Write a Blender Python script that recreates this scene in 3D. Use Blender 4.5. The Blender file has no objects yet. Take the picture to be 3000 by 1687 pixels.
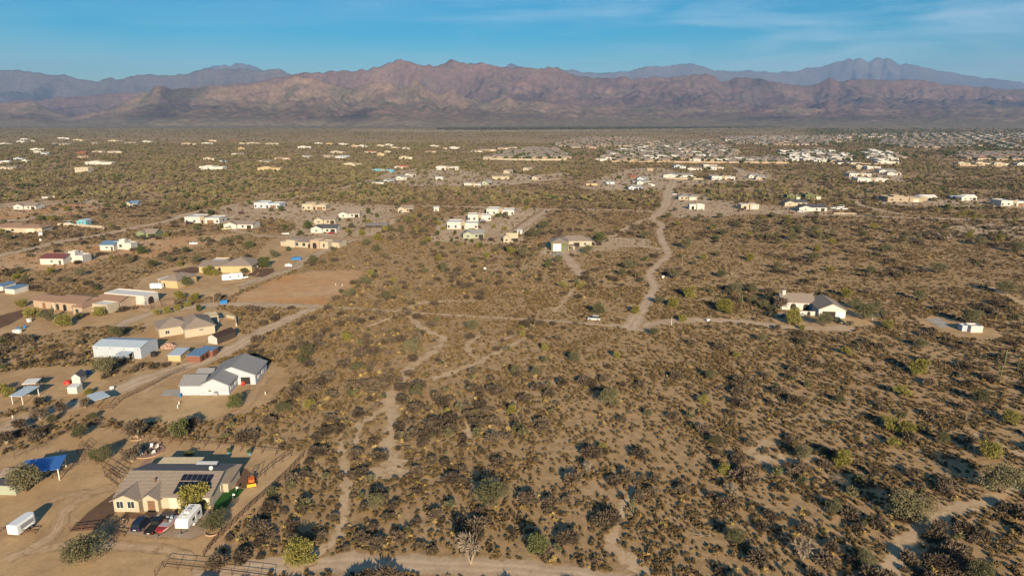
import bpy, bmesh, math, random
import numpy as np
from mathutils import Vector, Matrix

R = math.radians
rnd = random.Random(7)
scene = bpy.context.scene
COL = scene.collection

# ------------------------------------------------------------------ camera
CAM_H = 75.0
PITCH = R(14.1)
FPX = 2000.0
cam_data = bpy.data.cameras.new('camera')
cam_data.lens = 24.0
cam_data.sensor_width = 36.0
cam_data.clip_start = 1.0
cam_data.clip_end = 80000.0
cam = bpy.data.objects.new('camera', cam_data)
COL.objects.link(cam)
cam.location = (0, 0, CAM_H)
cam.rotation_euler = (math.pi / 2 - PITCH, 0, 0)
scene.camera = cam

# ------------------------------------------------------------------ sky
SUN_EL = R(18.6)
SUN_AZ = R(-10.5)                       # direction in which the light travels, from +Y
world = bpy.data.worlds.new('World')
scene.world = world
world.use_nodes = True
wn = world.node_tree.nodes
wl = world.node_tree.links
wn.clear()
w_out = wn.new('ShaderNodeOutputWorld')
w_bg = wn.new('ShaderNodeBackground')
w_bg.inputs['Strength'].default_value = 0.05
sky = wn.new('ShaderNodeTexSky')
sky.sky_type = 'NISHITA'
sky.sun_disc = False
sky.sun_elevation = SUN_EL
ldir = Vector((math.sin(SUN_AZ) * math.cos(SUN_EL), math.cos(SUN_AZ) * math.cos(SUN_EL), -math.sin(SUN_EL)))
sdir = -ldir
sky.sun_rotation = math.atan2(sdir.x, sdir.y)
sky.altitude = 700
sky.air_density = 1.0
sky.dust_density = 0.0
sky.ozone_density = 2.5
hs = wn.new('ShaderNodeHueSaturation')
hs.inputs['Saturation'].default_value = 2.15
hs.inputs['Value'].default_value = 0.95
hs.inputs['Hue'].default_value = 0.492
wl.new(sky.outputs[0], hs.inputs['Color'])
# thin cirrus streaks, part of the sky dome
tc = wn.new('ShaderNodeTexCoord')
mp = wn.new('ShaderNodeMapping')
mp.inputs['Scale'].default_value = (2.2, 2.2, 16.0)
mp.inputs['Rotation'].default_value = (0.0, R(7), 0.0)
mp.inputs['Location'].default_value = (3.1, 0.4, 1.3)
n1 = wn.new('ShaderNodeTexNoise')
n1.inputs['Scale'].default_value = 1.6
n1.inputs['Detail'].default_value = 9
n1.inputs['Roughness'].default_value = 0.58
n1.inputs['Distortion'].default_value = 0.5
wl.new(tc.outputs['Generated'], mp.inputs['Vector'])
wl.new(mp.outputs[0], n1.inputs['Vector'])
cr = wn.new('ShaderNodeValToRGB')
cr.color_ramp.elements[0].position = 0.44
cr.color_ramp.elements[0].color = (0, 0, 0, 1)
cr.color_ramp.elements[1].position = 0.72
cr.color_ramp.elements[1].color = (0.55, 0.55, 0.55, 1)
wl.new(n1.outputs['Fac'], cr.inputs['Fac'])
# more cirrus towards the east (right hand side) where the cloud bank stands
sx = wn.new('ShaderNodeSeparateXYZ')
wl.new(tc.outputs['Generated'], sx.inputs[0])
mr = wn.new('ShaderNodeMapRange')
mr.inputs['From Min'].default_value = -0.25
mr.inputs['From Max'].default_value = 0.45
mr.inputs['To Min'].default_value = 0.22
mr.inputs['To Max'].default_value = 1.0
wl.new(sx.outputs['X'], mr.inputs['Value'])
mm = wn.new('ShaderNodeMath')
mm.operation = 'MULTIPLY'
wl.new(cr.outputs[0], mm.inputs[0])
wl.new(mr.outputs[0], mm.inputs[1])
mx = wn.new('ShaderNodeMix')
mx.data_type = 'RGBA'
mx.inputs[7].default_value = (9.0, 10.5, 11.5, 1)
wl.new(mm.outputs[0], mx.inputs[0])
wl.new(hs.outputs[0], mx.inputs[6])
wl.new(mx.outputs[2], w_bg.inputs['Color'])
wl.new(w_bg.outputs[0], w_out.inputs['Surface'])

# ------------------------------------------------------------------ sun
sun_d = bpy.data.lights.new('sun', 'SUN')
sun_d.energy = 5.0
sun_d.angle = R(0.5)
sun_d.color = (1.0, 0.80, 0.53)
sun = bpy.data.objects.new('sun', sun_d)
COL.objects.link(sun)
sun.rotation_euler = ldir.to_track_quat('-Z', 'Y').to_euler()
sun.location = (0, -100, 300)

vs = scene.view_settings
vs.view_transform = 'Standard'
vs.look = 'None'
vs.exposure = 0.95
vs.gamma = 1.0
vs.use_curve_mapping = False
scene.render.engine = 'CYCLES'
scene.cycles.max_bounces = 4
scene.cycles.diffuse_bounces = 1
scene.cycles.glossy_bounces = 2
scene.cycles.transmission_bounces = 2
scene.cycles.transparent_max_bounces = 4
scene.cycles.volume_bounces = 0
scene.cycles.use_denoising = True

# ------------------------------------------------------------------ measuring the photograph: pixel (3000 wide) -> ground point
SP, CP = math.sin(PITCH), math.cos(PITCH)


def P(u, v, z=0.0):
    yn = (v - 843.5) / FPX
    Z = (CAM_H - z) / (SP + yn * CP)
    return Vector((Z * (u - 1500) / FPX, Z * (CP - yn * SP), z))


def mpp(v):                                # metres per photograph pixel at ground row v
    yn = (v - 843.5) / FPX
    return CAM_H / (SP + yn * CP) / FPX


def tan_up(v):
    yn = (v - 843.5) / FPX
    return -(SP + yn * CP) / (CP - yn * SP)


def ratio(u, v):
    yn = (v - 843.5) / FPX
    return (u - 1500) / FPX / (CP - yn * SP)


# ------------------------------------------------------------------ materials
MATS = {}


def node(nt, t, **kw):
    n = nt.nodes.new(t)
    for k, v in kw.items():
        if k in n.inputs:
            n.inputs[k].default_value = v
        else:
            setattr(n, k, v)
    return n


def M(name, col, rough=0.85, var=0.12, scale=0.8, metal=0.0, bump=0.0, orand=0.0, spec=0.3):
    """procedural paint: base colour broken up by two noises, with relief"""
    if name in MATS:
        return MATS[name]
    m = bpy.data.materials.new(name)
    m.use_nodes = True
    nt = m.node_tree
    b = nt.nodes['Principled BSDF']
    b.inputs['Roughness'].default_value = rough
    b.inputs['Metallic'].default_value = metal
    b.inputs['Specular IOR Level'].default_value = spec
    g = node(nt, 'ShaderNodeNewGeometry')
    n1 = node(nt, 'ShaderNodeTexNoise', Scale=scale, Detail=6.0, Roughness=0.65)
    nt.links.new(g.outputs['Position'], n1.inputs['Vector'])
    mr = node(nt, 'ShaderNodeMapRange')
    mr.inputs['From Min'].default_value = 0.3
    mr.inputs['From Max'].default_value = 0.7
    mr.inputs['To Min'].default_value = 1.0 - var
    mr.inputs['To Max'].default_value = 1.0 + var
    nt.links.new(n1.outputs['Fac'], mr.inputs['Value'])
    src = mr.outputs[0]
    if orand:
        oi = node(nt, 'ShaderNodeObjectInfo')
        m2 = node(nt, 'ShaderNodeMapRange')
        m2.inputs['To Min'].default_value = 1.0 - orand
        m2.inputs['To Max'].default_value = 1.0 + orand
        nt.links.new(oi.outputs['Random'], m2.inputs['Value'])
        mu = node(nt, 'ShaderNodeMath', operation='MULTIPLY')
        nt.links.new(src, mu.inputs[0])
        nt.links.new(m2.outputs[0], mu.inputs[1])
        src = mu.outputs[0]
    vm = node(nt, 'ShaderNodeVectorMath', operation='SCALE')
    vm.inputs[0].default_value = col[:3]
    nt.links.new(src, vm.inputs['Scale'])
    nt.links.new(vm.outputs[0], b.inputs['Base Color'])
    if bump:
        n2 = node(nt, 'ShaderNodeTexNoise', Scale=scale * 6, Detail=4.0)
        nt.links.new(g.outputs['Position'], n2.inputs['Vector'])
        bp = node(nt, 'ShaderNodeBump', Strength=bump, Distance=0.1)
        nt.links.new(n2.outputs['Fac'], bp.inputs['Height'])
        nt.links.new(bp.outputs[0], b.inputs['Normal'])
    MATS[name] = m
    return m


def roof_mat(name, col, kind='tile', rough=0.8):
    """tiled or ribbed metal roofing: courses as relief and slight tone changes, in the object's own space"""
    if name in MATS:
        return MATS[name]
    m = bpy.data.materials.new(name)
    m.use_nodes = True
    nt = m.node_tree
    b = nt.nodes['Principled BSDF']
    b.inputs['Roughness'].default_value = rough
    b.inputs['Specular IOR Level'].default_value = 0.25
    t = node(nt, 'ShaderNodeTexCoord')
    w = node(nt, 'ShaderNodeTexWave', wave_type='BANDS', bands_direction='Y' if kind == 'tile' else 'X',
             Scale=(0.9 if kind == 'tile' else 0.7), Distortion=0.6 if kind == 'tile' else 0.0)
    w.inputs['Detail Scale'].default_value = 2.0
    nt.links.new(t.outputs['Object'], w.inputs['Vector'])
    n1 = node(nt, 'ShaderNodeTexNoise', Scale=2.2, Detail=7.0, Roughness=0.7)
    nt.links.new(t.outputs['Object'], n1.inputs['Vector'])
    mr = node(nt, 'ShaderNodeMapRange')
    mr.inputs['From Min'].default_value = 0.25
    mr.inputs['From Max'].default_value = 0.75
    mr.inputs['To Min'].default_value = 0.78
    mr.inputs['To Max'].default_value = 1.22
    nt.links.new(n1.outputs['Fac'], mr.inputs['Value'])
    m2 = node(nt, 'ShaderNodeMapRange')
    m2.inputs['To Min'].default_value = 0.9
    m2.inputs['To Max'].default_value = 1.06
    nt.links.new(w.outputs['Fac'], m2.inputs['Value'])
    mu = node(nt, 'ShaderNodeMath', operation='MULTIPLY')
    nt.links.new(mr.outputs[0], mu.inputs[0])
    nt.links.new(m2.outputs[0], mu.inputs[1])
    vm = node(nt, 'ShaderNodeVectorMath', operation='SCALE')
    vm.inputs[0].default_value = col[:3]
    nt.links.new(mu.outputs[0], vm.inputs['Scale'])
    nt.links.new(vm.outputs[0], b.inputs['Base Color'])
    bp = node(nt, 'ShaderNodeBump', Strength=0.5, Distance=0.08)
    nt.links.new(w.outputs['Fac'], bp.inputs['Height'])
    nt.links.new(bp.outputs[0], b.inputs['Normal'])
    MATS[name] = m
    return m


# node group giving the colour of open desert soil at a world position
def desert_group():
    g = bpy.data.node_groups.new('desert_soil', 'ShaderNodeTree')
    g.interface.new_socket('Color', in_out='OUTPUT', socket_type='NodeSocketColor')
    g.interface.new_socket('Height', in_out='OUTPUT', socket_type='NodeSocketFloat')
    out = g.nodes.new('NodeGroupOutput')
    geo = node(g, 'ShaderNodeNewGeometry')

    def noise(sc, det=6.0, ro=0.6, dist=0.0):
        n = node(g, 'ShaderNodeTexNoise', Scale=sc, Detail=det, Roughness=ro, Distortion=dist)
        g.links.new(geo.outputs['Position'], n.inputs['Vector'])
        return n.outputs['Fac']

    def ramp(src, p0, p1, c0, c1):
        r = node(g, 'ShaderNodeValToRGB')
        r.color_ramp.elements[0].position = p0
        r.color_ramp.elements[1].position = p1
        r.color_ramp.elements[0].color = (*c0, 1)
        r.color_ramp.elements[1].color = (*c1, 1)
        g.links.new(src, r.inputs[0])
        return r.outputs[0]

    def mix(f, a, b, mode='MIX', fv=None):
        x = node(g, 'ShaderNodeMix', data_type='RGBA', blend_type=mode)
        if fv is not None:
            x.inputs[0].default_value = fv
        else:
            g.links.new(f, x.inputs[0])
        g.links.new(a, x.inputs[6])
        if isinstance(b, tuple):
            x.inputs[7].default_value = (*b, 1)
        else:
            g.links.new(b, x.inputs[7])
        return x.outputs[2]

    big = noise(0.0045, 5, 0.55)
    base = ramp(big, 0.38, 0.64, (0.395, 0.262, 0.140), (0.475, 0.325, 0.185))
    mid = noise(0.045, 7, 0.6, 0.6)
    m1 = ramp(mid, 0.52, 0.68, (0, 0, 0), (0.75, 0.75, 0.75))
    c = mix(m1, base, (0.48, 0.355, 0.225))                     # pale sandy openings
    red = noise(0.013, 4, 0.5)
    m2 = ramp(red, 0.55, 0.72, (0, 0, 0), (0.55, 0.55, 0.55))
    c = mix(m2, c, (0.37, 0.24, 0.14))                        # redder clay
    # low dry litter and annual grass between the shrubs
    lit = noise(0.42, 8, 0.72)
    m3 = ramp(lit, 0.44, 0.58, (0, 0, 0), (0.6, 0.6, 0.6))
    c = mix(m3, c, (0.235, 0.165, 0.09))
    fine = noise(2.6, 5, 0.7)
    m4 = ramp(fine, 0.3, 0.75, (0.78, 0.78, 0.78), (1.16, 1.16, 1.16))
    c = mix(None, c, m4, 'MULTIPLY', 1.0)
    # far plain: scrub too small to tell apart becomes olive ground cover
    sep = node(g, 'ShaderNodeSeparateXYZ')
    g.links.new(geo.outputs['Position'], sep.inputs[0])
    far = node(g, 'ShaderNodeMapRange')
    far.inputs['From Min'].default_value = 1000
    far.inputs['From Max'].default_value = 3600
    far.inputs['To Max'].default_value = 0.5
    g.links.new(sep.outputs['Y'], far.inputs['Value'])
    fc = ramp(noise(0.012, 8, 0.75), 0.4, 0.62, (0.19, 0.165, 0.095), (0.33, 0.25, 0.155))
    c = mix(far.outputs[0], c, fc)
    g.links.new(c, out.inputs['Color'])
    ad = node(g, 'ShaderNodeMath', operation='ADD')
    g.links.new(lit, ad.inputs[0])
    mu = node(g, 'ShaderNodeMath', operation='MULTIPLY')
    mu.inputs[1].default_value = 0.35
    g.links.new(fine, mu.inputs[0])
    g.links.new(mu.outputs[0], ad.inputs[1])
    g.links.new(ad.outputs[0], out.inputs['Height'])
    return g


DG = desert_group()


def ground_mat(name, col=None, tracks=False, col2=None, patch=0.03, edge_noise=0.5):
    m = bpy.data.materials.new(name)
    m.use_nodes = True
    nt = m.node_tree
    b = nt.nodes['Principled BSDF']
    b.inputs['Roughness'].default_value = 0.95
    b.inputs['Specular IOR Level'].default_value = 0.1
    gr = nt.nodes.new('ShaderNodeGroup')
    gr.node_tree = DG
    color = gr.outputs['Color']
    hgt = gr.outputs['Height']
    if col:
        geo = node(nt, 'ShaderNodeNewGeometry')

        def noise(sc, det=6.0, ro=0.6):
            n = node(nt, 'ShaderNodeTexNoise', Scale=sc, Detail=det, Roughness=ro)
            nt.links.new(geo.outputs['Position'], n.inputs['Vector'])
            return n.outputs['Fac']
        c2 = col2 or tuple(x * 0.86 for x in col)
        r = node(nt, 'ShaderNodeValToRGB')
        r.color_ramp.elements[0].position = 0.36
        r.color_ramp.elements[1].position = 0.64
        r.color_ramp.elements[0].color = (*c2, 1)
        r.color_ramp.elements[1].color = (*col, 1)
        nt.links.new(noise(patch, 7, 0.62), r.inputs[0])
        c = r.outputs[0]
        fr = node(nt, 'ShaderNodeMapRange')
        fr.inputs['From Min'].default_value = 0.3
        fr.inputs['From Max'].default_value = 0.7
        fr.inputs['To Min'].default_value = 0.88
        fr.inputs['To Max'].default_value = 1.1
        nt.links.new(noise(1.4, 6, 0.7), fr.inputs['Value'])
        vm = node(nt, 'ShaderNodeVectorMath', operation='SCALE')
        nt.links.new(c, vm.inputs[0])
        nt.links.new(fr.outputs[0], vm.inputs['Scale'])
        c = vm.outputs[0]
        st = node(nt, 'ShaderNodeMapRange')          # weedy, damp and trampled spots
        st.inputs['From Min'].default_value = 0.35
        st.inputs['From Max'].default_value = 0.55
        st.inputs['To Min'].default_value = 0.80
        st.inputs['To Max'].default_value = 1.02
        nt.links.new(noise(0.22, 8, 0.72), st.inputs['Value'])
        v3 = node(nt, 'ShaderNodeVectorMath', operation='SCALE')
        nt.links.new(c, v3.inputs[0])
        nt.links.new(st.outputs[0], v3.inputs['Scale'])
        c = v3.outputs[0]
        if tracks:
            at = node(nt, 'ShaderNodeAttribute', attribute_name='lat')
            # wheel ruts at +-0.42 of the half width
            ab = node(nt, 'ShaderNodeMath', operation='ABSOLUTE')
            nt.links.new(at.outputs['Fac'], ab.inputs[0])
            su = node(nt, 'ShaderNodeMath', operation='SUBTRACT')
            nt.links.new(ab.outputs[0], su.inputs[0])
            su.inputs[1].default_value = 0.42
            a2 = node(nt, 'ShaderNodeMath', operation='ABSOLUTE')
            nt.links.new(su.outputs[0], a2.inputs[0])
            tr = node(nt, 'ShaderNodeMapRange')
            tr.inputs['From Min'].default_value = 0.08
            tr.inputs['From Max'].default_value = 0.3
            tr.inputs['To Min'].default_value = 1.12
            tr.inputs['To Max'].default_value = 0.93
            nt.links.new(a2.outputs[0], tr.inputs['Value'])
            v2 = node(nt, 'ShaderNodeVectorMath', operation='SCALE')
            nt.links.new(c, v2.inputs[0])
            nt.links.new(tr.outputs[0], v2.inputs['Scale'])
            c = v2.outputs[0]
        ea = node(nt, 'ShaderNodeAttribute', attribute_name='edge')
        n3 = node(nt, 'ShaderNodeMapRange')
        n3.inputs['From Min'].default_value = 0.3
        n3.inputs['From Max'].default_value = 0.7
        n3.inputs['To Min'].default_value = -edge_noise
        n3.inputs['To Max'].default_value = edge_noise
        nt.links.new(noise(0.5, 6, 0.65), n3.inputs['Value'])
        ad = node(nt, 'ShaderNodeMath', operation='ADD')
        nt.links.new(ea.outputs['Fac'], ad.inputs[0])
        nt.links.new(n3.outputs[0], ad.inputs[1])
        sm = node(nt, 'ShaderNodeMapRange', interpolation_type='SMOOTHSTEP')
        sm.inputs['From Min'].default_value = 0.3
        sm.inputs['From Max'].default_value = 0.8
        nt.links.new(ad.outputs[0], sm.inputs['Value'])
        # never any paint at the outermost rim
        rim = node(nt, 'ShaderNodeMapRange')
        rim.inputs['From Max'].default_value = 0.25
        nt.links.new(ea.outputs['Fac'], rim.inputs['Value'])
        mu = node(nt, 'ShaderNodeMath', operation='MULTIPLY')
        nt.links.new(sm.outputs[0], mu.inputs[0])
        nt.links.new(rim.outputs[0], mu.inputs[1])
        x = node(nt, 'ShaderNodeMix', data_type='RGBA')
        nt.links.new(mu.outputs[0], x.inputs[0])
        nt.links.new(color, x.inputs[6])
        nt.links.new(c, x.inputs[7])
        color = x.outputs[2]
    nt.links.new(color, b.inputs['Base Color'])
    bp = node(nt, 'ShaderNodeBump', Strength=0.35 if col is None else 0.15, Distance=0.35)
    nt.links.new(hgt, bp.inputs['Height'])
    nt.links.new(bp.outputs[0], b.inputs['Normal'])
    MATS[name] = m
    return m


# ------------------------------------------------------------------ object helpers
def tag(o, label=None, cat=None, group=None, kind=None):
    if label:
        o['label'] = label
    if cat:
        o['category'] = cat
    if group:
        o['group'] = group
    if kind:
        o['kind'] = kind
    return o


def empty(name, loc, rz=0.0):
    o = bpy.data.objects.new(name, None)
    o.location = loc
    o.rotation_euler = (0, 0, rz)
    o.empty_display_size = 0.5
    COL.objects.link(o)
    return o


class MB:
    def __init__(self):
        self.v = []
        self.f = []

    def add(self, vs, fs):
        n = len(self.v)
        self.v += [tuple(p) for p in vs]
        self.f += [tuple(i + n for i in f) for f in fs]
        return self

    def box(self, x0, x1, y0, y1, z0, z1):
        return self.add([(x0, y0, z0), (x1, y0, z0), (x1, y1, z0), (x0, y1, z0), (x0, y0, z1), (x1, y0, z1), (x1, y1, z1), (x0, y1, z1)],
                        [(0, 3, 2, 1), (4, 5, 6, 7), (0, 1, 5, 4), (1, 2, 6, 5), (2, 3, 7, 6), (3, 0, 4, 7)])

    def prism(self, pts, d):                    # polygon (3d points) pushed along vector d
        n = len(pts)
        a = [tuple(p) for p in pts]
        b = [(p[0] + d[0], p[1] + d[1], p[2] + d[2]) for p in pts]
        return self.add(a + b, [tuple(range(n - 1, -1, -1)), tuple(range(n, 2 * n))] + [(i, (i + 1) % n, n + (i + 1) % n, n + i) for i in range(n)])

    def tube(self, p, q, r, r2=None, n=6):
        p, q = Vector(p), Vector(q)
        r2 = r if r2 is None else r2
        d = (q - p)
        if d.length < 1e-6:
            return self
        d.normalize()
        a = d.orthogonal().normalized()
        b = d.cross(a)
        vs = []
        for c, rr in ((p, r), (q, r2)):
            for i in range(n):
                t = 2 * math.pi * i / n
                vs.append(c + a * (rr * math.cos(t)) + b * (rr * math.sin(t)))
        return self.add(vs, [(i, (i + 1) % n, n + (i + 1) % n, n + i) for i in range(n)] + [tuple(range(n - 1, -1, -1)), tuple(range(n, 2 * n))])

    def loft(self, rings):
        n = len(rings[0])
        vs = [p for r in rings for p in r]
        fs = []
        for k in range(len(rings) - 1):
            for i in range(n):
                j = (i + 1) % n
                fs.append((k * n + i, k * n + j, (k + 1) * n + j, (k + 1) * n + i))
        fs.append(tuple(range(n - 1, -1, -1)))
        fs.append(tuple(range((len(rings) - 1) * n, len(rings) * n)))
        return self.add(vs, fs)

    def mesh(self, name, mat=None, smooth=False):
        me = bpy.data.meshes.new(name)
        me.from_pydata(self.v, [], self.f)
        if mat:
            me.materials.append(mat)
        if smooth:
            me.polygons.foreach_set('use_smooth', [True] * len(me.polygons))
        me.update()
        return me

    def build(self, name, mat, parent=None, smooth=False):
        o = bpy.data.objects.new(name, self.mesh(name, mat, smooth))
        if parent:
            o.parent = parent
        COL.objects.link(o)
        return o


def copy_tree(o, parent=None):
    c = o.copy()
    COL.objects.link(c)
    if parent:
        c.parent = parent
    for ch in list(o.children):
        copy_tree(ch, c)
    return c


# ---- labels that single things out by the landmark next to them
LM = []


def landmark(phrase, p):
    LM.append((phrase, p[0], p[1]))


PENDING = []


def later(o, desc, cat, group=None):
    tag(o, None, cat, group)
    PENDING.append((o, desc))


ORD = ['', 'second', 'third', 'fourth', 'fifth', 'sixth', 'seventh', 'eighth', 'ninth', 'tenth', 'eleventh', 'twelfth',
       'thirteenth', 'fourteenth', 'fifteenth', 'sixteenth', 'seventeenth', 'eighteenth', 'nineteenth', 'twentieth']


def resolve_labels():
    keys = {}
    for o, desc in PENDING:
        x, y = o.location.x, o.location.y
        best = min(LM, key=lambda l: (l[1] - x) ** 2 + ((l[2] - y) * 0.8) ** 2)
        dx, dy = x - best[1], (y - best[2]) * 0.6
        side = ('right of' if dx > 0 else 'left of') if abs(dx) > abs(dy) else ('behind' if dy > 0 else 'in front of')
        keys.setdefault((desc, side, best[0]), []).append(((x - best[1]) ** 2 + (y - best[2]) ** 2, o.name, o))
    for (desc, side, ph), lst in keys.items():
        ph = ' '.join(ph.split()[:8])
        lst.sort(key=lambda t: t[:2])
        for i, (_, _, o) in enumerate(lst):
            if len(lst) == 1:
                o['label'] = '%s %s %s' % (desc, side, ph)
            elif i == 0:
                o['label'] = 'closest %s %s %s' % (desc, side, ph)
            elif i < len(ORD):
                o['label'] = '%s closest %s %s %s' % (ORD[i], desc, side, ph)
                if len(o['label'].split()) > 16:
                    o['label'] = '%s %s %s %s' % (ORD[i], desc, side, ph)
            else:
                o['label'] = '%s well %s %s' % (desc, side, ph)
                o['group'] = '%s well %s %s' % (desc, side, ph)


# ------------------------------------------------------------------ numpy noise
def vnoise(x, y, seed=0):
    xi = np.floor(x).astype(np.int64)
    yi = np.floor(y).astype(np.int64)
    xf = x - xi
    yf = y - yi
    xf = xf * xf * xf * (xf * (xf * 6 - 15) + 10)
    yf = yf * yf * yf * (yf * (yf * 6 - 15) + 10)

    def h(a, b):
        n = (a * 374761393 + b * 668265263 + seed * 974711) & 0xffffffff
        n = ((n ^ (n >> 13)) * 1274126177) & 0xffffffff
        n = ((n ^ (n >> 16)) * 2246822519) & 0xffffffff
        return ((n >> 8) & 0xffff) / 65535.0
    a = h(xi, yi) * (1 - xf) + h(xi + 1, yi) * xf
    b = h(xi, yi + 1) * (1 - xf) + h(xi + 1, yi + 1) * xf
    return a * (1 - yf) + b * yf


def fbm(x, y, octs=5, seed=0, gain=0.5):
    s = 0
    a = 1
    t = 0
    for i in range(octs):
        s = s + a * vnoise(x * 2 ** i + 17.3 * i, y * 2 ** i + 9.1 * i, seed + i)
        t += a
        a *= gain
    return s / t


def ridged(x, y, octs=5, seed=0, gain=0.55):
    s = 0
    a = 1
    t = 0
    for i in range(octs):
        s = s + a * (1 - np.abs(2 * vnoise(x * 2 ** i + 17.3 * i, y * 2 ** i + 9.1 * i, seed + i) - 1))
        t += a
        a *= gain
    return s / t


# ================================================================== GROUND
SEMI = []
CLEAR = []      # polygons (world xy arrays) kept free of scrub


def clear_px(pts):
    CLEAR.append(np.array([P(u, v)[:2] for u, v in pts]))


def in_poly(x, y, poly):
    ins = np.zeros(len(x), bool)
    x0, y0 = poly.min(0)
    x1, y1 = poly.max(0)
    idx = np.where((x > x0) & (x < x1) & (y > y0) & (y < y1))[0]
    if len(idx) == 0:
        return ins
    px, py = x[idx], y[idx]
    r = np.zeros(len(idx), bool)
    n = len(poly)
    j = n - 1
    for i in range(n):
        xi, yi = poly[i]
        xj, yj = poly[j]
        if yi != yj:
            c = ((yi > py) != (yj > py)) & (px < (xj - xi) * (py - yi) / (yj - yi) + xi)
            r ^= c
        j = i
    ins[idx] = r
    return ins


gm = ground_mat('desert_soil')
g = MB()
xs = [-60000, -3000, -900, -300, 0, 300, 900, 3000, 60000]
ys = [-20000, -300, 0, 60, 150, 300, 600, 1200, 2400, 4800, 12000, 60000]
vs_ = [(x, y, 0) for y in ys for x in xs]
nx = len(xs)
fs_ = [(j * nx + i, j * nx + i + 1, (j + 1) * nx + i + 1, (j + 1) * nx + i) for j in range(len(ys) - 1) for i in range(nx - 1)]
tag(g.add(vs_, fs_).build('ground', gm), kind='structure')

ZLAY = [0.0]


def sheet(name, mat, rings_v, faces, edge, lat=None, z=0.03):
    me = bpy.data.meshes.new(name)
    me.from_pydata([(x, y, z + 0.0026 * ((i * 7919) % 13) / 13) for i, (x, y) in enumerate(rings_v)], [], faces)
    me.materials.append(mat)
    a = me.attributes.new('edge', 'FLOAT', 'POINT')
    a.data.foreach_set('value', edge)
    if lat is not None:
        b = me.attributes.new('lat', 'FLOAT', 'POINT')
        b.data.foreach_set('value', lat)
    me.update()
    o = bpy.data.objects.new(name, me)
    COL.objects.link(o)
    tag(o, kind='structure')
    return o


def catmull(pts, n=8):
    out = []
    m = len(pts)
    for i in range(m - 1):
        p0 = pts[max(i - 1, 0)]
        p1 = pts[i]
        p2 = pts[i + 1]
        p3 = pts[min(i + 2, m - 1)]
        for k in range(n):
            t = k / n
            out.append(0.5 * ((2 * p1) + (-p0 + p2) * t + (2 * p0 - 5 * p1 + 4 * p2 - p3) * t * t + (-p0 + 3 * p1 - 3 * p2 + p3) * t ** 3))
    out.append(pts[-1])
    return out


LEVEL = [0, 0, 0]


def next_level(cat):
    k = {'lot': 0, 'road': 1, 'patch': 2}[cat]
    LEVEL[k] += 1
    return (0.010 + 0.004 * (LEVEL[0] % 4), 0.030 + 0.004 * (LEVEL[1] % 6), 0.058 + 0.004 * (LEVEL[2] % 3))[k]


def ribbon(name, mat, px, w, soft=1.2, clear=0.5, jit=0.18, seed=1, z=None):
    pts = catmull([np.array(P(u, v)[:2]) for u, v in px], 10)
    rr = random.Random(seed)
    ws = w if isinstance(w, (list, tuple)) else [w, w]
    V, F, E, L = [], [], [], []
    left, right = [], []
    n = len(pts)
    ph = rr.random() * 9
    for i, p in enumerate(pts):
        a = pts[max(i - 1, 0)]
        b = pts[min(i + 1, n - 1)]
        d = b - a
        d = d / (np.linalg.norm(d) + 1e-9)
        nrm = np.array((-d[1], d[0]))
        t = i / (n - 1) * (len(ws) - 1)
        k = min(int(t), len(ws) - 2)
        hw = 0.5 * (ws[k] * (1 - (t - k)) + ws[k + 1] * (t - k))
        hw *= 1 + jit * math.sin(i * 0.9 + ph) + jit * (rr.random() - 0.5)
        s = soft
        if 'wash' in name:
            hw *= 0.62
        for off, e, l in ((-(hw + s), 0, -1.3), (-(hw - s * .6), 1, -0.9), (0, 1, 0), ((hw - s * .6), 1, 0.9), ((hw + s), 0, 1.3)):
            V.append(tuple(p + nrm * off))
            E.append(e)
            L.append(l)
        left.append(p + nrm * (hw * (1 + clear * 0.2)))
        right.append(p - nrm * (hw * (1 + clear * 0.2)))
    for i in range(n - 1):
        for k in range(4):
            F.append((i * 5 + k, i * 5 + k + 1, (i + 1) * 5 + k + 1, (i + 1) * 5 + k))
    o = sheet(name, mat, V, F, E, L, z or next_level('road'))
    if clear:
        for i in range(n - 1):
            CLEAR.append(np.array([left[i], left[i + 1], right[i + 1], right[i]]))
    return o


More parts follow.
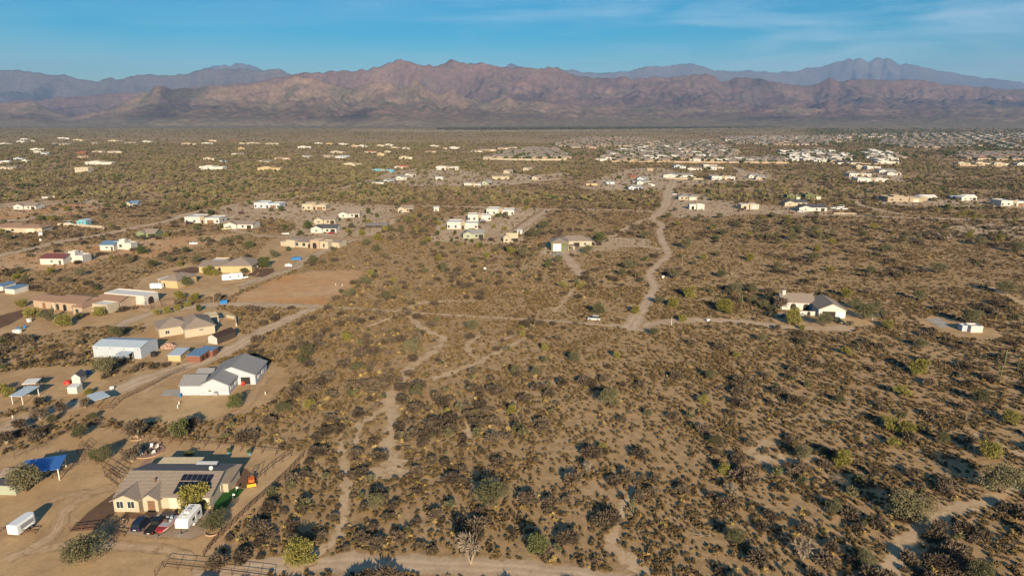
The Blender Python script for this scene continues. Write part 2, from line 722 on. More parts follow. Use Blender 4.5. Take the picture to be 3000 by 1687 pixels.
def lot(name, mat, px, soft=2.0, seed=1, clear=True, wob=0.5, z=None):
    base = [np.array(P(u, v)[:2]) for u, v in px]
    c = sum(base) / len(base)
    area = 0.5 * sum(base[i][0] * base[(i + 1) % len(base)][1] - base[(i + 1) % len(base)][0] * base[i][1] for i in range(len(base)))
    if area < 0:
        base = base[::-1]
    rr = random.Random(seed)
    outp = []
    m = len(base)
    per = sum(np.linalg.norm(base[(i + 1) % m] - base[i]) for i in range(m))
    step = max(per / 90, 1.2)
    for i in range(m):
        a, b = base[i], base[(i + 1) % m]
        k = max(int(np.linalg.norm(b - a) / step), 1)
        for j in range(k):
            outp.append(a + (b - a) * j / k)
    n = len(outp)
    ph = [rr.random() * 6.3 for _ in range(4)]
    O, I = [], []
    for i in range(n):
        d = outp[(i + 1) % n] - outp[i - 1]
        d = d / (np.linalg.norm(d) + 1e-9)
        nrm = np.array((d[1], -d[0]))           # outward for ccw
        wv = wob * soft * (math.sin(i * 0.35 + ph[0]) + 0.7 * math.sin(i * 0.9 + ph[1]) + 0.5 * (rr.random() - 0.5))
        O.append(outp[i] + nrm * (soft + wv))
        I.append(outp[i] + nrm * (-soft * 0.6 + wv))
    bm = bmesh.new()
    vo = [bm.verts.new((p[0], p[1], 0)) for p in O]
    vi = [bm.verts.new((p[0], p[1], 0)) for p in I]
    for i in range(n):
        j = (i + 1) % n
        try:
            bm.faces.new((vo[i], vo[j], vi[j], vi[i]))
        except ValueError:
            pass
    f = bm.faces.new(vi)
    bmesh.ops.triangulate(bm, faces=[f])
    bm.verts.index_update()
    V = [(v.co.x, v.co.y) for v in bm.verts]
    F = [tuple(v.index for v in f.verts) for f in bm.faces]
    bm.free()
    o = sheet(name, mat, V, F, [0.0] * n + [1.0] * n, None, z or next_level('patch' if soft < 1.0 else 'lot'))
    if clear:
        # lots farther off keep a sprinkling of weeds and bushes
        (SEMI if base[0][1] > 330 else CLEAR).append(np.array(outp))
    return o


YARD = ground_mat('yard_dirt', (0.50, 0.35, 0.20), col2=(0.40, 0.26, 0.14), patch=0.05)
ORANGE = ground_mat('graded_earth', (0.53, 0.365, 0.225), col2=(0.50, 0.27, 0.12), patch=0.03)
PALE = ground_mat('pale_lot_dirt', (0.54, 0.42, 0.30), col2=(0.44, 0.32, 0.21), patch=0.02)
ROADM = ground_mat('road_dirt', (0.52, 0.40, 0.29), tracks=True, col2=(0.45, 0.335, 0.23), patch=0.06)
SAND = ground_mat('wash_sand', (0.54, 0.41, 0.275), col2=(0.46, 0.33, 0.205), patch=0.12, edge_noise=0.8)
GRAVEL = ground_mat('grey_gravel', (0.40, 0.315, 0.245), col2=(0.34, 0.26, 0.195), patch=0.2)
DARKG = ground_mat('dark_landscape_gravel', (0.17, 0.105, 0.07), col2=(0.13, 0.08, 0.055), patch=0.3, edge_noise=0.2)
TURF = ground_mat('artificial_turf', (0.028, 0.10, 0.022), col2=(0.024, 0.08, 0.02), patch=0.4, edge_noise=0.05)
CONC = ground_mat('concrete', (0.42, 0.39, 0.36), col2=(0.36, 0.34, 0.32), patch=0.3, edge_noise=0.05)
PINK = ground_mat('pink_gravel', (0.40, 0.24, 0.19), col2=(0.34, 0.20, 0.16), patch=0.4, edge_noise=0.2)
LAWN = ground_mat('irrigated_grass', (0.06, 0.15, 0.03), col2=(0.08, 0.14, 0.04), patch=0.02)

# cleared yards and lots (photograph pixels)
lot('yard_ground', YARD, [(-120, 1760), (-140, 1420), (20, 1330), (150, 1290), (240, 1250), (330, 1256), (420, 1272), (560, 1292), (700, 1306),
                          (860, 1322), (905, 1330), (800, 1440), (700, 1540), (640, 1610), (600, 1640), (560, 1790), (300, 1800)], 1.2, 2)
lot('yard_ground', YARD, [(-200, 1330), (-60, 1240), (100, 1200), (250, 1175), (330, 1150), (420, 1108), (500, 1080), (560, 1070), (740, 1075), (830, 1075), (850, 1110), (790, 1180),
                          (720, 1215), (640, 1230), (520, 1240), (420, 1235), (330, 1235), (230, 1215), (120, 1225), (-20, 1290)], 1.5, 3)
lot('yard_ground', YARD, [(350, 1160), (340, 1130), (400, 1090), (500, 1078), (540, 1085), (480, 1110), (420, 1140)], 1.0, 4)
lot('yard_ground', YARD, [(-40, 1200), (-60, 1100), (100, 1078), (240, 1070), (290, 1085), (300, 1110), (350, 1125), (330, 1150), (250, 1165), (150, 1175), (60, 1195)], 1.2, 5)
lot('yard_ground', YARD, [(300, 1000), (420, 975), (415, 930), (470, 912), (600, 900), (660, 910), (700, 930), (690, 965), (720, 985), (690, 1010), (640, 1050), (600, 1062), (480, 1070), (420, 1060), (300, 1060)], 1.2, 6)
lot('graded_pad', ORANGE, [(700, 895), (690, 870), (760, 840), (830, 812), (900, 795), (1000, 792), (1060, 798), (1050, 820), (1020, 845), (980, 862), (960, 895), (860, 902)], 3.0, 7)
lot('yard_ground', YARD, [(385, 850), (420, 815), (480, 790), (560, 770), (590, 790), (700, 770), (760, 760), (850, 735), (900, 715), (1000, 700), (1062, 697), (950, 742), (860, 790), (760, 830), (680, 865), (600, 872), (500, 872), (440, 868)], 1.5, 8)
lot('yard_ground', YARD, [(740, 780), (760, 735), (800, 700), (1000, 690), (1060, 700), (900, 760), (800, 800)], 1.5, 28)
lot('yard_ground', YARD, [(-40, 985), (-60, 905), (75, 890), (130, 885), (240, 930), (400, 905), (560, 890), (640, 890), (620, 912), (470, 925), (400, 955), (250, 960), (80, 990)], 1.5, 9)
lot('corral_ground', ORANGE, [(395, 905), (405, 880), (470, 868), (540, 872), (520, 895), (430, 915)], 1.2, 10)
lot('yard_ground', YARD, [(-30, 860), (80, 850), (140, 860), (120, 890), (-20, 905)], 1.2, 11)
lot('yard_ground', ORANGE, [(-40, 785), (0, 745), (110, 740), (200, 722), (290, 715), (420, 702), (470, 712), (420, 735), (330, 752), (260, 775), (160, 795), (60, 790)], 2.0, 12)
lot('yard_ground', ORANGE, [(330, 745), (430, 700), (600, 690), (700, 685), (640, 705), (520, 735), (430, 758)], 2.0, 13)
lot('yard_ground', PALE, [(-40, 655), (-40, 600), (100, 590), (270, 582), (320, 600), (240, 625), (100, 645)], 2.5, 14)
lot('yard_ground', PALE, [(620, 640), (640, 605), (740, 600), (830, 590), (960, 590), (1160, 605), (1215, 605), (1200, 625), (1130, 645), (1135, 665), (1090, 690), (980, 685), (900, 665), (820, 640), (720, 645)], 2.5, 15)
lot('yard_ground', PALE, [(830, 700), (860, 660), (930, 645), (1100, 640), (1180, 640), (1130, 668), (1100, 690), (1000, 695), (900, 690)], 2.5, 35)
lot('yard_ground', PALE, [(1260, 700), (1290, 645), (1370, 625), (1430, 606), (1620, 612), (1590, 640), (1560, 665), (1520, 690), (1540, 712), (1460, 718), (1350, 712), (1250, 708)], 2.2, 16)
lot('yard_ground', PALE, [(1580, 745), (1600, 715), (1680, 700), (1780, 695), (1900, 700), (1900, 720), (1760, 735), (1690, 745), (1640, 750)], 2.0, 17)
lot('yard_ground', YARD, [(2270, 955), (2270, 920), (2310, 905), (2480, 890), (2560, 920), (2570, 950), (2480, 965), (2360, 970)], 1.6, 18)
lot('yard_ground', YARD, [(2690, 945), (2720, 925), (2780, 930), (2830, 950), (2900, 960), (2950, 985), (2880, 1000), (2800, 985), (2740, 965)], 1.5, 19)
lot('yard_ground', PALE, [(1930, 620), (1945, 585), (1960, 560), (2050, 570), (2080, 585), (2240, 600), (2440, 615), (2420, 628), (2200, 628), (1990, 640)], 2.5, 20)
lot('yard_ground', PALE, [(1700, 555), (1720, 530), (1850, 495), (1940, 490), (1975, 500), (1990, 525), (2160, 530), (2150, 540), (1960, 545), (1930, 560), (1850, 558)], 3, 21)
lot('yard_ground', PALE, [(1100, 525), (1180, 500), (1300, 495), (1430, 500), (1560, 515), (1660, 505), (1680, 520), (1560, 535), (1440, 550), (1330, 545), (1180, 545)], 3, 22)
lot('yard_ground', PALE, [(2150, 530), (2160, 500), (2250, 500), (2260, 525), (2240, 535)], 3, 23)
lot('yard_ground', PALE, [(2480, 530), (2480, 500), (2640, 505), (2650, 530), (2600, 540)], 3, 24)
lot('yard_ground', PALE, [(2560, 600), (2600, 580), (2860, 580), (3000, 590), (3080, 600), (3000, 612), (2800, 608)], 2.5, 25)
lot('yard_ground', ORANGE, [(-40, 645), (0, 612), (200, 598), (330, 600), (330, 610), (120, 640), (60, 640)], 2.0, 26)
lot('yard_ground', PALE, [(2640, 700), (2760, 665), (2900, 655), (3050, 660), (3050, 700), (2900, 690), (2760, 690)], 3, 27, clear=False)

# roads and tracks
ribbon('dirt_road', ROADM, [(560, 1700), (800, 1660), (1000, 1650), (1250, 1655), (1500, 1665), (1700, 1690), (1900, 1725), (2100, 1760)], [5, 5.5, 4.6, 4.6, 6], 1.0)
ribbon('dirt_road', ROADM, [(-100, 1310), (0, 1262), (120, 1215), (240, 1180), (340, 1145), (430, 1108), (540, 1075), (640, 1040), (700, 1010), (780, 965), (860, 928), (930, 900)], [6, 7, 7, 7, 6, 5], 1.0)
ribbon('dirt_road', ROADM, [(340, 960), (420, 925), (520, 905), (640, 892), (760, 893), (860, 896), (935, 898)], [5, 6, 6, 5], 1.0)
ribbon('dirt_track', ROADM, [(935, 898), (1100, 908), (1300, 922), (1500, 933), (1640, 942), (1740, 950), (1830, 956)], [3.0, 2.2, 2.2, 3.4], 0.9, clear=0.01)
ribbon('dirt_road', ROADM, [(1845, 962), (1868, 925), (1890, 896), (1906, 864), (1917, 842), (1908, 817), (1903, 802), (1924, 777), (1949, 758), (1959, 743), (1950, 724), (1938, 702), (1934, 678), (1936, 655), (1910, 642), (1932, 624), (1950, 600), (1960, 560), (1972, 530)], [7, 4.2, 4, 3.8, 4, 4.4, 5, 6, 8, 12], 1.2)
lot('dirt_road', ROADM, [(1815, 958), (1845, 945), (1878, 932), (1905, 940), (1940, 948), (1935, 955), (1885, 972), (1850, 968)], 1.2, 30)
ribbon('dirt_road', ROADM, [(1880, 952), (1990, 940), (2100, 938), (2200, 945), (2300, 958), (2400, 962), (2500, 960)], [6, 5, 5, 7], 1.2)
ribbon('dirt_road', ROADM, [(-100, 770), (0, 748), (80, 732), (174, 709), (270, 694), (348, 678), (400, 666), (494, 647), (560, 625), (640, 612), (742, 590), (849, 583), (896, 573), (1001, 552), (1100, 524), (1163, 503), (1217, 496), (1338, 473), (1410, 460), (1500, 440)], [7, 8, 8, 8, 8, 8, 8, 9], 2.0)
ribbon('dirt_road', ROADM, [(-60, 606), (0, 600), (97, 588), (160, 580), (270, 572)], 8, 2.0)
ribbon('dirt_road', ROADM, [(60, 648), (85, 642), (174, 624), (270, 611), (328, 601), (400, 590), (500, 585)], 7, 2.0)
ribbon('dirt_road', ROADM, [(1140, 604), (1213, 603), (1377, 607), (1604, 613), (1800, 616), (1930, 622)], 7, 2.0)
ribbon('dirt_road', ROADM, [(1604, 613), (1570, 635), (1545, 655), (1503, 682)], 7, 1.5)
ribbon('dirt_road', ROADM, [(700, 838), (780, 812), (855, 787), (900, 760), (943, 739), (1000, 715), (1062, 699)], 6, 1.2)
ribbon('dirt_road', ROADM, [(1650, 745), (1670, 765), (1690, 790), (1705, 808)], [5, 6, 4], 1.5)
ribbon('dirt_road', ROADM, [(1930, 628), (2100, 624), (2300, 628), (2500, 632), (2700, 640), (3060, 646)], 7, 2.0)
ribbon('dirt_road', ROADM, [(2500, 584), (2520, 600), (2560, 612), (2640, 628)], 6, 2.0)
ribbon('dirt_track', ROADM, [(1700, 720), (1790, 722), (1880, 722), (1940, 730)], 5, 2.0)
ribbon('dirt_track', ROADM, [(700, 622), (660, 660), (760, 690), (960, 697)], 5, 2.0)
ribbon('dirt_road', ROADM, [(2140, 490), (2170, 500), (2200, 528)], 12, 3.0)
# dry washes
ribbon('sandy_wash', SAND, [(1202, 925), (1222, 950), (1260, 972), (1298, 990), (1292, 1010), (1262, 1036), (1225, 1058), (1193, 1083), (1177, 1117), (1150, 1150), (1138, 1180), (1148, 1210), (1150, 1260)], [3, 5, 4, 4, 5, 4, 6, 4], 0.9, jit=.35)
ribbon('sandy_wash', SAND, [(1150, 1260), (1135, 1310), (1150, 1350), (1160, 1390), (1100, 1380), (1060, 1400)], [4, 6, 7, 4], 0.8, jit=.4)
ribbon('sandy_wash', SAND, [(995, 1270), (1002, 1330), (1015, 1407), (1007, 1471), (1005, 1520), (985, 1575), (945, 1607), (900, 1640), (860, 1670)], [1.6, 2.5, 3, 2.5, 2.5, 4, 5], 0.7, jit=.35)
ribbon('sandy_wash', SAND, [(1568, 949), (1528, 971), (1478, 993), (1440, 1003), (1400, 1010)], [2, 2.5, 1.5], 0.8, jit=.4)
ribbon('sandy_wash', SAND, [(1543, 990), (1478, 1021), (1430, 1045), (1404, 1061), (1326, 1089), (1270, 1108), (1190, 1122)], [2, 2.5, 3.5, 3, 3], 0.9, jit=.4)
ribbon('sandy_wash', SAND, [(1870, 1390), (1850, 1440), (1815, 1500), (1805, 1545), (1795, 1600), (1845, 1640), (1880, 1690)], [1, 1.6, 3, 3, 4, 6], 0.7, jit=.4)
ribbon('sandy_wash', SAND, [(2990, 1430), (2870, 1475), (2800, 1492), (2740, 1525), (2660, 1572), (2632, 1620), (2600, 1700)], [2.5, 5, 5, 4, 5], 0.8, jit=.35)
ribbon('sandy_wash', SAND, [(3040, 1350), (2960, 1320), (2930, 1300), (2850, 1270)], [4, 3, 2], 1, jit=.4)
ribbon('sandy_wash', SAND, [(2900, 840), (2960, 870), (3050, 910)], [4, 7], 1.2, jit=.3)
ribbon('sandy_wash', SAND, [(1420, 870), (1380, 880), (1250, 885), (1200, 900), (1160, 915)], [2, 4, 3], 1.2, jit=.4)
ribbon('sandy_wash', SAND, [(1404, 1061), (1380, 1035), (1370, 1010), (1400, 985), (1420, 970)], [2, 3, 2], 0.9, jit=.4)
ribbon('sandy_wash', SAND, [(1075, 955), (1110, 945), (1150, 930), (1190, 925)], [2.5, 3.5, 3], 1.0, jit=.4)
ribbon('sandy_wash', SAND, [(1140, 1185), (1100, 1215), (1060, 1240), (1040, 1300)], [3, 3, 2], 1.0, jit=.4)
ribbon('sandy_wash', SAND, [(1360, 1180), (1370, 1240), (1380, 1300)], [1.5, 2.5, 1.5], 1.2, jit=.4)
ribbon('sandy_wash', SAND, [(1700, 830), (1660, 870), (1640, 900), (1600, 925)], [2, 3, 2], 1.2, jit=.4)
ribbon('sandy_wash', SAND, [(1900, 640), (1850, 660), (1800, 690), (1760, 700)], [6, 5, 4], 2, jit=.4)
ribbon('sandy_wash', SAND, [(2250, 1290), (2200, 1330), (2290, 1350), (2400, 1340)], [2, 3, 5, 3], 1.5, jit=.4)
# landscaped patches of the nearest house
lot('gravel_parking', GRAVEL, [(375, 1560), (395, 1525), (470, 1500), (610, 1490), (605, 1560), (560, 1578), (440, 1572)], 0.5, 41, wob=.2)
lot('dark_gravel_bed', DARKG, [(205, 1556), (255, 1502), (349, 1435), (356, 1480), (336, 1502), (279, 1549), (235, 1554)], 0.3, 42, wob=.2)
lot('dark_gravel_bed', DARKG, [(360, 1516), (370, 1499), (420, 1506), (420, 1520)], 0.25, 43, wob=.2)
lot('artificial_turf', TURF, [(624, 1500), (633, 1450), (665, 1433), (676, 1434), (690, 1428), (716, 1432), (700, 1452), (680, 1465), (660, 1490)], 0.15, 44, wob=.15)
lot('gravel_path', PINK, [(398, 1386), (412, 1366), (425, 1346), (440, 1346), (432, 1366), (420, 1388)], 0.3, 45, wob=.2)
lot('dark_gravel_bed', DARKG, [(690, 1425), (700, 1385), (715, 1372), (735, 1385), (730, 1410), (722, 1430)], 0.3, 46, wob=.3)
lot('dark_gravel_bed', DARKG, [(-20, 945), (0, 925), (75, 905), (72, 925), (30, 950), (-10, 965)], 0.6, 47, wob=.2)
lot('dark_gravel_bed', DARKG, [(505, 795), (560, 782), (582, 785), (580, 800), (540, 803)], 0.6, 48, wob=.2)
lot('dark_gravel_bed', DARKG, [(725, 808), (745, 790), (800, 785), (805, 795), (770, 812)], 0.6, 49, wob=.2)
lot('dark_gravel_bed', DARKG, [(315, 898), (335, 882), (390, 878), (385, 890), (330, 905)], 0.6, 50, wob=.2)
lot('concrete_slab', CONC, [(470, 1160), (480, 1143), (535, 1140), (530, 1160)], 0.15, 51, wob=.1)
lot('concrete_slab', CONC, [(2716, 936), (2752, 931), (2786, 956), (2754, 960)], 0.2, 52, wob=.1)
lot('concrete_slab', CONC, [(1618, 748), (1616, 736), (1642, 736), (1650, 748)], 0.2, 53, wob=.1)
lot('grass_lawn', LAWN, [(1130, 624), (1140, 617), (1166, 619), (1160, 628)], 1.0, 54, wob=.1)

MARKS = ground_mat('worn_yard_dirt', (0.51, 0.365, 0.235), tracks=True, col2=(0.42, 0.28, 0.165), patch=0.06, edge_noise=0.9)
# faint vehicle marks worn into the bare yard
for px_ in ([(60, 1620), (180, 1600), (330, 1600), (480, 1610), (560, 1640)], [(150, 1470), (200, 1450), (280, 1440), (330, 1430)], [(20, 1640), (150, 1570), (190, 1500), (260, 1450), (340, 1420)],
            [(560, 830), (640, 830), (720, 815), (800, 780)], [(420, 1150), (470, 1120), (560, 1080)], [(80, 1230), (200, 1205), (330, 1165)], [(640, 1230), (720, 1190), (760, 1130), (800, 1090)]):
    ribbon('wheel_marks', MARKS, px_, 2.0, 0.5, clear=0, z=0.057)

# ================================================================== MOUNTAINS
def crest(pts):
    """photograph silhouette -> elevation angle tangent as a function of the direction ratio X/Y"""
    r = np.array([ratio(u, v) for u, v in pts])
    t = np.array([tan_up(v) for u, v in pts])
    return r, t


L_FRONT = [(-1400, 335), (-700, 318), (-300, 325), (-60, 318), (8, 311), (23, 300), (78, 296), (109, 302), (144, 323), (167, 333), (205, 343), (248, 338), (300, 325), (334, 317), (388, 294), (435, 275), (447, 262), (454, 255), (481, 255), (501, 263), (543, 257),
           (606, 259), (660, 255), (738, 249), (776, 240), (807, 249), (827, 242), (858, 225), (908, 228), (955, 244), (994, 255), (1024, 258), (1092, 246), (1139, 241),
           (1173, 262), (1198, 252), (1209, 238), (1218, 237), (1230, 249), (1250, 262), (1290, 282), (1308, 268), (1322, 262), (1335, 264), (1352, 280), (1400, 296), (1450, 292), (1490, 284), (1530, 296), (1600, 304), (1700, 310), (1800, 312), (2000, 318), (2200, 322), (2400, 320), (2700, 322), (3000, 318), (3400, 320), (4400, 315)]
L_MID = [(-1400, 300), (-400, 290), (0, 300), (500, 262), (760, 240), (854, 218), (893, 212), (932, 211), (963, 205), (994, 207), (1028, 209), (1048, 205), (1056, 199), (1071, 205), (1084, 196), (1105, 196), (1139, 181), (1169, 175), (1207, 180),
         (1242, 192), (1271, 192), (1295, 186), (1321, 175), (1365, 183), (1378, 188), (1412, 187), (1447, 194), (1472, 200), (1506, 198), (1579, 202), (1605, 196), (1634, 194), (1656, 207), (1690, 222), (1733, 228), (1797, 230),
         (1822, 226), (1856, 227), (1925, 226), (1985, 227), (2010, 222), (2032, 216), (2084, 224), (2113, 241), (2140, 234), (2165, 226), (2220, 228), (2263, 241), (2318, 249), (2370, 252), (2405, 244), (2434, 227), (2459, 241), (2490, 236), (2519, 233),
         (2575, 236), (2640, 237), (2711, 236), (2775, 245), (2882, 256), (3000, 262), (3300, 262), (3700, 250), (4400, 270)]
L_LEFT = [(-1400, 190), (-900, 215), (-400, 195), (-150, 202), (0, 205), (58, 207), (116, 215), (194, 221), (241, 232), (287, 238), (303, 228), (318, 227), (338, 236), (373, 226), (427, 218), (505, 220), (555, 216), (575, 208), (598, 202), (660, 200),
          (706, 202), (772, 207), (788, 203), (815, 202), (835, 211), (854, 218), (900, 232), (1000, 250), (1400, 270), (4400, 280)]
L_BACK = [(-1400, 240), (400, 250), (560, 225), (598, 200), (637, 192), (675, 191), (706, 183), (738, 191), (761, 202), (790, 212), (900, 240), (1300, 240), (1440, 210), (1472, 199), (1493, 184.5), (1519, 192), (1540, 199), (1600, 215), (1640, 210), (1660, 205), (1681, 204), (1703, 210), (1754, 212),
          (1797, 213), (1814, 210), (1839, 209), (1870, 202), (1899, 194), (1942, 194), (1965, 190), (1993, 187), (2032, 187), (2062, 196), (2092, 207), (2156, 209), (2199, 208), (2263, 211), (2336, 209), (2365, 200), (2412, 195), (2438, 184.5), (2468, 179), (2485, 170.5),
          (2493, 172), (2499, 178), (2508, 172), (2519, 169.5), (2530, 173), (2540, 180), (2547, 182), (2556, 174), (2570, 168.6), (2582, 172), (2588, 177), (2594, 171), (2603, 169.5), (2612, 175), (2622, 181), (2639, 190), (2660, 187), (2703, 196), (2737, 205), (2797, 213), (2839, 222), (2895, 230), (2946, 234.5), (3000, 243), (3300, 256), (4400, 250)]


def terrain(name, layers, y_rows, mat, amp=1.0, base_fn=None, ncol=1300, amax=1.35, seed=0):
    a = np.linspace(-amax, amax, ncol)
    A, Y = np.meshgrid(a, np.array(y_rows))
    X = A * Y
    H = base_fn(A, Y) if base_fn else np.zeros_like(Y)
    for (pts, D, Wf, Wb, sc, sd, pw) in layers:
        r, t = crest(pts)
        T = np.interp(A[0], r, t)
        # small-scale jaggedness of the crest
        T = T + (fbm(A[0] * 140, A[0] * 0 + sd, 4, sd) - 0.5) * 0.0022
        D_ = D + (fbm(A[0] * 9, A[0] * 0 + 3.3, 3, sd + 5) - 0.5) * D * 0.05
        Wf_ = Wf if not callable(Wf) else Wf(A[0])
        Hc = CAM_H + D_ * T
        s = (D_[None, :] - Y)
        tf = np.clip(s / Wf_, 0, 1)
        tb = np.clip(-s / Wb, 0, 1)
        spur = ridged(X / sc + 0.4 * fbm(X / sc, Y / sc, 3, sd + 40), Y / (sc * 2.2), 6, sd)
        spur2 = ridged(X / (sc * 0.33), Y / (sc * 0.5), 5, sd + 9)
        fall = (1 - tf) ** pw
        fall = fall * (1 - 0.82 * (1 - spur) * np.clip(tf * 6, 0, 1) * (1.15 - tf)) * (1 - 0.42 * (1 - spur2) * np.clip(tf * 8, 0, 1))
        fall = np.where(s < 0, (1 - tb) ** 1.2, fall)
        H = np.maximum(H, Hc[None, :] * fall - (tf >= 1) * 50)
    n2 = ridged(X / 420, Y / 700, 5, seed + 71)
    H = H + amp * (n2 - 0.6) * np.clip(H, 0, 130) * 0.35
    n3 = ridged(X / 150, Y / 230, 4, seed + 75)
    H = H + (n3 - 0.6) * np.clip(H, 0, 90) * 0.38
    nr, nc = H.shape
    V = np.stack([X, Y, H], -1).reshape(-1, 3)
    i = np.arange(nr - 1)[:, None] * nc + np.arange(nc - 1)[None, :]
    F = np.stack([i, i + 1, i + nc + 1, i + nc], -1).reshape(-1, 4)
    me = bpy.data.meshes.new(name)
    me.vertices.add(len(V))
    me.vertices.foreach_set('co', V.ravel())
    me.loops.add(F.size)
    me.loops.foreach_set('vertex_index', F.ravel())
    me.polygons.add(len(F))
    me.polygons.foreach_set('loop_start', np.arange(0, F.size, 4))
    me.polygons.foreach_set('use_smooth', np.ones(len(F), bool))
    me.materials.append(mat)
    me.update()
    me.validate()
    o = bpy.data.objects.new(name, me)
    COL.objects.link(o)
    tag(o, kind='structure')
    return o


def rock_mat(name, c_lo, c_hi, c_dark, veg=0.4):
    m = bpy.data.materials.new(name)
    m.use_nodes = True
    nt = m.node_tree
    b = nt.nodes['Principled BSDF']
    b.inputs['Roughness'].default_value = 1.0
    b.inputs['Specular IOR Level'].default_value = 0.0
    geo = node(nt, 'ShaderNodeNewGeometry')

    def noise(sc, det=8.0, ro=0.62, ds=0.0, vec=None):
        n = node(nt, 'ShaderNodeTexNoise', Scale=sc, Detail=det, Roughness=ro, Distortion=ds)
        nt.links.new(vec or geo.outputs['Position'], n.inputs['Vector'])
        return n.outputs['Fac']

    def ramp(src, p0, p1, c0, c1):
        r = node(nt, 'ShaderNodeValToRGB')
        r.color_ramp.elements[0].position = p0
        r.color_ramp.elements[1].position = p1
        r.color_ramp.elements[0].color = (*c0, 1)
        r.color_ramp.elements[1].color = (*c1, 1)
        nt.links.new(src, r.inputs[0])
        return r.outputs[0]

    def mix(f, a, bcol):
        x = node(nt, 'ShaderNodeMix', data_type='RGBA')
        nt.links.new(f, x.inputs[0])
        nt.links.new(a, x.inputs[6])
        if isinstance(bcol, tuple):
            x.inputs[7].default_value = (*bcol, 1)
        else:
            nt.links.new(bcol, x.inputs[7])
        return x.outputs[2]
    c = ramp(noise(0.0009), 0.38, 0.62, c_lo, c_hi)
    c = mix(ramp(noise(0.00055, 7, 0.6, 0.8), 0.56, 0.64, (0, 0, 0), (.85, .85, .85)), c, c_dark)      # dark lava caps, plus cloud shadow painted in as dark patches
    c = mix(ramp(noise(0.004, 9, 0.7), 0.45, 0.62, (0, 0, 0), (veg, veg, veg)), c, (0.10, 0.11, 0.06))  # scrub
    c = mix(ramp(noise(0.0035, 5, 0.6, 0.5), 0.66, 0.72, (0, 0, 0), (.4, .4, .4)), c, (0.36, 0.28, 0.21))  # bare badland
    sep = node(nt, 'ShaderNodeSeparateXYZ')
    nt.links.new(geo.outputs['Position'], sep.inputs[0])
    low = node(nt, 'ShaderNodeMapRange')
    low.inputs['From Min'].default_value = 70
    low.inputs['From Max'].default_value = 5
    nt.links.new(sep.outputs['Z'], low.inputs['Value'])
    c = mix(low.outputs[0], c, ramp(noise(0.012, 8, 0.75), 0.4, 0.62, (0.20, 0.165, 0.11), (0.31, 0.245, 0.17)))
    f = noise(0.02, 7, 0.75)
    fr = node(nt, 'ShaderNodeMapRange')
    fr.inputs['From Min'].default_value = 0.3
    fr.inputs['From Max'].default_value = 0.7
    fr.inputs['To Min'].default_value = 0.58
    fr.inputs['To Max'].default_value = 1.42
    nt.links.new(f, fr.inputs['Value'])
    vm = node(nt, 'ShaderNodeVectorMath', operation='SCALE')
    nt.links.new(c, vm.inputs[0])
    nt.links.new(fr.outputs[0], vm.inputs['Scale'])
    nt.links.new(vm.outputs[0], b.inputs['Base Color'])
    bp = node(nt, 'ShaderNodeBump', Strength=1.0, Distance=45.0)
    nt.links.new(noise(0.006, 10, 0.72), bp.inputs['Height'])
    nt.links.new(bp.outputs[0], b.inputs['Normal'])
    return m


def bajada(A, Y):
    # the valley floor climbs gently beyond the river, more on the right
    k = np.interp(A, [-1.3, -0.75, -0.35, 0.0, 0.25, 0.8, 1.3], [0.004, 0.002, 0.008, 0.022, 0.032, 0.036, 0.036])
    s = np.clip(Y - 4550, 0, 4200)
    z = k * s * np.clip(s / 1500, 0.15, 1)
    bl = ridged(A * Y / 330, Y / 500, 5, 91)
    z = z + (bl - 0.62) * np.clip(z, 0, 60) * 0.9
    return z - 3.0 * (Y < 4600) - np.clip(Y - 12000, 0, 1e9) * 0.02


rows_f = list(np.linspace(4400, 6400, 90)) + list(np.linspace(6420, 9200, 150))
rows_m = list(np.linspace(6200, 10800, 230))
rows_b = list(np.linspace(9500, 15500, 150))
rows_k = list(np.linspace(15000, 24500, 170))
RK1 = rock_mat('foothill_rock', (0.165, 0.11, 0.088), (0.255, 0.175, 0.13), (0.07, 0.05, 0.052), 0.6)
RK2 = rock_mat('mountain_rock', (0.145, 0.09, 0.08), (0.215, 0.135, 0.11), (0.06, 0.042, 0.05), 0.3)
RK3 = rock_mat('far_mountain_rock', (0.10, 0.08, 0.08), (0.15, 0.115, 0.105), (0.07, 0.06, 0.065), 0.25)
wf_front = lambda a: np.interp(a, [-1.3, -0.6, -0.1, 0.2, 1.3], [1500, 1700, 2100, 1900, 1800])
wf_mid = lambda a: np.interp(a, [-1.3, -0.1, 0.1, 0.4, 1.3], [2300, 2300, 3000, 3600, 3600])
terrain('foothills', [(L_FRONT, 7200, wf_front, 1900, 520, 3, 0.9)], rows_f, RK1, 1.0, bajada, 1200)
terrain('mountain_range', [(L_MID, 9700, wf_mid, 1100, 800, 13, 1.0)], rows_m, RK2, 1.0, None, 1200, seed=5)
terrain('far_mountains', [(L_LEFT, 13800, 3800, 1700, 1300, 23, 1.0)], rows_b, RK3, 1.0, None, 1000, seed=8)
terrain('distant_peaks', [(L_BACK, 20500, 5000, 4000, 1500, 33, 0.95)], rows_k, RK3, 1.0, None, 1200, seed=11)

# ------------------------------------------------------------------ haze: one closed box of thin air round everything
hz = MB().box(-45000, 45000, -3000, 27000, -4.0, 1950)
hm = bpy.data.materials.new('haze_air')
hm.use_nodes = True
ht = hm.node_tree
ht.nodes.clear()
ho = node(ht, 'ShaderNodeOutputMaterial')
hv = node(ht, 'ShaderNodeVolumePrincipled')
hv.inputs['Color'].default_value = (0.27, 0.52, 1.0, 1)
hv.inputs['Density'].default_value = 4.6e-5
hv.inputs['Anisotropy'].default_value = 0.0
ht.links.new(hv.outputs[0], ho.inputs['Volume'])
haze = hz.build('haze', hm)
tag(haze, kind='stuff')

# ================================================================== VEGETATION
leafM = {}


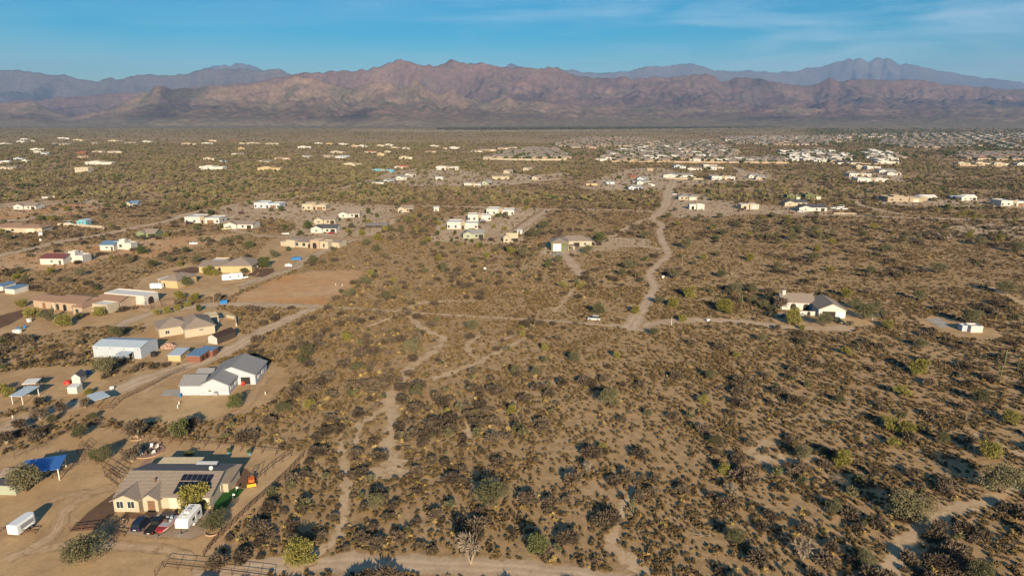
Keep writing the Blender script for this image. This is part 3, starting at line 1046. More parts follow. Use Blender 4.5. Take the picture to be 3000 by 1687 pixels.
def leaf_mat(name, c0, c1, rand=0.35, trans=0.0):
    m = bpy.data.materials.new(name)
    m.use_nodes = True
    nt = m.node_tree
    b = nt.nodes['Principled BSDF']
    b.inputs['Roughness'].default_value = 0.8
    b.inputs['Specular IOR Level'].default_value = 0.15
    oi = node(nt, 'ShaderNodeObjectInfo')
    r = node(nt, 'ShaderNodeValToRGB')
    r.color_ramp.elements[0].color = (*c0, 1)
    r.color_ramp.elements[1].color = (*c1, 1)
    r.color_ramp.elements[0].position = 0.1
    r.color_ramp.elements[1].position = 0.9
    nt.links.new(oi.outputs['Random'], r.inputs[0])
    geo = node(nt, 'ShaderNodeNewGeometry')
    n = node(nt, 'ShaderNodeTexNoise', Scale=1.1, Detail=3.0)
    nt.links.new(geo.outputs['Position'], n.inputs['Vector'])
    mr = node(nt, 'ShaderNodeMapRange')
    mr.inputs['From Min'].default_value = 0.3
    mr.inputs['From Max'].default_value = 0.7
    mr.inputs['To Min'].default_value = 1 - rand
    mr.inputs['To Max'].default_value = 1 + rand
    nt.links.new(n.outputs['Fac'], mr.inputs['Value'])
    vm = node(nt, 'ShaderNodeVectorMath', operation='SCALE')
    nt.links.new(r.outputs[0], vm.inputs[0])
    nt.links.new(mr.outputs[0], vm.inputs['Scale'])
    nt.links.new(vm.outputs[0], b.inputs['Base Color'])
    leafM[name] = m
    return m


BARK = M('bark', (0.16, 0.11, 0.08), 0.9, 0.2, 3)
PALEBARK = M('pale_bark', (0.36, 0.30, 0.24), 0.9, 0.2, 3)
LM_MES = leaf_mat('mesquite_leaf', (0.09, 0.09, 0.045), (0.15, 0.14, 0.078))
LM_PV = leaf_mat('palo_verde_leaf', (0.185, 0.17, 0.04), (0.24, 0.215, 0.065))
LM_GRN = leaf_mat('dense_green_leaf', (0.06, 0.08, 0.025), (0.105, 0.115, 0.045))
LM_TWIG = leaf_mat('bare_twig', (0.078, 0.060, 0.044), (0.145, 0.112, 0.080))
LM_BUR = leaf_mat('bursage_leaf', (0.105, 0.075, 0.038), (0.20, 0.143, 0.072))
LM_GRASS = leaf_mat('dry_grass', (0.30, 0.215, 0.075), (0.38, 0.285, 0.12))
LM_CACT = leaf_mat('cactus_skin', (0.09, 0.10, 0.05), (0.12, 0.125, 0.065))
LM_DEAD = leaf_mat('dead_wood', (0.20, 0.16, 0.125), (0.27, 0.22, 0.175))
LM_FAR = leaf_mat('far_leaf', (0.145, 0.122, 0.065), (0.235, 0.195, 0.112))  # paler than the near leaves: haze bleaching put into the colour
LM_FARP = leaf_mat('far_hazed_yellow_leaf', (0.19, 0.165, 0.07), (0.26, 0.22, 0.10))  # far palo verde, haze bleaching likewise in the colour
LM_RIV = leaf_mat('river_tree_leaf', (0.06, 0.065, 0.045), (0.10, 0.095, 0.07))
LM_RIVP = leaf_mat('pale_river_tree_leaf', (0.22, 0.19, 0.16), (0.30, 0.26, 0.22))


def cloud_mesh(name, mat, clumps, n, size, seed, elong=1.0, hollow=0.35):
    """many small leaf sprays spread through a set of ellipsoid clumps"""
    rg = np.random.RandomState(seed)
    vol = np.array([c[3] * c[4] * c[5] for c in clumps]) ** 0.67
    pr = vol / vol.sum()
    which = rg.choice(len(clumps), n, p=pr)
    C = np.array(clumps)[which]
    d = rg.normal(size=(n, 3))
    d /= np.linalg.norm(d, axis=1)[:, None]
    rad = hollow + (1 - hollow) * rg.rand(n) ** 0.45
    pos = C[:, :3] + d * rad[:, None] * C[:, 3:6]
    pos[:, 2] = np.maximum(pos[:, 2], 0.05)
    a = rg.normal(size=(n, 3))
    a = a * 0.7 + d * elong * 0.9
    a /= np.linalg.norm(a, axis=1)[:, None]
    b = np.cross(a, rg.normal(size=(n, 3)))
    b /= np.linalg.norm(b, axis=1)[:, None] + 1e-9
    s = size * (0.6 + 0.8 * rg.rand(n))[:, None]
    v0 = pos - a * s * elong * 0.5
    v1 = pos + b * s * 0.5
    v2 = pos + a * s * elong * 0.5
    v3 = pos - b * s * 0.5
    V = np.stack([v0, v1, v2, v3], 1).reshape(-1, 3)
    F = np.arange(4 * n).reshape(-1, 4)
    me = bpy.data.meshes.new(name)
    me.from_pydata(V.tolist(), [], F.tolist())
    me.materials.append(mat)
    me.update()
    return me


def tree_clumps(rr, h, w, n=9, low=0.25):
    out = []
    for i in range(n):
        a = rr.random() * 6.28
        r = w * 0.5 * (0.25 + 0.45 * rr.random())
        z = h * (low + 0.12 + (0.9 - low - 0.2) * rr.random())
        k = 0.5 + 0.35 * rr.random()
        out.append((r * math.cos(a), r * math.sin(a), z, w * 0.27 * k * 1.2, w * 0.27 * k * 1.2, h * 0.24 * k * 1.15))
    out.append((0, 0, h * 0.6, w * 0.3, w * 0.3, h * 0.32))
    return out


def trunk_mesh(name, mat, rr, h, w, n=5, r=0.13):
    m = MB()
    for i in range(n):
        a = 6.28 * i / n + rr.random()
        p0 = Vector((0.05 * math.cos(a), 0.05 * math.sin(a), 0))
        p1 = Vector((w * 0.13 * math.cos(a), w * 0.13 * math.sin(a), h * 0.28))
        p2 = Vector((w * 0.27 * math.cos(a + .3), w * 0.27 * math.sin(a + .3), h * 0.6))
        p3 = Vector((w * 0.36 * math.cos(a + .1), w * 0.36 * math.sin(a + .1), h * 0.82))
        m.tube(p0, p1, r, r * 0.75, 5)
        m.tube(p1, p2, r * 0.75, r * 0.4, 5)
        m.tube(p2, p3, r * 0.4, r * 0.12, 4)
        q = p1.lerp(p2, 0.5)
        m.tube(q, q + Vector((w * .12 * math.cos(a + 1.4), w * .12 * math.sin(a + 1.4), h * .25)), r * 0.35, r * 0.1, 4)
    return m.mesh(name, mat)


# prototypes: unit tree is 1 m high; scaled when placed. (height, width at design size)
PROTO = {}


def proto_tree(kind, leaf, bark, h, w, nvar, nleaf, size, low=0.25, clumps=9, elong=1.4, trunks=4, r=0.12):
    PROTO[kind] = []
    for k in range(nvar):
        rr = random.Random(hash(kind) % 1000 if False else sum(map(ord, kind)) * 7 + k)
        cl = tree_clumps(rr, h, w * (0.85 + 0.3 * rr.random()), clumps, low)
        crown = cloud_mesh('crown', leaf, cl, nleaf, size, 100 + k + sum(map(ord, kind)), elong)
        tr = trunk_mesh('trunk', bark, rr, h, w, trunks, r)
        PROTO[kind].append((crown, tr, h))


proto_tree('mesquite', LM_MES, BARK, 4.2, 5.0, 5, 4000, 0.15, 0.18, 20)
proto_tree('palo', LM_PV, BARK, 3.4, 4.2, 5, 3400, 0.14, 0.08, 18, 2.2)
proto_tree('green', LM_GRN, BARK, 3.6, 4.0, 4, 3400, 0.16, 0.12, 18)
proto_tree('bare', LM_TWIG, PALEBARK, 3.6, 4.0, 4, 700, 0.18, 0.25, 9, 5.0, 6, 0.09)
proto_tree('white', LM_DEAD, PALEBARK, 4.2, 4.5, 3, 330, 0.16, 0.25, 9, 6.0, 6, 0.10)


def shrub_mesh(name, mat, h, w, n, size, seed, elong=3.0, lobes=4):
    rr = random.Random(seed)
    cl = []
    for i in range(lobes):
        a = rr.random() * 6.28
        r = w * 0.26 * rr.random() ** .5
        k = 0.7 + 0.5 * rr.random()
        cl.append((r * math.cos(a), r * math.sin(a), h * 0.42, w * 0.32 * k, w * 0.32 * k, h * 0.5 * k))
    return cloud_mesh(name, mat, cl, n, size, seed, elong, 0.1)


PROTO['bush'] = [(shrub_mesh('desert_bush', LM_TWIG, 1.5, 2.9, 800, 0.17, 300 + k, 3.2, 5), None, 1.5) for k in range(6)]
PROTO['creosote'] = [(shrub_mesh('creosote_bush', LM_MES, 1.5, 1.9, 330, 0.17, 340 + k, 2.5, 4), None, 1.5) for k in range(4)]
PROTO['bursage'] = [(shrub_mesh('bursage_shrub', LM_BUR, 0.5, 0.85, 130, 0.16, 400 + k, 1.8, 3), None, 0.5) for k in range(6)]
PROTO['grass'] = [(shrub_mesh('grass_tuft', LM_GRASS, 0.55, 1.0, 90, 0.14, 500 + k, 4.0, 3), None, 0.55) for k in range(4)]
# coarse versions for the middle and far distance
PROTO['far_tree'] = []
for k in range(4):
    rr = random.Random(900 + k)
    PROTO['far_tree'].append((cloud_mesh('far_tree', LM_FAR, tree_clumps(rr, 4.0, 5.2, 8, 0.05), 260, 0.75, 910 + k, 1.2), None, 4.0))
PROTO['far_green'] = [(cloud_mesh('far_green_tree', LM_GRN, tree_clumps(random.Random(950 + k), 4.5, 5.2, 8, 0.05), 260, 0.8, 950 + k, 1.2), None, 4.5) for k in range(3)]
PROTO['far_palo'] = [(cloud_mesh('far_palo_tree', LM_FARP, tree_clumps(random.Random(970 + k), 3.2, 4.0, 8, 0.05), 240, 0.65, 970 + k, 1.3), None, 3.2) for k in range(3)]
PROTO['far_bush'] = [(shrub_mesh('far_bush', LM_TWIG, 1.5, 2.8, 70, 0.6, 930 + k, 1.4, 4), None, 1.5) for k in range(4)]
PROTO['far_tuft'] = [(shrub_mesh('far_tuft', LM_BUR, 0.9, 2.4, 60, 0.5, 935 + k, 1.4, 5), None, 0.9) for k in range(4)]
PROTO['river'] = [(cloud_mesh('river_tree', LM_RIV, tree_clumps(random.Random(990 + k), 8, 11, 8, 0.05), 200, 2.2, 990 + k, 1.2), None, 8.0) for k in range(3)]
PROTO['riverp'] = [(cloud_mesh('pale_river_tree', LM_RIVP, tree_clumps(random.Random(995 + k), 9, 9, 8, 0.05), 200, 1.8, 995 + k, 1.2), None, 9.0) for k in range(3)]


def cactus_mesh(seed, h=4.5, arms=3):
    rr = random.Random(seed)
    m = MB()
    m.tube((0, 0, 0), (0, 0, h * .6), 0.2, 0.24, 8)
    m.tube((0, 0, h * .6), (0, 0, h * .95), 0.24, 0.2, 8)
    m.tube((0, 0, h * .95), (0, 0, h), 0.2, 0.08, 8)
    for i in range(arms):
        a = rr.random() * 6.28
        z = h * (0.35 + 0.2 * rr.random())
        l = h * (0.2 + 0.25 * rr.random())
        e = Vector((0.65 * math.cos(a), 0.65 * math.sin(a), z + 0.25))
        m.tube((0, 0, z), e, 0.13, 0.15, 7)
        m.tube(e, e + Vector((0, 0, l)), 0.15, 0.1, 7)
    return m.mesh('saguaro', LM_CACT)


CACT = [cactus_mesh(k, 4.5 + k * .4, k % 4) for k in range(5)]

SP_NAME = {'mesquite': 'mesquite_tree', 'palo': 'palo_verde_tree', 'green': 'desert_shade_tree', 'bare': 'bare_tree', 'white': 'leafless_tree'}
SP_DESC = {'mesquite': 'grey-green mesquite tree', 'palo': 'yellow-green palo verde', 'green': 'dark green rounded tree',
           'bare': 'brown bare-branched tree', 'white': 'pale leafless tree'}
SP_GROUP = {'mesquite': 'grey-green mesquite trees dotted over the desert', 'palo': 'yellow-green palo verde trees in the desert', 'green': 'dark green trees around the yards',
            'bare': 'bare brown trees', 'white': 'pale leafless trees'}
trng = random.Random(5)


def plant_tree(kind, x, y, h, z=0.0, label=None):
    crown, tr, h0 = trng.choice(PROTO[kind])
    o = empty(SP_NAME[kind], (x, y, z), trng.random() * 6.28)
    s = h / h0
    o.scale = (s * (0.85 + 0.3 * trng.random()), s * (0.85 + 0.3 * trng.random()), s)
    a = bpy.data.objects.new('crown', crown)
    a.parent = o
    COL.objects.link(a)
    b = bpy.data.objects.new('trunk', tr)
    b.parent = o
    COL.objects.link(b)
    if label:
        tag(o, label, 'tree', SP_GROUP[kind])
    else:
        later(o, ('tall ' if h > 4.6 else 'small ' if h < 2.4 else '') + SP_DESC[kind], 'tree', SP_GROUP[kind])
    return o


TREES = []      # (x, y, r) for keeping things apart
TREE_PX = """
77,1440,80,m 232,1286,42,m 300,1352,50,m 288,1350,40,g 388,1352,45,b 405,1283,52,b 528,1282,58,g 249,1643,85,m 565,1494,76,p 624,1556,56,m 678,1405,28,g 555,1340,20,g
690,1195,46,g 312,1098,60,m 345,990,42,m 95,932,38,p 140,942,35,m 188,955,38,p 233,932,20,m 290,926,32,p 65,898,26,p 236,808,26,m 285,851,18,g
527,877,28,p 571,880,24,p 584,912,24,g 460,922,20,p 490,917,22,p 520,908,20,p 550,898,18,p 640,882,28,b 545,838,32,g 610,806,30,p 632,806,22,p 717,802,20,m 776,785,38,g
575,770,28,m 495,770,26,m 447,783,26,m 527,780,15,p 545,742,22,m 515,737,16,m 588,710,18,m 610,706,15,m 660,714,22,m 698,702,16,m 727,727,26,g 416,744,28,g 420,704,18,m 487,694,14,p
575,675,18,g 650,670,18,g 617,630,20,g 902,672,32,g 880,688,16,g 806,755,28,m 844,736,17,g 824,620,20,g 795,620,14,m 1026,686,15,g 1079,626,20,g 1105,637,15,g 1068,640,12,g 1067,652,12,g
985,715,18,m 1075,716,20,m 1103,738,25,m 1070,837,32,m 1196,646,18,m 1244,681,17,m 1281,690,17,g 1283,660,18,p 1333,687,14,g 1323,710,15,g 1383,710,11,g 1447,668,12,p 1478,675,14,p
1560,696,38,m 1594,673,36,m 1516,599,24,m 1756,709,36,g 1725,705,18,m 1719,743,30,m 1686,714,15,g 1496,743,22,p 1531,751,30,m 1610,773,20,m 1285,763,20,p 1297,794,28,m 1650,843,22,p 1702,843,22,p
1756,923,37,m 1861,917,26,p 1970,896,28,p 1931,891,27,m 2122,915,44,p 2000,942,24,p 1918,983,26,m 1808,1049,24,p 2157,1046,18,p 2011,729,44,m 2018,872,38,p 1972,900,32,p 1842,788,29,m 1823,807,26,m 1974,817,32,m 2112,813,26,m
2202,860,32,m 2150,860,40,m 2321,704,28,m 1957,639,19,m 2385,763,26,m 2550,801,26,m 2415,956,44,m 2324,952,74,p 2288,905,40,b 2262,885,36,m 2236,905,30,m 2205,890,28,m 2260,930,22,b 2350,965,14,p 2500,905,34,m 2585,930,26,m 2488,955,18,b 2530,936,62,m 2561,908,30,m 2840,950,55,m 2690,1096,52,p 2947,862,70,m 2643,1160,34,p 2608,1258,40,p 2650,1274,44,p
2618,1306,28,p 2464,1360,48,p 2346,1346,48,m 2077,1111,30,m 2095,1303,32,m 2895,1342,56,p 2932,1444,88,m 2661,1520,112,m 2877,1705,66,m 1577,1622,62,g 1440,1482,74,m 1100,1497,50,m 1380,1649,84,w 880,1648,62,p
1204,1035,48,m 1381,967,36,m 1281,945,19,m 1046,1085,29,m 1596,1026,22,p 1527,965,14,p 1530,983,18,p 1219,1162,36,m 1789,1188,58,m 1506,1097,30,m 1018,998,28,p 897,1043,38,m 890,1065,30,m 904,1194,26,p
1430,1640,0,x 2750,1560,40,b 2560,1400,30,b 1720,1380,36,w 1500,1210,24,p 1760,1320,22,p 1310,1210,20,p 1395,1215,20,p 1570,1100,28,m 1890,700,26,m 2350,1010,26,m 2480,1040,26,p 2700,1020,36,m 2230,1000,24,m
1150,830,18,p 1240,800,18,m 1000,860,16,m 2280,790,26,m 2600,740,30,m 2750,800,36,m 2870,720,30,m 2980,740,36,m 2440,690,22,m 2120,690,20,m 2220,660,20,m 2060,760,20,p 2480,870,30,p 2690,880,34,m 2600,960,26,p
2060,1180,26,p 2140,1450,40,w 1900,1220,24,m 2870,1180,44,m 2960,1240,40,p 2760,1300,36,m 2440,1500,40,m 2150,1590,46,m 2350,1640,60,w 2540,1660,46,m 380,770,22,m 330,870,26,m 200,830,20,m 150,800,20,p 60,800,22,m
30,1160,30,p 270,1230,24,m 430,1030,22,b 370,1040,16,b 260,1155,16,p 5,1150,28,p 120,1230,40,b 180,1210,36,b 250,1195,30,b 60,1260,36,b 20,1300,40,b 150,1240,28,m
"""
KIND = {'m': 'mesquite', 'p': 'palo', 'g': 'green', 'b': 'bare', 'w': 'white'}
for tok in TREE_PX.split():
    u, v, hp, kd = tok.split(',')
    if kd == 'x':
        continue
    u, v, hp = float(u), float(v), float(hp)
    p = P(u, v)
    vert = hp * mpp(v) / math.cos(math.atan(abs(tan_up(v)))) * 0.9
    vert = max(1.8, min(vert, 6.5))
    TREES.append((p.x, p.y, vert, KIND[kd]))

# ================================================================== BUILDINGS
WALLC = {'W': (0.48, 0.47, 0.455), 'C': (0.40, 0.355, 0.28), 'T': (0.31, 0.255, 0.195), 'Y': (0.44, 0.345, 0.20), 'N': (0.17, 0.21, 0.12), 'O': (0.12, 0.13, 0.06),
         'B': (0.12, 0.36, 0.46), 'P': (0.37, 0.285, 0.215), 'G': (0.45, 0.45, 0.46), 'L': (0.38, 0.43, 0.50), 'K': (0.06, 0.045, 0.04), 'R': (0.20, 0.085, 0.06), 'S': (0.30, 0.33, 0.26)}
ROOFC = {'t': (0.26, 0.215, 0.185), 'd': (0.085, 0.085, 0.10), 'g': (0.25, 0.25, 0.265), 'r': (0.40, 0.15, 0.09), 'w': (0.66, 0.66, 0.66), 'b': (0.13, 0.22, 0.36),
         'n': (0.29, 0.185, 0.135), 'm': (0.17, 0.06, 0.065), 'u': (0.05, 0.16, 0.48), 'l': (0.42, 0.50, 0.60), 'c': (0.60, 0.50, 0.34), 'k': (0.05, 0.03, 0.028)}
WALL = {k: M('stucco_' + k, c, 0.9, 0.07, 0.5, bump=0.15) for k, c in WALLC.items()}
ROOF = {k: roof_mat('roofing_' + k, c, 'metal' if k in 'wbul' else 'tile', 0.45 if k in 'wbul' else 0.85) for k, c in ROOFC.items()}
GLASS = M('window_glass', (0.03, 0.04, 0.05), 0.12, 0.1, 2, spec=0.6)
FRAME = M('white_frame', (0.62, 0.60, 0.56), 0.6, 0.05, 2)
DARKFR = M('dark_frame', (0.08, 0.06, 0.05), 0.6, 0.05, 2)
WOOD = M('brown_wood', (0.18, 0.10, 0.06), 0.8, 0.2, 3)
OPEN_SHADE = M('painted_interior_shade', (0.03, 0.025, 0.02), 0.95, 0.2, 1)  # shade inside openings, painted as a near-black colour
GDOOR = M('garage_door_paint', (0.62, 0.56, 0.45), 0.6, 0.05, 1)
METAL = M('galvanised_metal', (0.42, 0.43, 0.45), 0.4, 0.12, 1, metal=0.6)
MCACHE = {}


def cached(key, fn):
    if key not in MCACHE:
        MCACHE[key] = fn()
    return MCACHE[key]


def inst(name, me, parent, loc, rz=0.0):
    o = bpy.data.objects.new(name, me)
    o.parent = parent
    o.location = loc
    o.rotation_euler = (0, 0, rz)
    COL.objects.link(o)
    return o


def bars(w, h, t, d, mull=True):
    m = MB()
    m.box(-w / 2 - t, w / 2 + t, -d, 0, -t, 0)
    m.box(-w / 2 - t, w / 2 + t, -d, 0, h, h + t)
    m.box(-w / 2 - t, -w / 2, -d, 0, 0, h)
    m.box(w / 2, w / 2 + t, -d, 0, 0, h)
    if mull:
        m.box(-0.03, 0.03, -d * 0.8, 0, 0, h)
    return m


def window(parent, loc, rz, w, h, fmat=None, simple=False):
    fm = fmat or FRAME
    w, h = round(w, 1), round(h, 1)
    f = inst('window', cached(('wf', w, h, fm.name), lambda: bars(w, h, 0.09, 0.09).mesh('window', fm)), parent, loc, rz)
    inst('pane', cached(('wp', w, h), lambda: MB().box(-w / 2, w / 2, -0.035, -0.01, 0, h).mesh('pane', GLASS)), f, (0, 0, 0))


def door(parent, loc, rz, w, h, mat):
    inst('door', cached(('d', w, h, mat.name), lambda: MB().box(-w / 2, w / 2, -0.06, -0.005, 0, h).box(w * .32, w * .38, -0.1, -0.06, h * .45, h * .5).mesh('door', mat)), parent, loc, rz)


def garage(parent, loc, rz, w, h, mat):
    g_ = inst('garage_door', cached(('gf', w, h, mat.name), lambda: bars(w, h, 0.12, 0.1, False).mesh('garage_door', mat)), parent, loc, rz)
    for i in range(4):
        inst('panel', cached(('gp', w, h, mat.name), lambda: MB().box(-w / 2 + .02, w / 2 - .02, -0.06, -0.01, 0.02, h / 4 - 0.02).mesh('panel', mat)), g_, (0, 0, i * h / 4))


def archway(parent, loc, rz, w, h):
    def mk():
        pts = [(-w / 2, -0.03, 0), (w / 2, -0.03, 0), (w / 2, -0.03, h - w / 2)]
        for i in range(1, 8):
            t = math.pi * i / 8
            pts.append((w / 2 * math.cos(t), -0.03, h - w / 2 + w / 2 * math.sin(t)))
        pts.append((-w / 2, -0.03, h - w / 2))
        return MB().prism(pts, (0, 0.025, 0)).mesh('archway', OPEN_SHADE)  # flat dark panel, paints the shade inside the arch
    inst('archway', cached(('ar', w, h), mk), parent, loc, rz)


POSTS = []


def put_posts(parent, mat):
    for px, py, h in POSTS:
        inst('post', cached(('cp', round(h, 2), mat.name), lambda: MB().box(-.09, .09, -.09, .09, 0, h).mesh('post', mat)), parent, (px, py, 0))
    POSTS.clear()


def block_meshes(x0, x1, y0, y1, h, roof, rise, o=0.45):
    wall, rf = MB(), MB()
    T = 0.16
    e = 0.015
    if roof == 'flat':
        wall.box(x0, x1, y0, y1, 0, h - 0.4)
        t = 0.28
        wall.box(x0, x1, y0, y0 + t, h - 0.4, h).box(x0, x1, y1 - t, y1, h - 0.4, h).box(x0, x0 + t, y0 + t, y1 - t, h - 0.4, h).box(x1 - t, x1, y0 + t, y1 - t, h - 0.4, h)
        rf.box(x0 + t, x1 - t, y0 + t, y1 - t, h - 0.4, h - 0.34)
    elif roof == 'gx':
        ym = (y0 + y1) / 2
        wall.prism([(x0, y0, 0), (x0, y1, 0), (x0, y1, h), (x0, ym, h + rise), (x0, y0, h)], (x1 - x0, 0, 0))
        s = rise / (ym - y0)
        z0 = h - o * s + e
        zt = h + rise + e
        rf.prism([(x0 - o, y0 - o, z0), (x1 + o, y0 - o, z0), (x1 + o, ym, zt), (x0 - o, ym, zt)], (0, 0, T))
        rf.prism([(x0 - o, ym, zt), (x1 + o, ym, zt), (x1 + o, y1 + o, z0), (x0 - o, y1 + o, z0)], (0, 0, T))
    elif roof == 'gy':
        xm = (x0 + x1) / 2
        wall.prism([(x0, y0, 0), (x1, y0, 0), (x1, y0, h), (xm, y0, h + rise), (x0, y0, h)], (0, y1 - y0, 0))
        s = rise / (xm - x0)
        z0 = h - o * s + e
        zt = h + rise + e
        rf.prism([(x0 - o, y0 - o, z0), (xm, y0 - o, zt), (xm, y1 + o, zt), (x0 - o, y1 + o, z0)], (0, 0, T))
        rf.prism([(xm, y0 - o, zt), (x1 + o, y0 - o, z0), (x1 + o, y1 + o, z0), (xm, y1 + o, zt)], (0, 0, T))
    elif roof == 'hip':
        wall.box(x0, x1, y0, y1, 0, h)
        W, D = x1 - x0, y1 - y0
        r = min(W, D) / 2
        X0, X1, Y0, Y1 = x0 - o, x1 + o, y0 - o, y1 + o
        R2 = min(X1 - X0, Y1 - Y0) / 2
        z0, zt = h + e, h + rise
        if W >= D:
            a, b = (X0 + R2, (Y0 + Y1) / 2, zt), (X1 - R2, (Y0 + Y1) / 2, zt)
            polys = [[(X0, Y0, z0), (X1, Y0, z0), b, a], [(X1, Y0, z0), (X1, Y1, z0), b], [(X1, Y1, z0), (X0, Y1, z0), a, b], [(X0, Y1, z0), (X0, Y0, z0), a]]
        else:
            a, b = ((X0 + X1) / 2, Y0 + R2, zt), ((X0 + X1) / 2, Y1 - R2, zt)
            polys = [[(X0, Y0, z0), (X1, Y0, z0), a], [(X1, Y0, z0), (X1, Y1, z0), b, a], [(X1, Y1, z0), (X0, Y1, z0), b], [(X0, Y1, z0), (X0, Y0, z0), a, b]]
        for p in polys:
            rf.prism(p, (0, 0, T))
    elif roof == 'shed':
        wall.prism([(x0, y0, 0), (x0, y1, 0), (x0, y1, h + rise), (x0, y0, h)], (x1 - x0, 0, 0))
        s = rise / (y1 - y0)
        rf.prism([(x0 - o, y0 - o, h - o * s + e), (x1 + o, y0 - o, h - o * s + e), (x1 + o, y1 + o, h + rise + o * s + e), (x0 - o, y1 + o, h + rise + o * s + e)], (0, 0, T))
    elif roof == 'canopy':
        for px in (x0 + .1, x1 - .1):
            for py in (y0 + .1, y1 - .1):
                POSTS.append((px, py, h + (rise if py > (y0 + y1) / 2 else 0)))
        rf.prism([(x0 - .3, y0 - .3, h), (x1 + .3, y0 - .3, h), (x1 + .3, y1 + .3, h + rise), (x0 - .3, y1 + .3, h + rise)], (0, 0, 0.12))
    return wall, rf


def house(name, label, cat, A, B, blocks, ops=(), o=0.45, group=None, lm=None, depth_scale=1.0, origin_z=0.0):
    a, b = P(*A), P(*B)
    d = b - a
    L = d.length
    rz = math.atan2(d.y, d.x)
    t = empty(name, (a.x, a.y, origin_z), rz)
    tag(t, label, cat, group)
    bb = []
    for bk in blocks:
        x0, x1, y0, y1, h, roof, rise, wm, rm = bk
        x0, x1 = x0 * L, x1 * L
        w, r = block_meshes(x0, x1, y0, y1, h, roof, rise, o)
        if roof == 'canopy':
            put_posts(t, FRAME if wm == 'W' else METAL if wm == 'G' else WOOD)
        else:
            w.build('wall', WALL[wm], t)
        r.build('roof', ROOF[rm] if rm in ROOF else WALL[rm], t)
        bb.append((x0, x1, y0, y1, h))
        cs, sn = math.cos(rz), math.sin(rz)
        m_ = 0.8
        CLEAR.append(np.array([(a.x + cs * px - sn * py, a.y + sn * px + cs * py) for px, py in ((x0 - m_, y0 - m_), (x1 + m_, y0 - m_), (x1 + m_, y1 + m_), (x0 - m_, y1 + m_))]))
    for op in ops:
        ty, face, bi, pos, z0, w, h = op[:7]
        x0, x1, y0, y1, hh = bb[bi]
        if face == 'f':
            loc, r_ = (x0 + (x1 - x0) * pos, y0, z0), 0
        elif face == 'r':
            loc, r_ = (x1, y0 + (y1 - y0) * pos, z0), math.pi / 2
        else:
            loc, r_ = (x0, y0 + (y1 - y0) * pos, z0), -math.pi / 2
        if ty == 'win':
            window(t, loc, r_, w, h, op[7] if len(op) > 7 else None)
        elif ty == 'door':
            door(t, loc, r_, w, h, op[7] if len(op) > 7 else WOOD)
        elif ty == 'gar':
            garage(t, loc, r_, w, h, op[7] if len(op) > 7 else GDOOR)
        elif ty == 'arch':
            archway(t, loc, r_, w, h)
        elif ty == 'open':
            inst('opening', cached(('op', w, h), lambda: MB().box(-w / 2, w / 2, -0.03, -0.005, 0, h).mesh('opening', OPEN_SHADE)), t, loc, r_)  # flat dark panel standing for the shaded inside
    if lm:
        landmark(lm, (a.x + d.x / 2, a.y + d.y / 2 + 4))
    t['_L'] = L
    return t


# ---- nearest house, bottom left
H1 = house('ranch_house', 'cream ranch house with grey tile roof, solar panels and parked vehicles in front', 'house', (348, 1487), (617, 1489), [
    (0.0, 1.0, 0.0, 12.5, 2.7, 'gx', 1.9, 'C', 't'),
    (0.0, 0.27, -1.4, 5.0, 2.6, 'gy', 1.15, 'C', 't'),
    (0.31, 0.47, -1.1, 4.5, 2.75, 'gy', 1.0, 'C', 't'),
    (1.002, 1.06, 6.0, 12.0, 2.2, 'shed', 0.5, 'C', 't'),
], [('win', 'f', 1, 0.26, 0.9, 1.3, 1.4), ('win', 'f', 1, 0.70, 0.9, 1.3, 1.4), ('door', 'f', 2, 0.55, 0.0, 1.4, 2.3, WOOD), ('gar', 'f', 0, 0.70, 0.0, 4.9, 2.2),
    ('win', 'r', 0, 0.45, 0.9, 1.2, 1.1), ('gar', 'f', 0, 0.91, 0.0, 2.6, 2.2)], o=0.5, lm='the nearest cream ranch house')
L1 = H1['_L']
PANEL = M('solar_cell', (0.012, 0.014, 0.028), 0.25, 0.15, 2, spec=0.4)
SILVER = M('silver_trim', (0.45, 0.46, 0.48), 0.4, 0.05, 2, metal=0.5)
pitch1 = math.atan2(1.9, 6.25)


def solar(parent, x0, nx_, s0, ny_, w=1.05, l=1.7, eave=2.7, pitch=pitch1):
    fr = bpy.data.objects.new('solar_array', MB().box(0, nx_ * w, 0, ny_ * l, 0.0, 0.03).mesh('solar_array', SILVER))
    fr.parent = parent
    fr.location = (x0, s0 * math.cos(pitch), eave + s0 * math.sin(pitch) + 0.32)
    fr.rotation_euler = (pitch, 0, 0)
    COL.objects.link(fr)
    me = cached(('sp', w, l), lambda: MB().box(0.03, w - .03, 0.03, l - .03, 0.03, 0.06).mesh('solar_panel', PANEL))
    for i in range(nx_):
        for j in range(ny_):
            inst('solar_panel', me, fr, (i * w, j * l, 0))


solar(H1, L1 * 0.60, 6, 3.6, 1)
solar(H1, L1 * 0.60, 6, 0.2, 2, l=1.55)
dish = MB()
dish.tube((0, 0, 0), (0, -0.25, 0.1), 0.12, 0.42, 10).tube((0, 0, -0.7), (0, 0, 0), 0.04, 0.04, 5)
inst('satellite_dish', dish.mesh('satellite_dish', FRAME), H1, (L1 * 0.88, 6.6, 5.2))
ch = MB().box(-0.15, 0.15, -0.15, 0.15, 0, 0.8).tube((0, 0, .8), (0, 0, 1.1), 0.2, 0.2, 8)
inst('roof_vent', ch.mesh('roof_vent', WOOD), H1, (L1 * 0.33, 3.2, 3.6))
c1 = house('patio_cover', 'beige flat patio roof standing behind the nearest cream house', 'patio cover', (456, 1407), (570, 1407), [(0, 1, 0, 4.6, 2.7, 'canopy', 0.1, 'W', 'c')])
c2 = house('patio_cover', 'white patio roof with a blue edge behind the nearest cream house', 'patio cover', (572, 1409), (626, 1409), [(0, 1, 0, 2.6, 2.9, 'canopy', 0.1, 'W', 'w')])
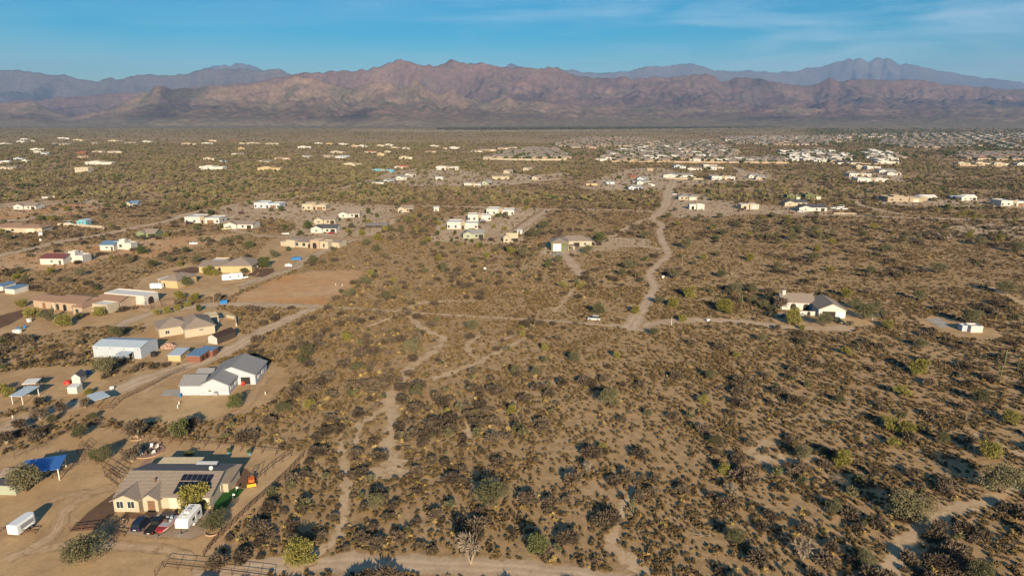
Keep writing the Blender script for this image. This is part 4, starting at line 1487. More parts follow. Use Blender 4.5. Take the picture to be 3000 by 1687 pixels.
MB().box(0, (c2['_L']), -0.33, -0.3, 2.5, 2.88).build('blue_edge', ROOF['u'], c2)

# ---- grey-roofed white house
H2 = house('white_house', 'white house with mottled grey shingle roofs beside the diagonal dirt road', 'house', (530, 1158), (673, 1155), [
    (0.0, 0.46, 0.0, 8.5, 2.9, 'gx', 1.5, 'L', 'g'),
    (0.40, 1.0, -0.3, 9.5, 2.9, 'gy', 1.9, 'L', 'g'),
    (0.42, 1.38, 7.0, 18.0, 3.0, 'gy', 2.5, 'L', 'g'),
    (0.1, 0.42, 8.4, 13.0, 2.8, 'gx', 1.0, 'L', 'g'),
], [('win', 'r', 1, 0.2, 1.0, 1.3, 1.1), ('win', 'r', 1, 0.55, 1.0, 1.1, 1.1), ('open', 'f', 2, 0.78, 0.1, 2.6, 2.2), ('win', 'r', 2, 0.25, 1.0, 1.2, 1.1),
    ('win', 'r', 2, 0.6, 1.0, 1.4, 1.1), ('win', 'f', 1, 0.35, 1.1, 0.7, 0.5)], o=0.35, lm='the white house with grey shingle roofs')
REDM = M('red_paint', (0.45, 0.04, 0.03), 0.5, 0.15, 3)
inst('red_chair', MB().box(-.5, .5, -.4, .4, 0.3, .5).box(-.5, .5, .3, .42, .5, 1.1).box(-.45, -.38, -.35, .35, 0, .3).box(.38, .45, -.35, .35, 0, .3).mesh('red_chair', REDM), H2, (H2['_L'] * 1.12, 6.2, 0))
BLUEB = M('blue_plastic', (0.02, 0.16, 0.42), 0.5, 0.1, 2)
GREYB = M('grey_plastic', (0.30, 0.31, 0.32), 0.6, 0.1, 2)
WHITEP = M('white_paint', (0.78, 0.78, 0.76), 0.45, 0.06, 1)


def thing_mb(name, mb_parts, u, v, rz, label, cat, group=None, z=0.06):
    p = P(u, v)
    if len(mb_parts) == 1:
        n, m, mt = mb_parts[0]
        o = m.build(name, mt)
        o.location = (p.x, p.y, z)
        o.rotation_euler = (0, 0, rz)
    else:
        o = empty(name, (p.x, p.y, z), rz)
        for n, m, mt in mb_parts:
            m.build(n, mt, o)
    if label:
        tag(o, label, cat, group)
    return o


def barrel(h=0.95, r=0.32):
    return MB().loft([[(rr_ * math.cos(a * .524), rr_ * math.sin(a * .524), z) for a in range(12)] for rr_, z in ((r * .9, 0), (r, h * .2), (r * 1.05, h * .5), (r, h * .8), (r * .9, h))])


thing_mb('barrel', [('barrel', barrel(), BLUEB)], 528, 1163, 0, 'blue barrel at the left corner of the white grey-roofed house', 'barrel')
thing_mb('air_conditioner', [('case', MB().box(-.5, .5, -.45, .45, 0, 1.0), GREYB), ('fan_guard', MB().tube((0, 0, 1.0), (0, 0, 1.06), .36, .36, 12), DARKFR)], 634, 1158, 0, 'grey air conditioner against the wall of the white grey-roofed house', 'air conditioner')

# ---- metal barn and outbuildings
H3 = house('metal_barn', 'white metal barn with pale blue ribbed roof and lean-to', 'barn', (276, 1046), (415, 1051), [
    (0, 1, 0, 9.0, 3.6, 'gx', 0.9, 'L', 'l')], [('open', 'f', 0, 0.80, 0, 1.6, 2.2)], o=0.12, lm='the white metal barn with blue roof')
w_, r_ = block_meshes(H3['_L'] * .62, H3['_L'] * .84, -3.2, -0.05, 2.2, 'canopy', 0.25)
put_posts(H3, METAL)
r_.build('porch_roof', ROOF['l'], H3)
for k in range(14):
    x = H3['_L'] * (k + .5) / 14
    inst('wall_panel', cached('rib', lambda: MB().box(-.06, .06, -.04, -.005, 0.05, 3.5).mesh('wall_panel', WALL['L'])), H3, (x, 0, 0))
for k in range(4):
    inst('wall_lamp', cached('lampb', lambda: MB().box(-.12, .12, -.2, -.045, 0, .2).mesh('wall_lamp', DARKFR)), H3, (H3['_L'] * (.08 + .29 * k), 0, 3.1))
H4 = house('tan_house', 'cream house with weathered grey-brown hip roof behind the metal barn', 'house', (543, 990), (631, 976), [
    (0, 1.0, 0, 15.0, 3.0, 'hip', 2.4, 'C', 't'),
    (-0.75, 0.3, 5.5, 16.0, 3.0, 'hip', 2.2, 'C', 't'),
    (0.98, 1.35, 12.0, 18.0, 2.8, 'canopy', 0.2, 'W', 'c'),
], [('win', 'f', 0, 0.55, 1.9, 1.4, 0.5), ('win', 'f', 1, 0.25, 0.9, 1.3, 1.2), ('win', 'l', 0, 0.3, 0.9, 1.2, 1.2)], lm='the cream house with hip roof')
H5 = house('garden_shed', 'white gabled shed with dark maroon tile roof near the dirt road', 'shed', (611, 1005), (637, 1009), [(0, 1, 0, 8.5, 2.4, 'gy', 0.9, 'W', 'k')], [], o=0.2, lm='the white shed with maroon roof')
MB().box(0, 0.04, 0, 8.4, 0.0, 2.35).build('dark_siding', WALL['K'], H5).location = (H5['_L'] + 0.012, 0.05, 0)
H6 = house('horse_stall', 'stall with yellow boards and a narrow grey metal roof', 'stall', (494, 1058), (530, 1058), [(0, 1, 0.0, 6.2, 1.9, 'shed', 0.3, 'Y', 'l')], [], o=0.2)
H7 = house('horse_stall', 'rusty red-brown stall with streaked blue metal roof', 'stall', (549, 1060), (587, 1062), [(0, 1, 0, 5.5, 2.1, 'shed', 0.3, 'R', 'b'), (0.1, 1.2, 5.6, 8.8, 2.0, 'shed', 0.2, 'R', 'b')], [('open', 'r', 0, 0.3, 0.3, 1.4, 1.3), ('open', 'r', 0, 0.7, 0.3, 1.4, 1.3)], o=0.2, lm='the red-brown stall with blue roof')
tk = thing_mb('water_tank', [('tank', MB().tube((0, 0, 0), (0, 0, 1.3), 1.0, 1.0, 16).tube((0, 0, 1.3), (0, 0, 1.6), 1.0, 0.3, 16), M('black_plastic', (0.02, 0.02, 0.022), 0.5, .1, 2))], 452, 1043, 0, 'black round water tank at the right end of the metal barn', 'tank')
# ---- small animal shelters on the far left
house('small_shed', 'little white shed with dark gable roof amid scattered tools', 'shed', (212, 1124), (237, 1123), [(0, 1, 0, 3.4, 2.1, 'gy', 0.9, 'W', 'd')], o=.2, lm='the little white shed with dark roof')
house('shade_shelter', 'small white shade roof on posts over the pens', 'shade shelter', (72, 1146), (106, 1144), [(0, 1, 0, 3.0, 2.2, 'canopy', 0.2, 'G', 'w')])
house('horse_shelter', 'open horse shelter with pale metal roof on white posts', 'shelter', (36, 1184), (68, 1185), [(0, 1, 0, 6.0, 2.4, 'canopy', 0.25, 'W', 'l')], lm='the open horse shelter with pale roof')
house('horse_shelter', 'open shelter with streaked grey metal roof by the rail fence', 'shelter', (282, 1196), (322, 1184), [(0, 1, 0, 4.5, 2.3, 'canopy', 0.2, 'N', 'l')], lm='the grey roofed shelter by the rail fence')
house('storage_box', 'white storage box with shelves between the pens and the bushes', 'box', (199, 1153), (227, 1153), [(0, 1, 0, 2.6, 1.7, 'shed', 0.2, 'W', 'w')], o=.05)
# ---- blue carport, tan shed
house('carport', 'open carport with shiny blue metal roof and white posts', 'carport', (60, 1424), (176, 1406), [(0, 1, 0, 6.0, 2.7, 'canopy', 0.05, 'W', 'u')], lm='the blue roofed carport')
house('garden_shed', 'brown-roofed shed beside the blue carport', 'shed', (4, 1424), (46, 1424), [(0, 1, 0, 4.0, 2.2, 'gx', 0.8, 'K', 't')], [], o=.2)
house('storage_shed', 'low dark grey storage shed at the left edge', 'shed', (-20, 1448), (48, 1450), [(0, 1, 0, 2.0, 2.1, 'shed', 0.2, 'S', 'd')], [], o=.1)
# ---- adobe house with arches
H8 = house('adobe_house', 'tan adobe house with arched entry and red-brown tile roofs', 'house', (150, 912), (222, 919), [
    (0.0, 1.0, 2.5, 14.0, 3.3, 'gx', 1.4, 'P', 'n'),
    (-1.0, -0.12, 3.0, 11.5, 3.0, 'gx', 1.2, 'P', 'n'),
    (1.0, 1.38, -1.0, 9.5, 3.1, 'hip', 1.1, 'P', 'n'),
    (1.01, 2.0, 9.6, 17.4, 3.3, 'gx', 1.3, 'P', 'n'),
    (1.38, 2.0, 3.5, 9.0, 3.6, 'flat', 0, 'C', 'w'),
    (0.7, 2.35, 17.5, 25.0, 4.0, 'flat', 0, 'W', 'w'),
    (-0.12, 0.0, 2.0, 12.0, 3.0, 'flat', 0, 'C', 'c'),
], [('arch', 'f', 0, 0.35, 0.0, 1.7, 2.6), ('arch', 'f', 0, 0.72, 0.0, 1.7, 2.6), ('arch', 'f', 0, 0.05, 0, 1.5, 2.5), ('win', 'f', 2, 0.45, 0.8, 1.2, 1.4, DARKFR), ('win', 'f', 4, 0.6, 0.9, 1.1, 1.2, DARKFR),
    ('arch', 'r', 5, 0.45, 0, 3.0, 3.0), ('door', 'f', 1, 0.5, 0, 1.5, 2.2)], lm='the tan adobe house with arches')
house('garden_shed', 'white shed with bright blue metal roof left of the adobe house', 'shed', (16, 860), (44, 862), [(0, 1, 0, 7.0, 2.2, 'shed', 0.3, 'W', 'b')], o=.2, lm='the blue roofed white sheds')
house('garden_shed', 'blue roofed white shed cut by the left edge', 'shed', (-14, 852), (10, 853), [(0, 1, 0, 7.0, 2.2, 'shed', 0.3, 'W', 'b')], o=.2)
# ---- yellow houses
H9 = house('yellow_garage', 'small yellow stucco garage with brown hip roof, white trailer beside', 'garage', (473, 842), (521, 845), [
    (0, 1, 0, 13, 3.4, 'hip', 2.0, 'Y', 't'), (-0.55, 0.0, 4.0, 10.0, 2.6, 'canopy', 0.1, 'W', 'w')], [('win', 'r', 0, 0.3, 1, 1, 1.0)], lm='the small yellow garage')
H10 = house('yellow_house', 'large yellow stucco house with brown hip roof and white patio awning', 'house', (582, 800), (739, 799), [
    (0.42, 1.0, 0.0, 16.0, 3.4, 'hip', 3.0, 'Y', 't'), (0.0, 0.47, 1.0, 15.0, 3.1, 'gx', 1.6, 'Y', 't'), (0.0, 0.3, 15.1, 22.0, 3.4, 'flat', 0, 'Y', 'w'), (.86, 1.0, 4.0, 12.0, 3.0, 'hip', 1.0, 'Y', 't')],
    [('gar', 'f', 0, 0.35, 0, 4.9, 2.3, WALL['Y']), ('gar', 'f', 0, 0.78, 0, 2.8, 2.3, WALL['Y']), ('win', 'f', 1, 0.45, .9, 1.8, 1.5, DARKFR), ('win', 'f', 1, 0.85, .9, 1.8, 1.5, DARKFR), ('win', 'r', 0, .5, 1, 1.2, 1)], lm='the large yellow house')
# ---- adobe mid
H11 = house('adobe_house', 'long tan adobe house with rust brown entry tower', 'house', (817, 722), (912, 727), [
    (0, 0.26, 2, 8, 2.6, 'flat', 0, 'C', 'c'), (0.22, 1.0, 0.5, 14, 3.3, 'gx', 1.2, 'C', 't'), (0.25, 0.52, -0.5, 6, 4.2, 'flat', 0, 'C', 'c'), (0.98, 1.25, -0.3, 5.0, 4.9, 'flat', 0, 'P', 'c'),
    (1.25, 1.5, 0.5, 7.0, 4.2, 'flat', 0, 'C', 'c'), (1.0, 1.72, 5.1, 14, 3.2, 'gx', 1.0, 'C', 't')],
    [('win', 'f', 1, 0.42, 1, 1.8, 1.6, DARKFR), ('win', 'f', 1, 0.7, 1, 1.6, 1.6, DARKFR), ('arch', 'f', 1, 0.92, 0, 2.0, 2.6), ('arch', 'f', 3, 0.5, 0, 2.6, 3.4), ('win', 'f', 4, 0.5, 1, 0.8, 1.8, DARKFR)], lm='the long tan adobe house')
# ---- green house with white garage, middle
H12 = house('green_house', 'olive green workshop house with tall white garage door', 'house', (1614, 735), (1665, 735), [
    (0, 1, 0, 13, 4.6, 'hip', 1.9, 'O', 't'), (0.5, 2.5, 14, 26, 3.2, 'hip', 2.2, 'C', 't'), (1.0, 1.35, 1.0, 5.0, 2.6, 'canopy', 0.1, 'W', 't')],
    [('gar', 'f', 0, 0.35, 0, 4.4, 3.9, WHITEP), ('win', 'f', 0, 0.78, 1, 1.4, 1.2), ('open', 'f', 1, 0.55, 0, 3.5, 2.3), ('win', 'f', 1, .8, 1, 1.4, 1.2)], lm='the olive workshop with white garage door')
# ---- white house on the right
H13 = house('white_desert_house', 'white house with tan tile gables and courtyard arch, alone on the right', 'house', (2397, 929), (2476, 932), [
    (0.0, 1.0, 0.0, 14.0, 3.2, 'gy', 2.3, 'W', 't'), (-1.15, 0.1, 9.5, 20.0, 3.2, 'gx', 2.3, 'W', 't'), (-1.02, 0.0, 2.0, 2.3, 1.7, 'flat', 0, 'W', 'c')],
    [('open', 'f', 0, 0.38, 0, 4.8, 2.4), ('gar', 'f', 0, 0.80, 0, 2.7, 2.3, WHITEP), ('arch', 'f', 1, 0.35, 0, 2.2, 2.6), ('arch', 'f', 1, 0.75, 0, 2.2, 2.6), ('arch', 'f', 2, .7, 0, 1.2, 1.6)], lm='the lone white house on the right')
MB().box(-10.6, -9.4, 13.4, 14.4, 0, 6.6).box(-10.75, -9.25, 13.25, 14.55, 6.6, 6.85).build('chimney', WALL['W'], H13)
H14 = house('garden_shed', 'small white shed beside a concrete slab at far right', 'shed', (2843, 974), (2878, 974), [(0, 1, 0, 4.0, 2.4, 'flat', 0, 'W', 'w'), (-.5, 0.0, 1.5, 4.0, 2.2, 'flat', 0, 'L', 'w')], [], lm='the small white shed on the right')

# ---- middle distance, individually (left px, right px, base row, height px, kind, wall, roof, label)
MID = [
 (119, 188, 775, 22, 'X', 'W', 'm', 'white workshop with maroon metal roof'), (184, 250, 768, 34, 'F', 'W', 'w', 'boxy white flat-roofed house right of the maroon-roofed workshop'),
 (294, 334, 734, 24, 'X', 'W', 'b', 'white garage with navy blue metal roof'), (335, 390, 730, 28, 'F', 'W', 'w', 'boxy white flat-roofed house right of the navy-roofed garage'),
 (-30, 128, 681, 30, 'H', 'C', 'n', 'large tan house with brown roof at the left edge by the road'), (226, 253, 660, 18, 'B', 'B', 'l', 'turquoise mobile home with pale grey roof'),
 (42, 106, 614, 20, 'G', 'W', 't', 'white mobile home with grey-brown roof in an orange yard'), (370, 402, 607, 14, 'G', 'C', 'b', 'cream shed with navy metal awning among trees'),
 (402, 456, 696, 26, 'G', 'N', 't', 'sage green house with grey roof by the gravel road'), (542, 644, 655, 25, 'M', 'W', 'w', 'long white flat-roofed house with brown garage doors'),
 (657, 742, 670, 24, 'G', 'W', 't', 'white house with tan gable roof and a truck parked in its garage'), (745, 822, 610, 22, 'M', 'L', 'w', 'pale blue-white metal workshop with sloped roof'),
 (886, 955, 615, 24, 'M', 'C', 'c', 'cream flat-roofed house with dark patio opening'), (993, 1052, 638, 22, 'G', 'W', 't', 'white house with grey-brown gable roof and wooden deck'),
 (921, 982, 656, 22, 'G', 'C', 't', 'cream house with tan roof behind the big round tree'), (912, 985, 682, 22, 'G', 'W', 'd', 'white house with dark roof and solar panels'),
 (1070, 1134, 668, 9, 'S', 'K', 'g', 'long low dark barn with grey roof'), (1166, 1210, 622, 18, 'G', 'C', 't', 'cream house with brown roof beside a green lawn'),
 (1271, 1286, 619, 12, 'S', 'W', 'w', 'tiny white arched shed by the horizontal road'), (1310, 1400, 671, 30, 'M', 'W', 'w', 'nearest of the three boxy white modern houses'),
 (1371, 1438, 648, 26, 'M', 'W', 'w', 'middle one of the three boxy white modern houses'), (1425, 1506, 630, 24, 'M', 'W', 'w', 'farthest of the three boxy white modern houses'),
 (1357, 1418, 699, 26, 'G', 'S', 'g', 'sage green shed house with grey gable roof'), (1475, 1516, 710, 24, 'G', 'C', 'c', 'sand coloured shed with green door and cream roof'),
 (1515, 1530, 685, 9, 'S', 'W', 'w', 'small white shed beside the sand coloured shed'), (1988, 2040, 586, 26, 'H', 'C', 'g', 'two-part house with grey hip roofs above the wide dirt lane'),
 (2020, 2063, 614, 22, 'P', 'W', 'w', 'white shed-roofed garage at the top of the wide dirt lane'), (2171, 2224, 614, 22, 'P', 'C', 'w', 'beige garage pair with white parapet and large door'),
 (2305, 2344, 585, 16, 'F', 'O', 'w', 'olive green box house with white parapet'), (2359, 2405, 584, 16, 'F', 'O', 'c', 'yellow-green box house half hidden by shrubs'),
 (2298, 2366, 604, 20, 'G', 'C', 'd', 'dark-roofed beige house behind the house with a turquoise door'), (2340, 2423, 619, 20, 'G', 'W', 'd', 'dark-roofed white house with turquoise garage door'),
 (2085, 2153, 528, 18, 'M', 'W', 'g', 'white two-box house with grey roof at the lane end'), (2193, 2222, 522, 18, 'G', 'W', 'g', 'grey gabled house beside the diagonal street'),
 (2214, 2242, 527, 16, 'G', 'C', 'g', 'cream gabled house next to the grey gabled one'), (1943, 2030, 520, 16, 'G', 'W', 'g', 'long white house with grey roof behind a pale wall'),
 (1975, 2009, 495, 18, 'F', 'L', 'd', 'tall pale house with flat black roof'), (2014, 2056, 500, 12, 'G', 'W', 't', 'low white house with solar panels near the lane'), (2061, 2100, 492, 14, 'M', 'W', 'd', 'modern house with dark windows near the diagonal street'),
 (2082, 2121, 498, 10, 'M', 'W', 'g', 'white garage block in front of the modern dark-windowed house'), (2512, 2601, 534, 17, 'M', 'W', 'w', 'long white walled modern house on the right'),
 (2488, 2551, 518, 12, 'M', 'W', 'd', 'white house with purple-grey roof behind the long walled house'), (2598, 2642, 514, 13, 'G', 'W', 't', 'white gabled house at the lower end of the right row'),
 (2575, 2626, 507, 14, 'G', 'W', 'g', 'grey-roofed white house second in the right row'), (2540, 2579, 497, 14, 'M', 'W', 'w', 'boxy white house third in the right row'),
 (2507, 2540, 495, 13, 'F', 'C', 'c', 'cream box house fourth in the right row'), (2571, 2633, 481, 15, 'F', 'W', 'c', 'white house with tall block inside the cream boundary wall'),
 (2454, 2523, 482, 14, 'H', 'W', 'd', 'dark-roofed white house beyond the cream boundary wall'), (2600, 2703, 592, 19, 'F', 'T', 'c', 'sand brown adobe house with arched door'),
 (2689, 2744, 588, 18, 'G', 'T', 'w', 'tan workshop with white metal roof'), (2815, 2866, 588, 13, 'G', 'W', 'w', 'white metal shed with white gable roof'), (2787, 2804, 583, 8, 'S', 'W', 'w', 'tiny white shed beside the white metal shed'),
 (2932, 3010, 604, 22, 'M', 'W', 'w', 'boxy white house at the right edge'), (2806, 2843, 485, 12, 'F', 'C', 'c', 'first cream house along the boundary wall on the right'), (2857, 2902, 485, 12, 'F', 'C', 'c', 'second cream house along the boundary wall on the right'),
 (2912, 2957, 486, 12, 'F', 'C', 't', 'third cream house along the boundary wall on the right'), (2980, 3020, 487, 13, 'F', 'W', 't', 'last cream house along the boundary wall on the right'),
 (1841, 1882, 557, 22, 'G', 'L', 'g', 'pale blue gable house with red base at the lane'), (1866, 1900, 541, 17, 'G', 'W', 'g', 'middle grey gabled house left of the lane'), (1866, 1900, 530, 16, 'G', 'L', 'g', 'rear grey gabled house left of the lane'),
 (1776, 1801, 540, 7, 'S', 'L', 'l', 'pale blue tank shed in the orange paddock'), (1717, 1750, 543, 6, 'S', 'Y', 'n', 'low orange-brown wall hut in the paddock'), (1846, 1866, 522, 7, 'S', 'R', 'r', 'small red shed behind the gabled houses'),
 (1896, 1913, 501, 7, 'S', 'P', 'c', 'pink windowless block by the dirt lane'), (1558, 1586, 527, 12, 'G', 'C', 't', 'pale gabled cottage near the centre'), (1532, 1560, 500, 13, 'G', 'C', 't', 'pale hip cottage behind the centre cottage'),
 (1442, 1491, 526, 12, 'S', 'C', 'c', 'long cream barrel-roofed hangar'), (1360, 1409, 550, 15, 'M', 'W', 'd', 'white house with dark pipes on its flat roof'), (1412, 1441, 542, 15, 'G', 'S', 'g', 'small green gabled cabin'),
 (1475, 1502, 508, 9, 'G', 'C', 't', 'grey-tan cottage half hidden by a tree'), (1277, 1343, 498, 16, 'M', 'W', 'w', 'brilliant white modern villa in the centre plain'), (1276, 1297, 527, 9, 'S', 'W', 'w', 'white motorhome-sized shed by the tall tree'),
 (1123, 1154, 537, 14, 'G', 'L', 'g', 'pale house with dark patio beside the diagonal road'), (1160, 1200, 527, 15, 'G', 'W', 'g', 'white gabled house beside the diagonal road'), (1186, 1218, 518, 12, 'G', 'W', 't', 'grey gable behind the white gabled house'),
 (1086, 1124, 542, 9, 'S', 'W', 'g', 'low white shed at the diagonal road'), (1090, 1153, 505, 9, 'M', 'B', 'l', 'long blue-fronted building in the centre plain'), (1155, 1196, 495, 15, 'G', 'W', 'r', 'white house with orange tile roof'),
 (1004, 1058, 488, 12, 'F', 'C', 'c', 'beige rounded adobe house beside bushes'), (755, 822, 501, 11, 'F', 'Y', 'c', 'ochre adobe house with white trailer'), (584, 656, 497, 20, 'F', 'W', 'w', 'large white adobe mansion on the left plain'),
 (642, 662, 476, 9, 'S', 'L', 'g', 'grey shed behind the white adobe mansion'), (220, 261, 506, 19, 'B', 'C', 'c', 'tall cream box building on the left plain'), (249, 327, 483, 13, 'F', 'W', 'c', 'sprawling white villa on the left plain'),
 (753, 796, 478, 14, 'G', 'C', 't', 'cream house with brown gable behind the ochre adobe'), (804, 852, 468, 9, 'H', 'P', 'n', 'pinkish long ranch house'), (227, 258, 464, 10, 'G', 'P', 'n', 'pink house with gable among trees'),
]
FARH = [
 (0, 44, 497, 11, 'G', 'C', 't'), (0, 25, 480, 10, 'G', 'W', 'w'), (40, 68, 471, 8, 'F', 'L', 'g'), (64, 84, 477, 8, 'F', 'W', 'w'), (88, 126, 442, 9, 'F', 'W', 'c'), (99, 120, 449, 6, 'F', 'W', 'w'), (120, 142, 453, 5, 'G', 'L', 'g'),
 (0, 29, 425, 6, 'F', 'W', 'w'), (48, 72, 418, 9, 'F', 'G', 'g'), (60, 82, 411, 6, 'F', 'W', 'w'), (90, 101, 416, 7, 'F', 'C', 'c'), (168, 200, 408, 6, 'F', 'W', 'w'), (214, 246, 413, 7, 'F', 'C', 'c'), (154, 168, 424, 5, 'G', 'C', 'g'),
 (172, 217, 425, 9, 'H', 'C', 't'), (268, 293, 422, 7, 'H', 'W', 't'), (317, 356, 416, 8, 'F', 'C', 'n'), (364, 398, 421, 8, 'H', 'W', 't'), (417, 444, 418, 10, 'F', 'W', 'w'), (270, 306, 447, 8, 'H', 'C', 't'), (315, 358, 448, 8, 'H', 'C', 't'),
 (222, 250, 452, 4, 'G', 'R', 'r'), (532, 574, 425, 8, 'F', 'P', 'n'), (591, 622, 424, 10, 'F', 'W', 'w'), (612, 634, 415, 5, 'F', 'P', 'n'), (675, 692, 417, 5, 'F', 'R', 'm'), (699, 716, 439, 8, 'F', 'Y', 'c'), (700, 720, 424, 5, 'F', 'C', 'n'), (722, 764, 423, 5, 'F', 'C', 't'),
 (775, 816, 425, 6, 'H', 'S', 'c'), (596, 628, 471, 9, 'F', 'C', 'c'), (678, 712, 456, 9, 'G', 'W', 't'), (873, 910, 435, 14, 'F', 'W', 'w'), (922, 946, 424, 7, 'F', 'W', 'w'), (955, 975, 425, 7, 'F', 'Y', 'c'), (992, 1019, 426, 6, 'F', 'W', 'w'),
 (1029, 1050, 431, 9, 'F', 'P', 'n'), (1050, 1075, 431, 6, 'F', 'W', 'd'), (969, 1008, 450, 8, 'F', 'C', 'r'), (1068, 1102, 449, 10, 'H', 'W', 'r'), (885, 911, 463, 8, 'G', 'W', 'g'), (982, 1022, 464, 10, 'G', 'G', 'l'), (944, 975, 461, 7, 'G', 'C', 't'),
 (1105, 1126, 456, 12, 'F', 'Y', 'c'), (1104, 1127, 430, 8, 'F', 'C', 'g'), (1128, 1151, 428, 8, 'F', 'W', 'w'), (1146, 1170, 437, 8, 'F', 'C', 'c'), (1179, 1200, 439, 6, 'F', 'W', 'w'), (1127, 1150, 448, 5, 'F', 'C', 'd'), (1170, 1208, 467, 8, 'F', 'C', 't'),
 (1245, 1280, 448, 7, 'H', 'P', 'n'), (1260, 1286, 432, 7, 'F', 'W', 't'), (1317, 1347, 437, 8, 'F', 'W', 'w'), (1298, 1310, 438, 5, 'F', 'P', 'c'), (1380, 1414, 446, 6, 'H', 'C', 't'), (1400, 1455, 443, 8, 'H', 'P', 't'), (1458, 1490, 438, 10, 'H', 'P', 't'), (1490, 1515, 436, 9, 'H', 'C', 't'),
]


def simple_house(u0, u1, v, hp, kd, wm, rm, name, cat, label=None, desc=None, group=None, detail=True):
    mp_ = mpp(v)
    w = (u1 - u0) * mp_
    hh = hp * mp_
    fx = []
    ops = []
    wlab = max(min(hh * 0.95, 7.0), 2.3)
    dep = max(min(w * 0.62, 15.0), 4.0)
    if kd == 'S':
        bl = [(0, 1, 0, min(dep, 6), max(min(hh * .9, 3.2), 2.0), 'shed', 0.3, wm, rm)]
        ops = [('door', 'f', 0, 0.4, 0, 1.0, 1.9, DARKFR)] if detail else []
    elif kd == 'X':
        bl = [(0, 1, 0, 11, 3.3, 'gx', 1.4, wm, rm)]
        ops = [('win', 'f', 0, 0.5, 1.3, 1.2, 1.0), ('door', 'f', 0, 0.85, 0, 1.2, 2.2, DARKFR)]
    elif kd == 'B':
        bl = [(0, 1, 0, dep * 1.6 if wm == 'B' else dep, wlab if wm != 'B' else 3.0, 'gy' if wm == 'B' else 'flat', 1.0, wm, rm)]
        ops = [('win', 'f', 0, x, wlab * .62 if wm != 'B' else 1.2, 1.1, 1.1) for x in ((0.15, 0.38, 0.62, 0.85) if wm != 'B' else (.33, .67))]
        if wm == 'B':
            ops += [('win', 'r', 0, .3, 1.2, 1.1, 1.1), ('win', 'r', 0, .7, 1.2, 1.1, 1.1)]
    elif kd == 'F':
        h = min(wlab, 4.6)
        bl = [(0, 0.62, 0, dep, h, 'flat', 0, wm, rm), (0.62, 1.0, -1.0, dep * .8, h * .84, 'flat', 0, wm, rm), (0.2, 0.5, 2.0, dep * .7, min(h * 1.2, 5.6), 'flat', 0, wm, rm)]
        ops = [('win', 'f', 0, 0.2, h * .3, 1.4, 1.3, DARKFR), ('win', 'f', 0, 0.6, h * .3, 1.4, 1.3, DARKFR), ('gar', 'f', 1, 0.5, 0, min(4.6, w * .25), 2.3)]
    elif kd == 'M':
        h = min(wlab * .9, 4.8)
        bl = [(0, 0.45, 0, dep, h, 'flat', 0, wm, rm), (0.45, 0.58, -0.5, dep * .5, h * 1.1, 'flat', 0, 'T' if wm != 'L' else 'L', rm), (0.58, 1.0, -0.2, dep * .9, h * .86, 'flat', 0, wm, rm)]
        ops = [('win', 'f', 0, 0.12, 1, 1.2, 1.4, DARKFR), ('win', 'f', 0, 0.62, 1, 1.2, 1.4, DARKFR), ('open', 'f', 1, 0.5, 0, 1.4, 2.4), ('gar', 'f', 2, 0.38, 0, 4.4, 2.4, WALL['G'] if v > 620 and u0 > 1300 else WOOD), ('win', 'f', 2, 0.85, 1, 1.2, 1.3, DARKFR), ('win', 'r', 2, .5, 1, 1.3, 1.2, DARKFR)]
    elif kd == 'P':
        bl = [(0, 0.46, 0.5, dep, min(wlab, 4.2), 'shed', -0.5, wm, rm), (0.5, 1.0, 0, dep * .8, min(wlab, 4.4), 'flat', 0, wm, rm)]
        ops = [('open', 'f', 0, 0.5, 0, 2.2, 2.6), ('gar', 'f', 1, 0.5, 0, 3.6, 2.8, WALL['G'])]
    elif kd == 'H':
        h = 3.1
        bl = [(0, 0.66, 0, max(dep, 9), h, 'hip', 2.1, wm, rm), (0.55, 1.0, -1.5, 9, h, 'hip', 1.7, wm, rm)]
        ops = [('win', 'f', 0, 0.3, 0.9, 1.5, 1.3, DARKFR), ('win', 'f', 0, 0.65, 0.9, 1.5, 1.3, DARKFR), ('gar', 'f', 1, 0.5, 0, 4.6, 2.3)]
    else:
        h = 3.0
        bl = [(0, 0.45, -0.6, 8, h, 'gy', 1.5, wm, rm), (0.2, 1.0, 1.0, max(dep, 9), h, 'gx', 1.8, wm, rm)]
        ops = [('win', 'f', 0, 0.5, 0.9, 1.4, 1.2), ('win', 'f', 1, 0.55, 0.9, 1.3, 1.2, DARKFR), ('open', 'f', 1, 0.82, 0, 3.0, 2.3)]
    t = house(name, None, cat, (u0, v), (u1, v), bl, ops, o=0.4, group=group)
    jit = (rnd.random() - .5) * R(9) if v > 470 else (rnd.random() - .5) * R(24)
    t.rotation_euler.z += jit
    if label:
        t['label'] = label
    else:
        later(t, desc, cat, group)
    return t


KN = {'S': 'shed', 'X': 'workshop', 'B': 'block_house', 'F': 'flat_roof_house', 'M': 'modern_house', 'P': 'garage_house', 'H': 'hip_roof_house', 'G': 'gable_house'}
for i, (u0, u1, v, hp, kd, wm, rm, lb) in enumerate(MID):
    cat = 'shed' if kd in 'SX' else 'house'
    t = simple_house(u0, u1, v, hp, kd, wm, rm, KN[kd], cat, lb)
    w = lb.split()
    if len(lb.split()) <= 6:
        c = P((u0 + u1) / 2, v)
        landmark('the ' + lb if not lb.startswith(('nearest', 'first')) else 'the ' + lb, (c.x, c.y + 4))
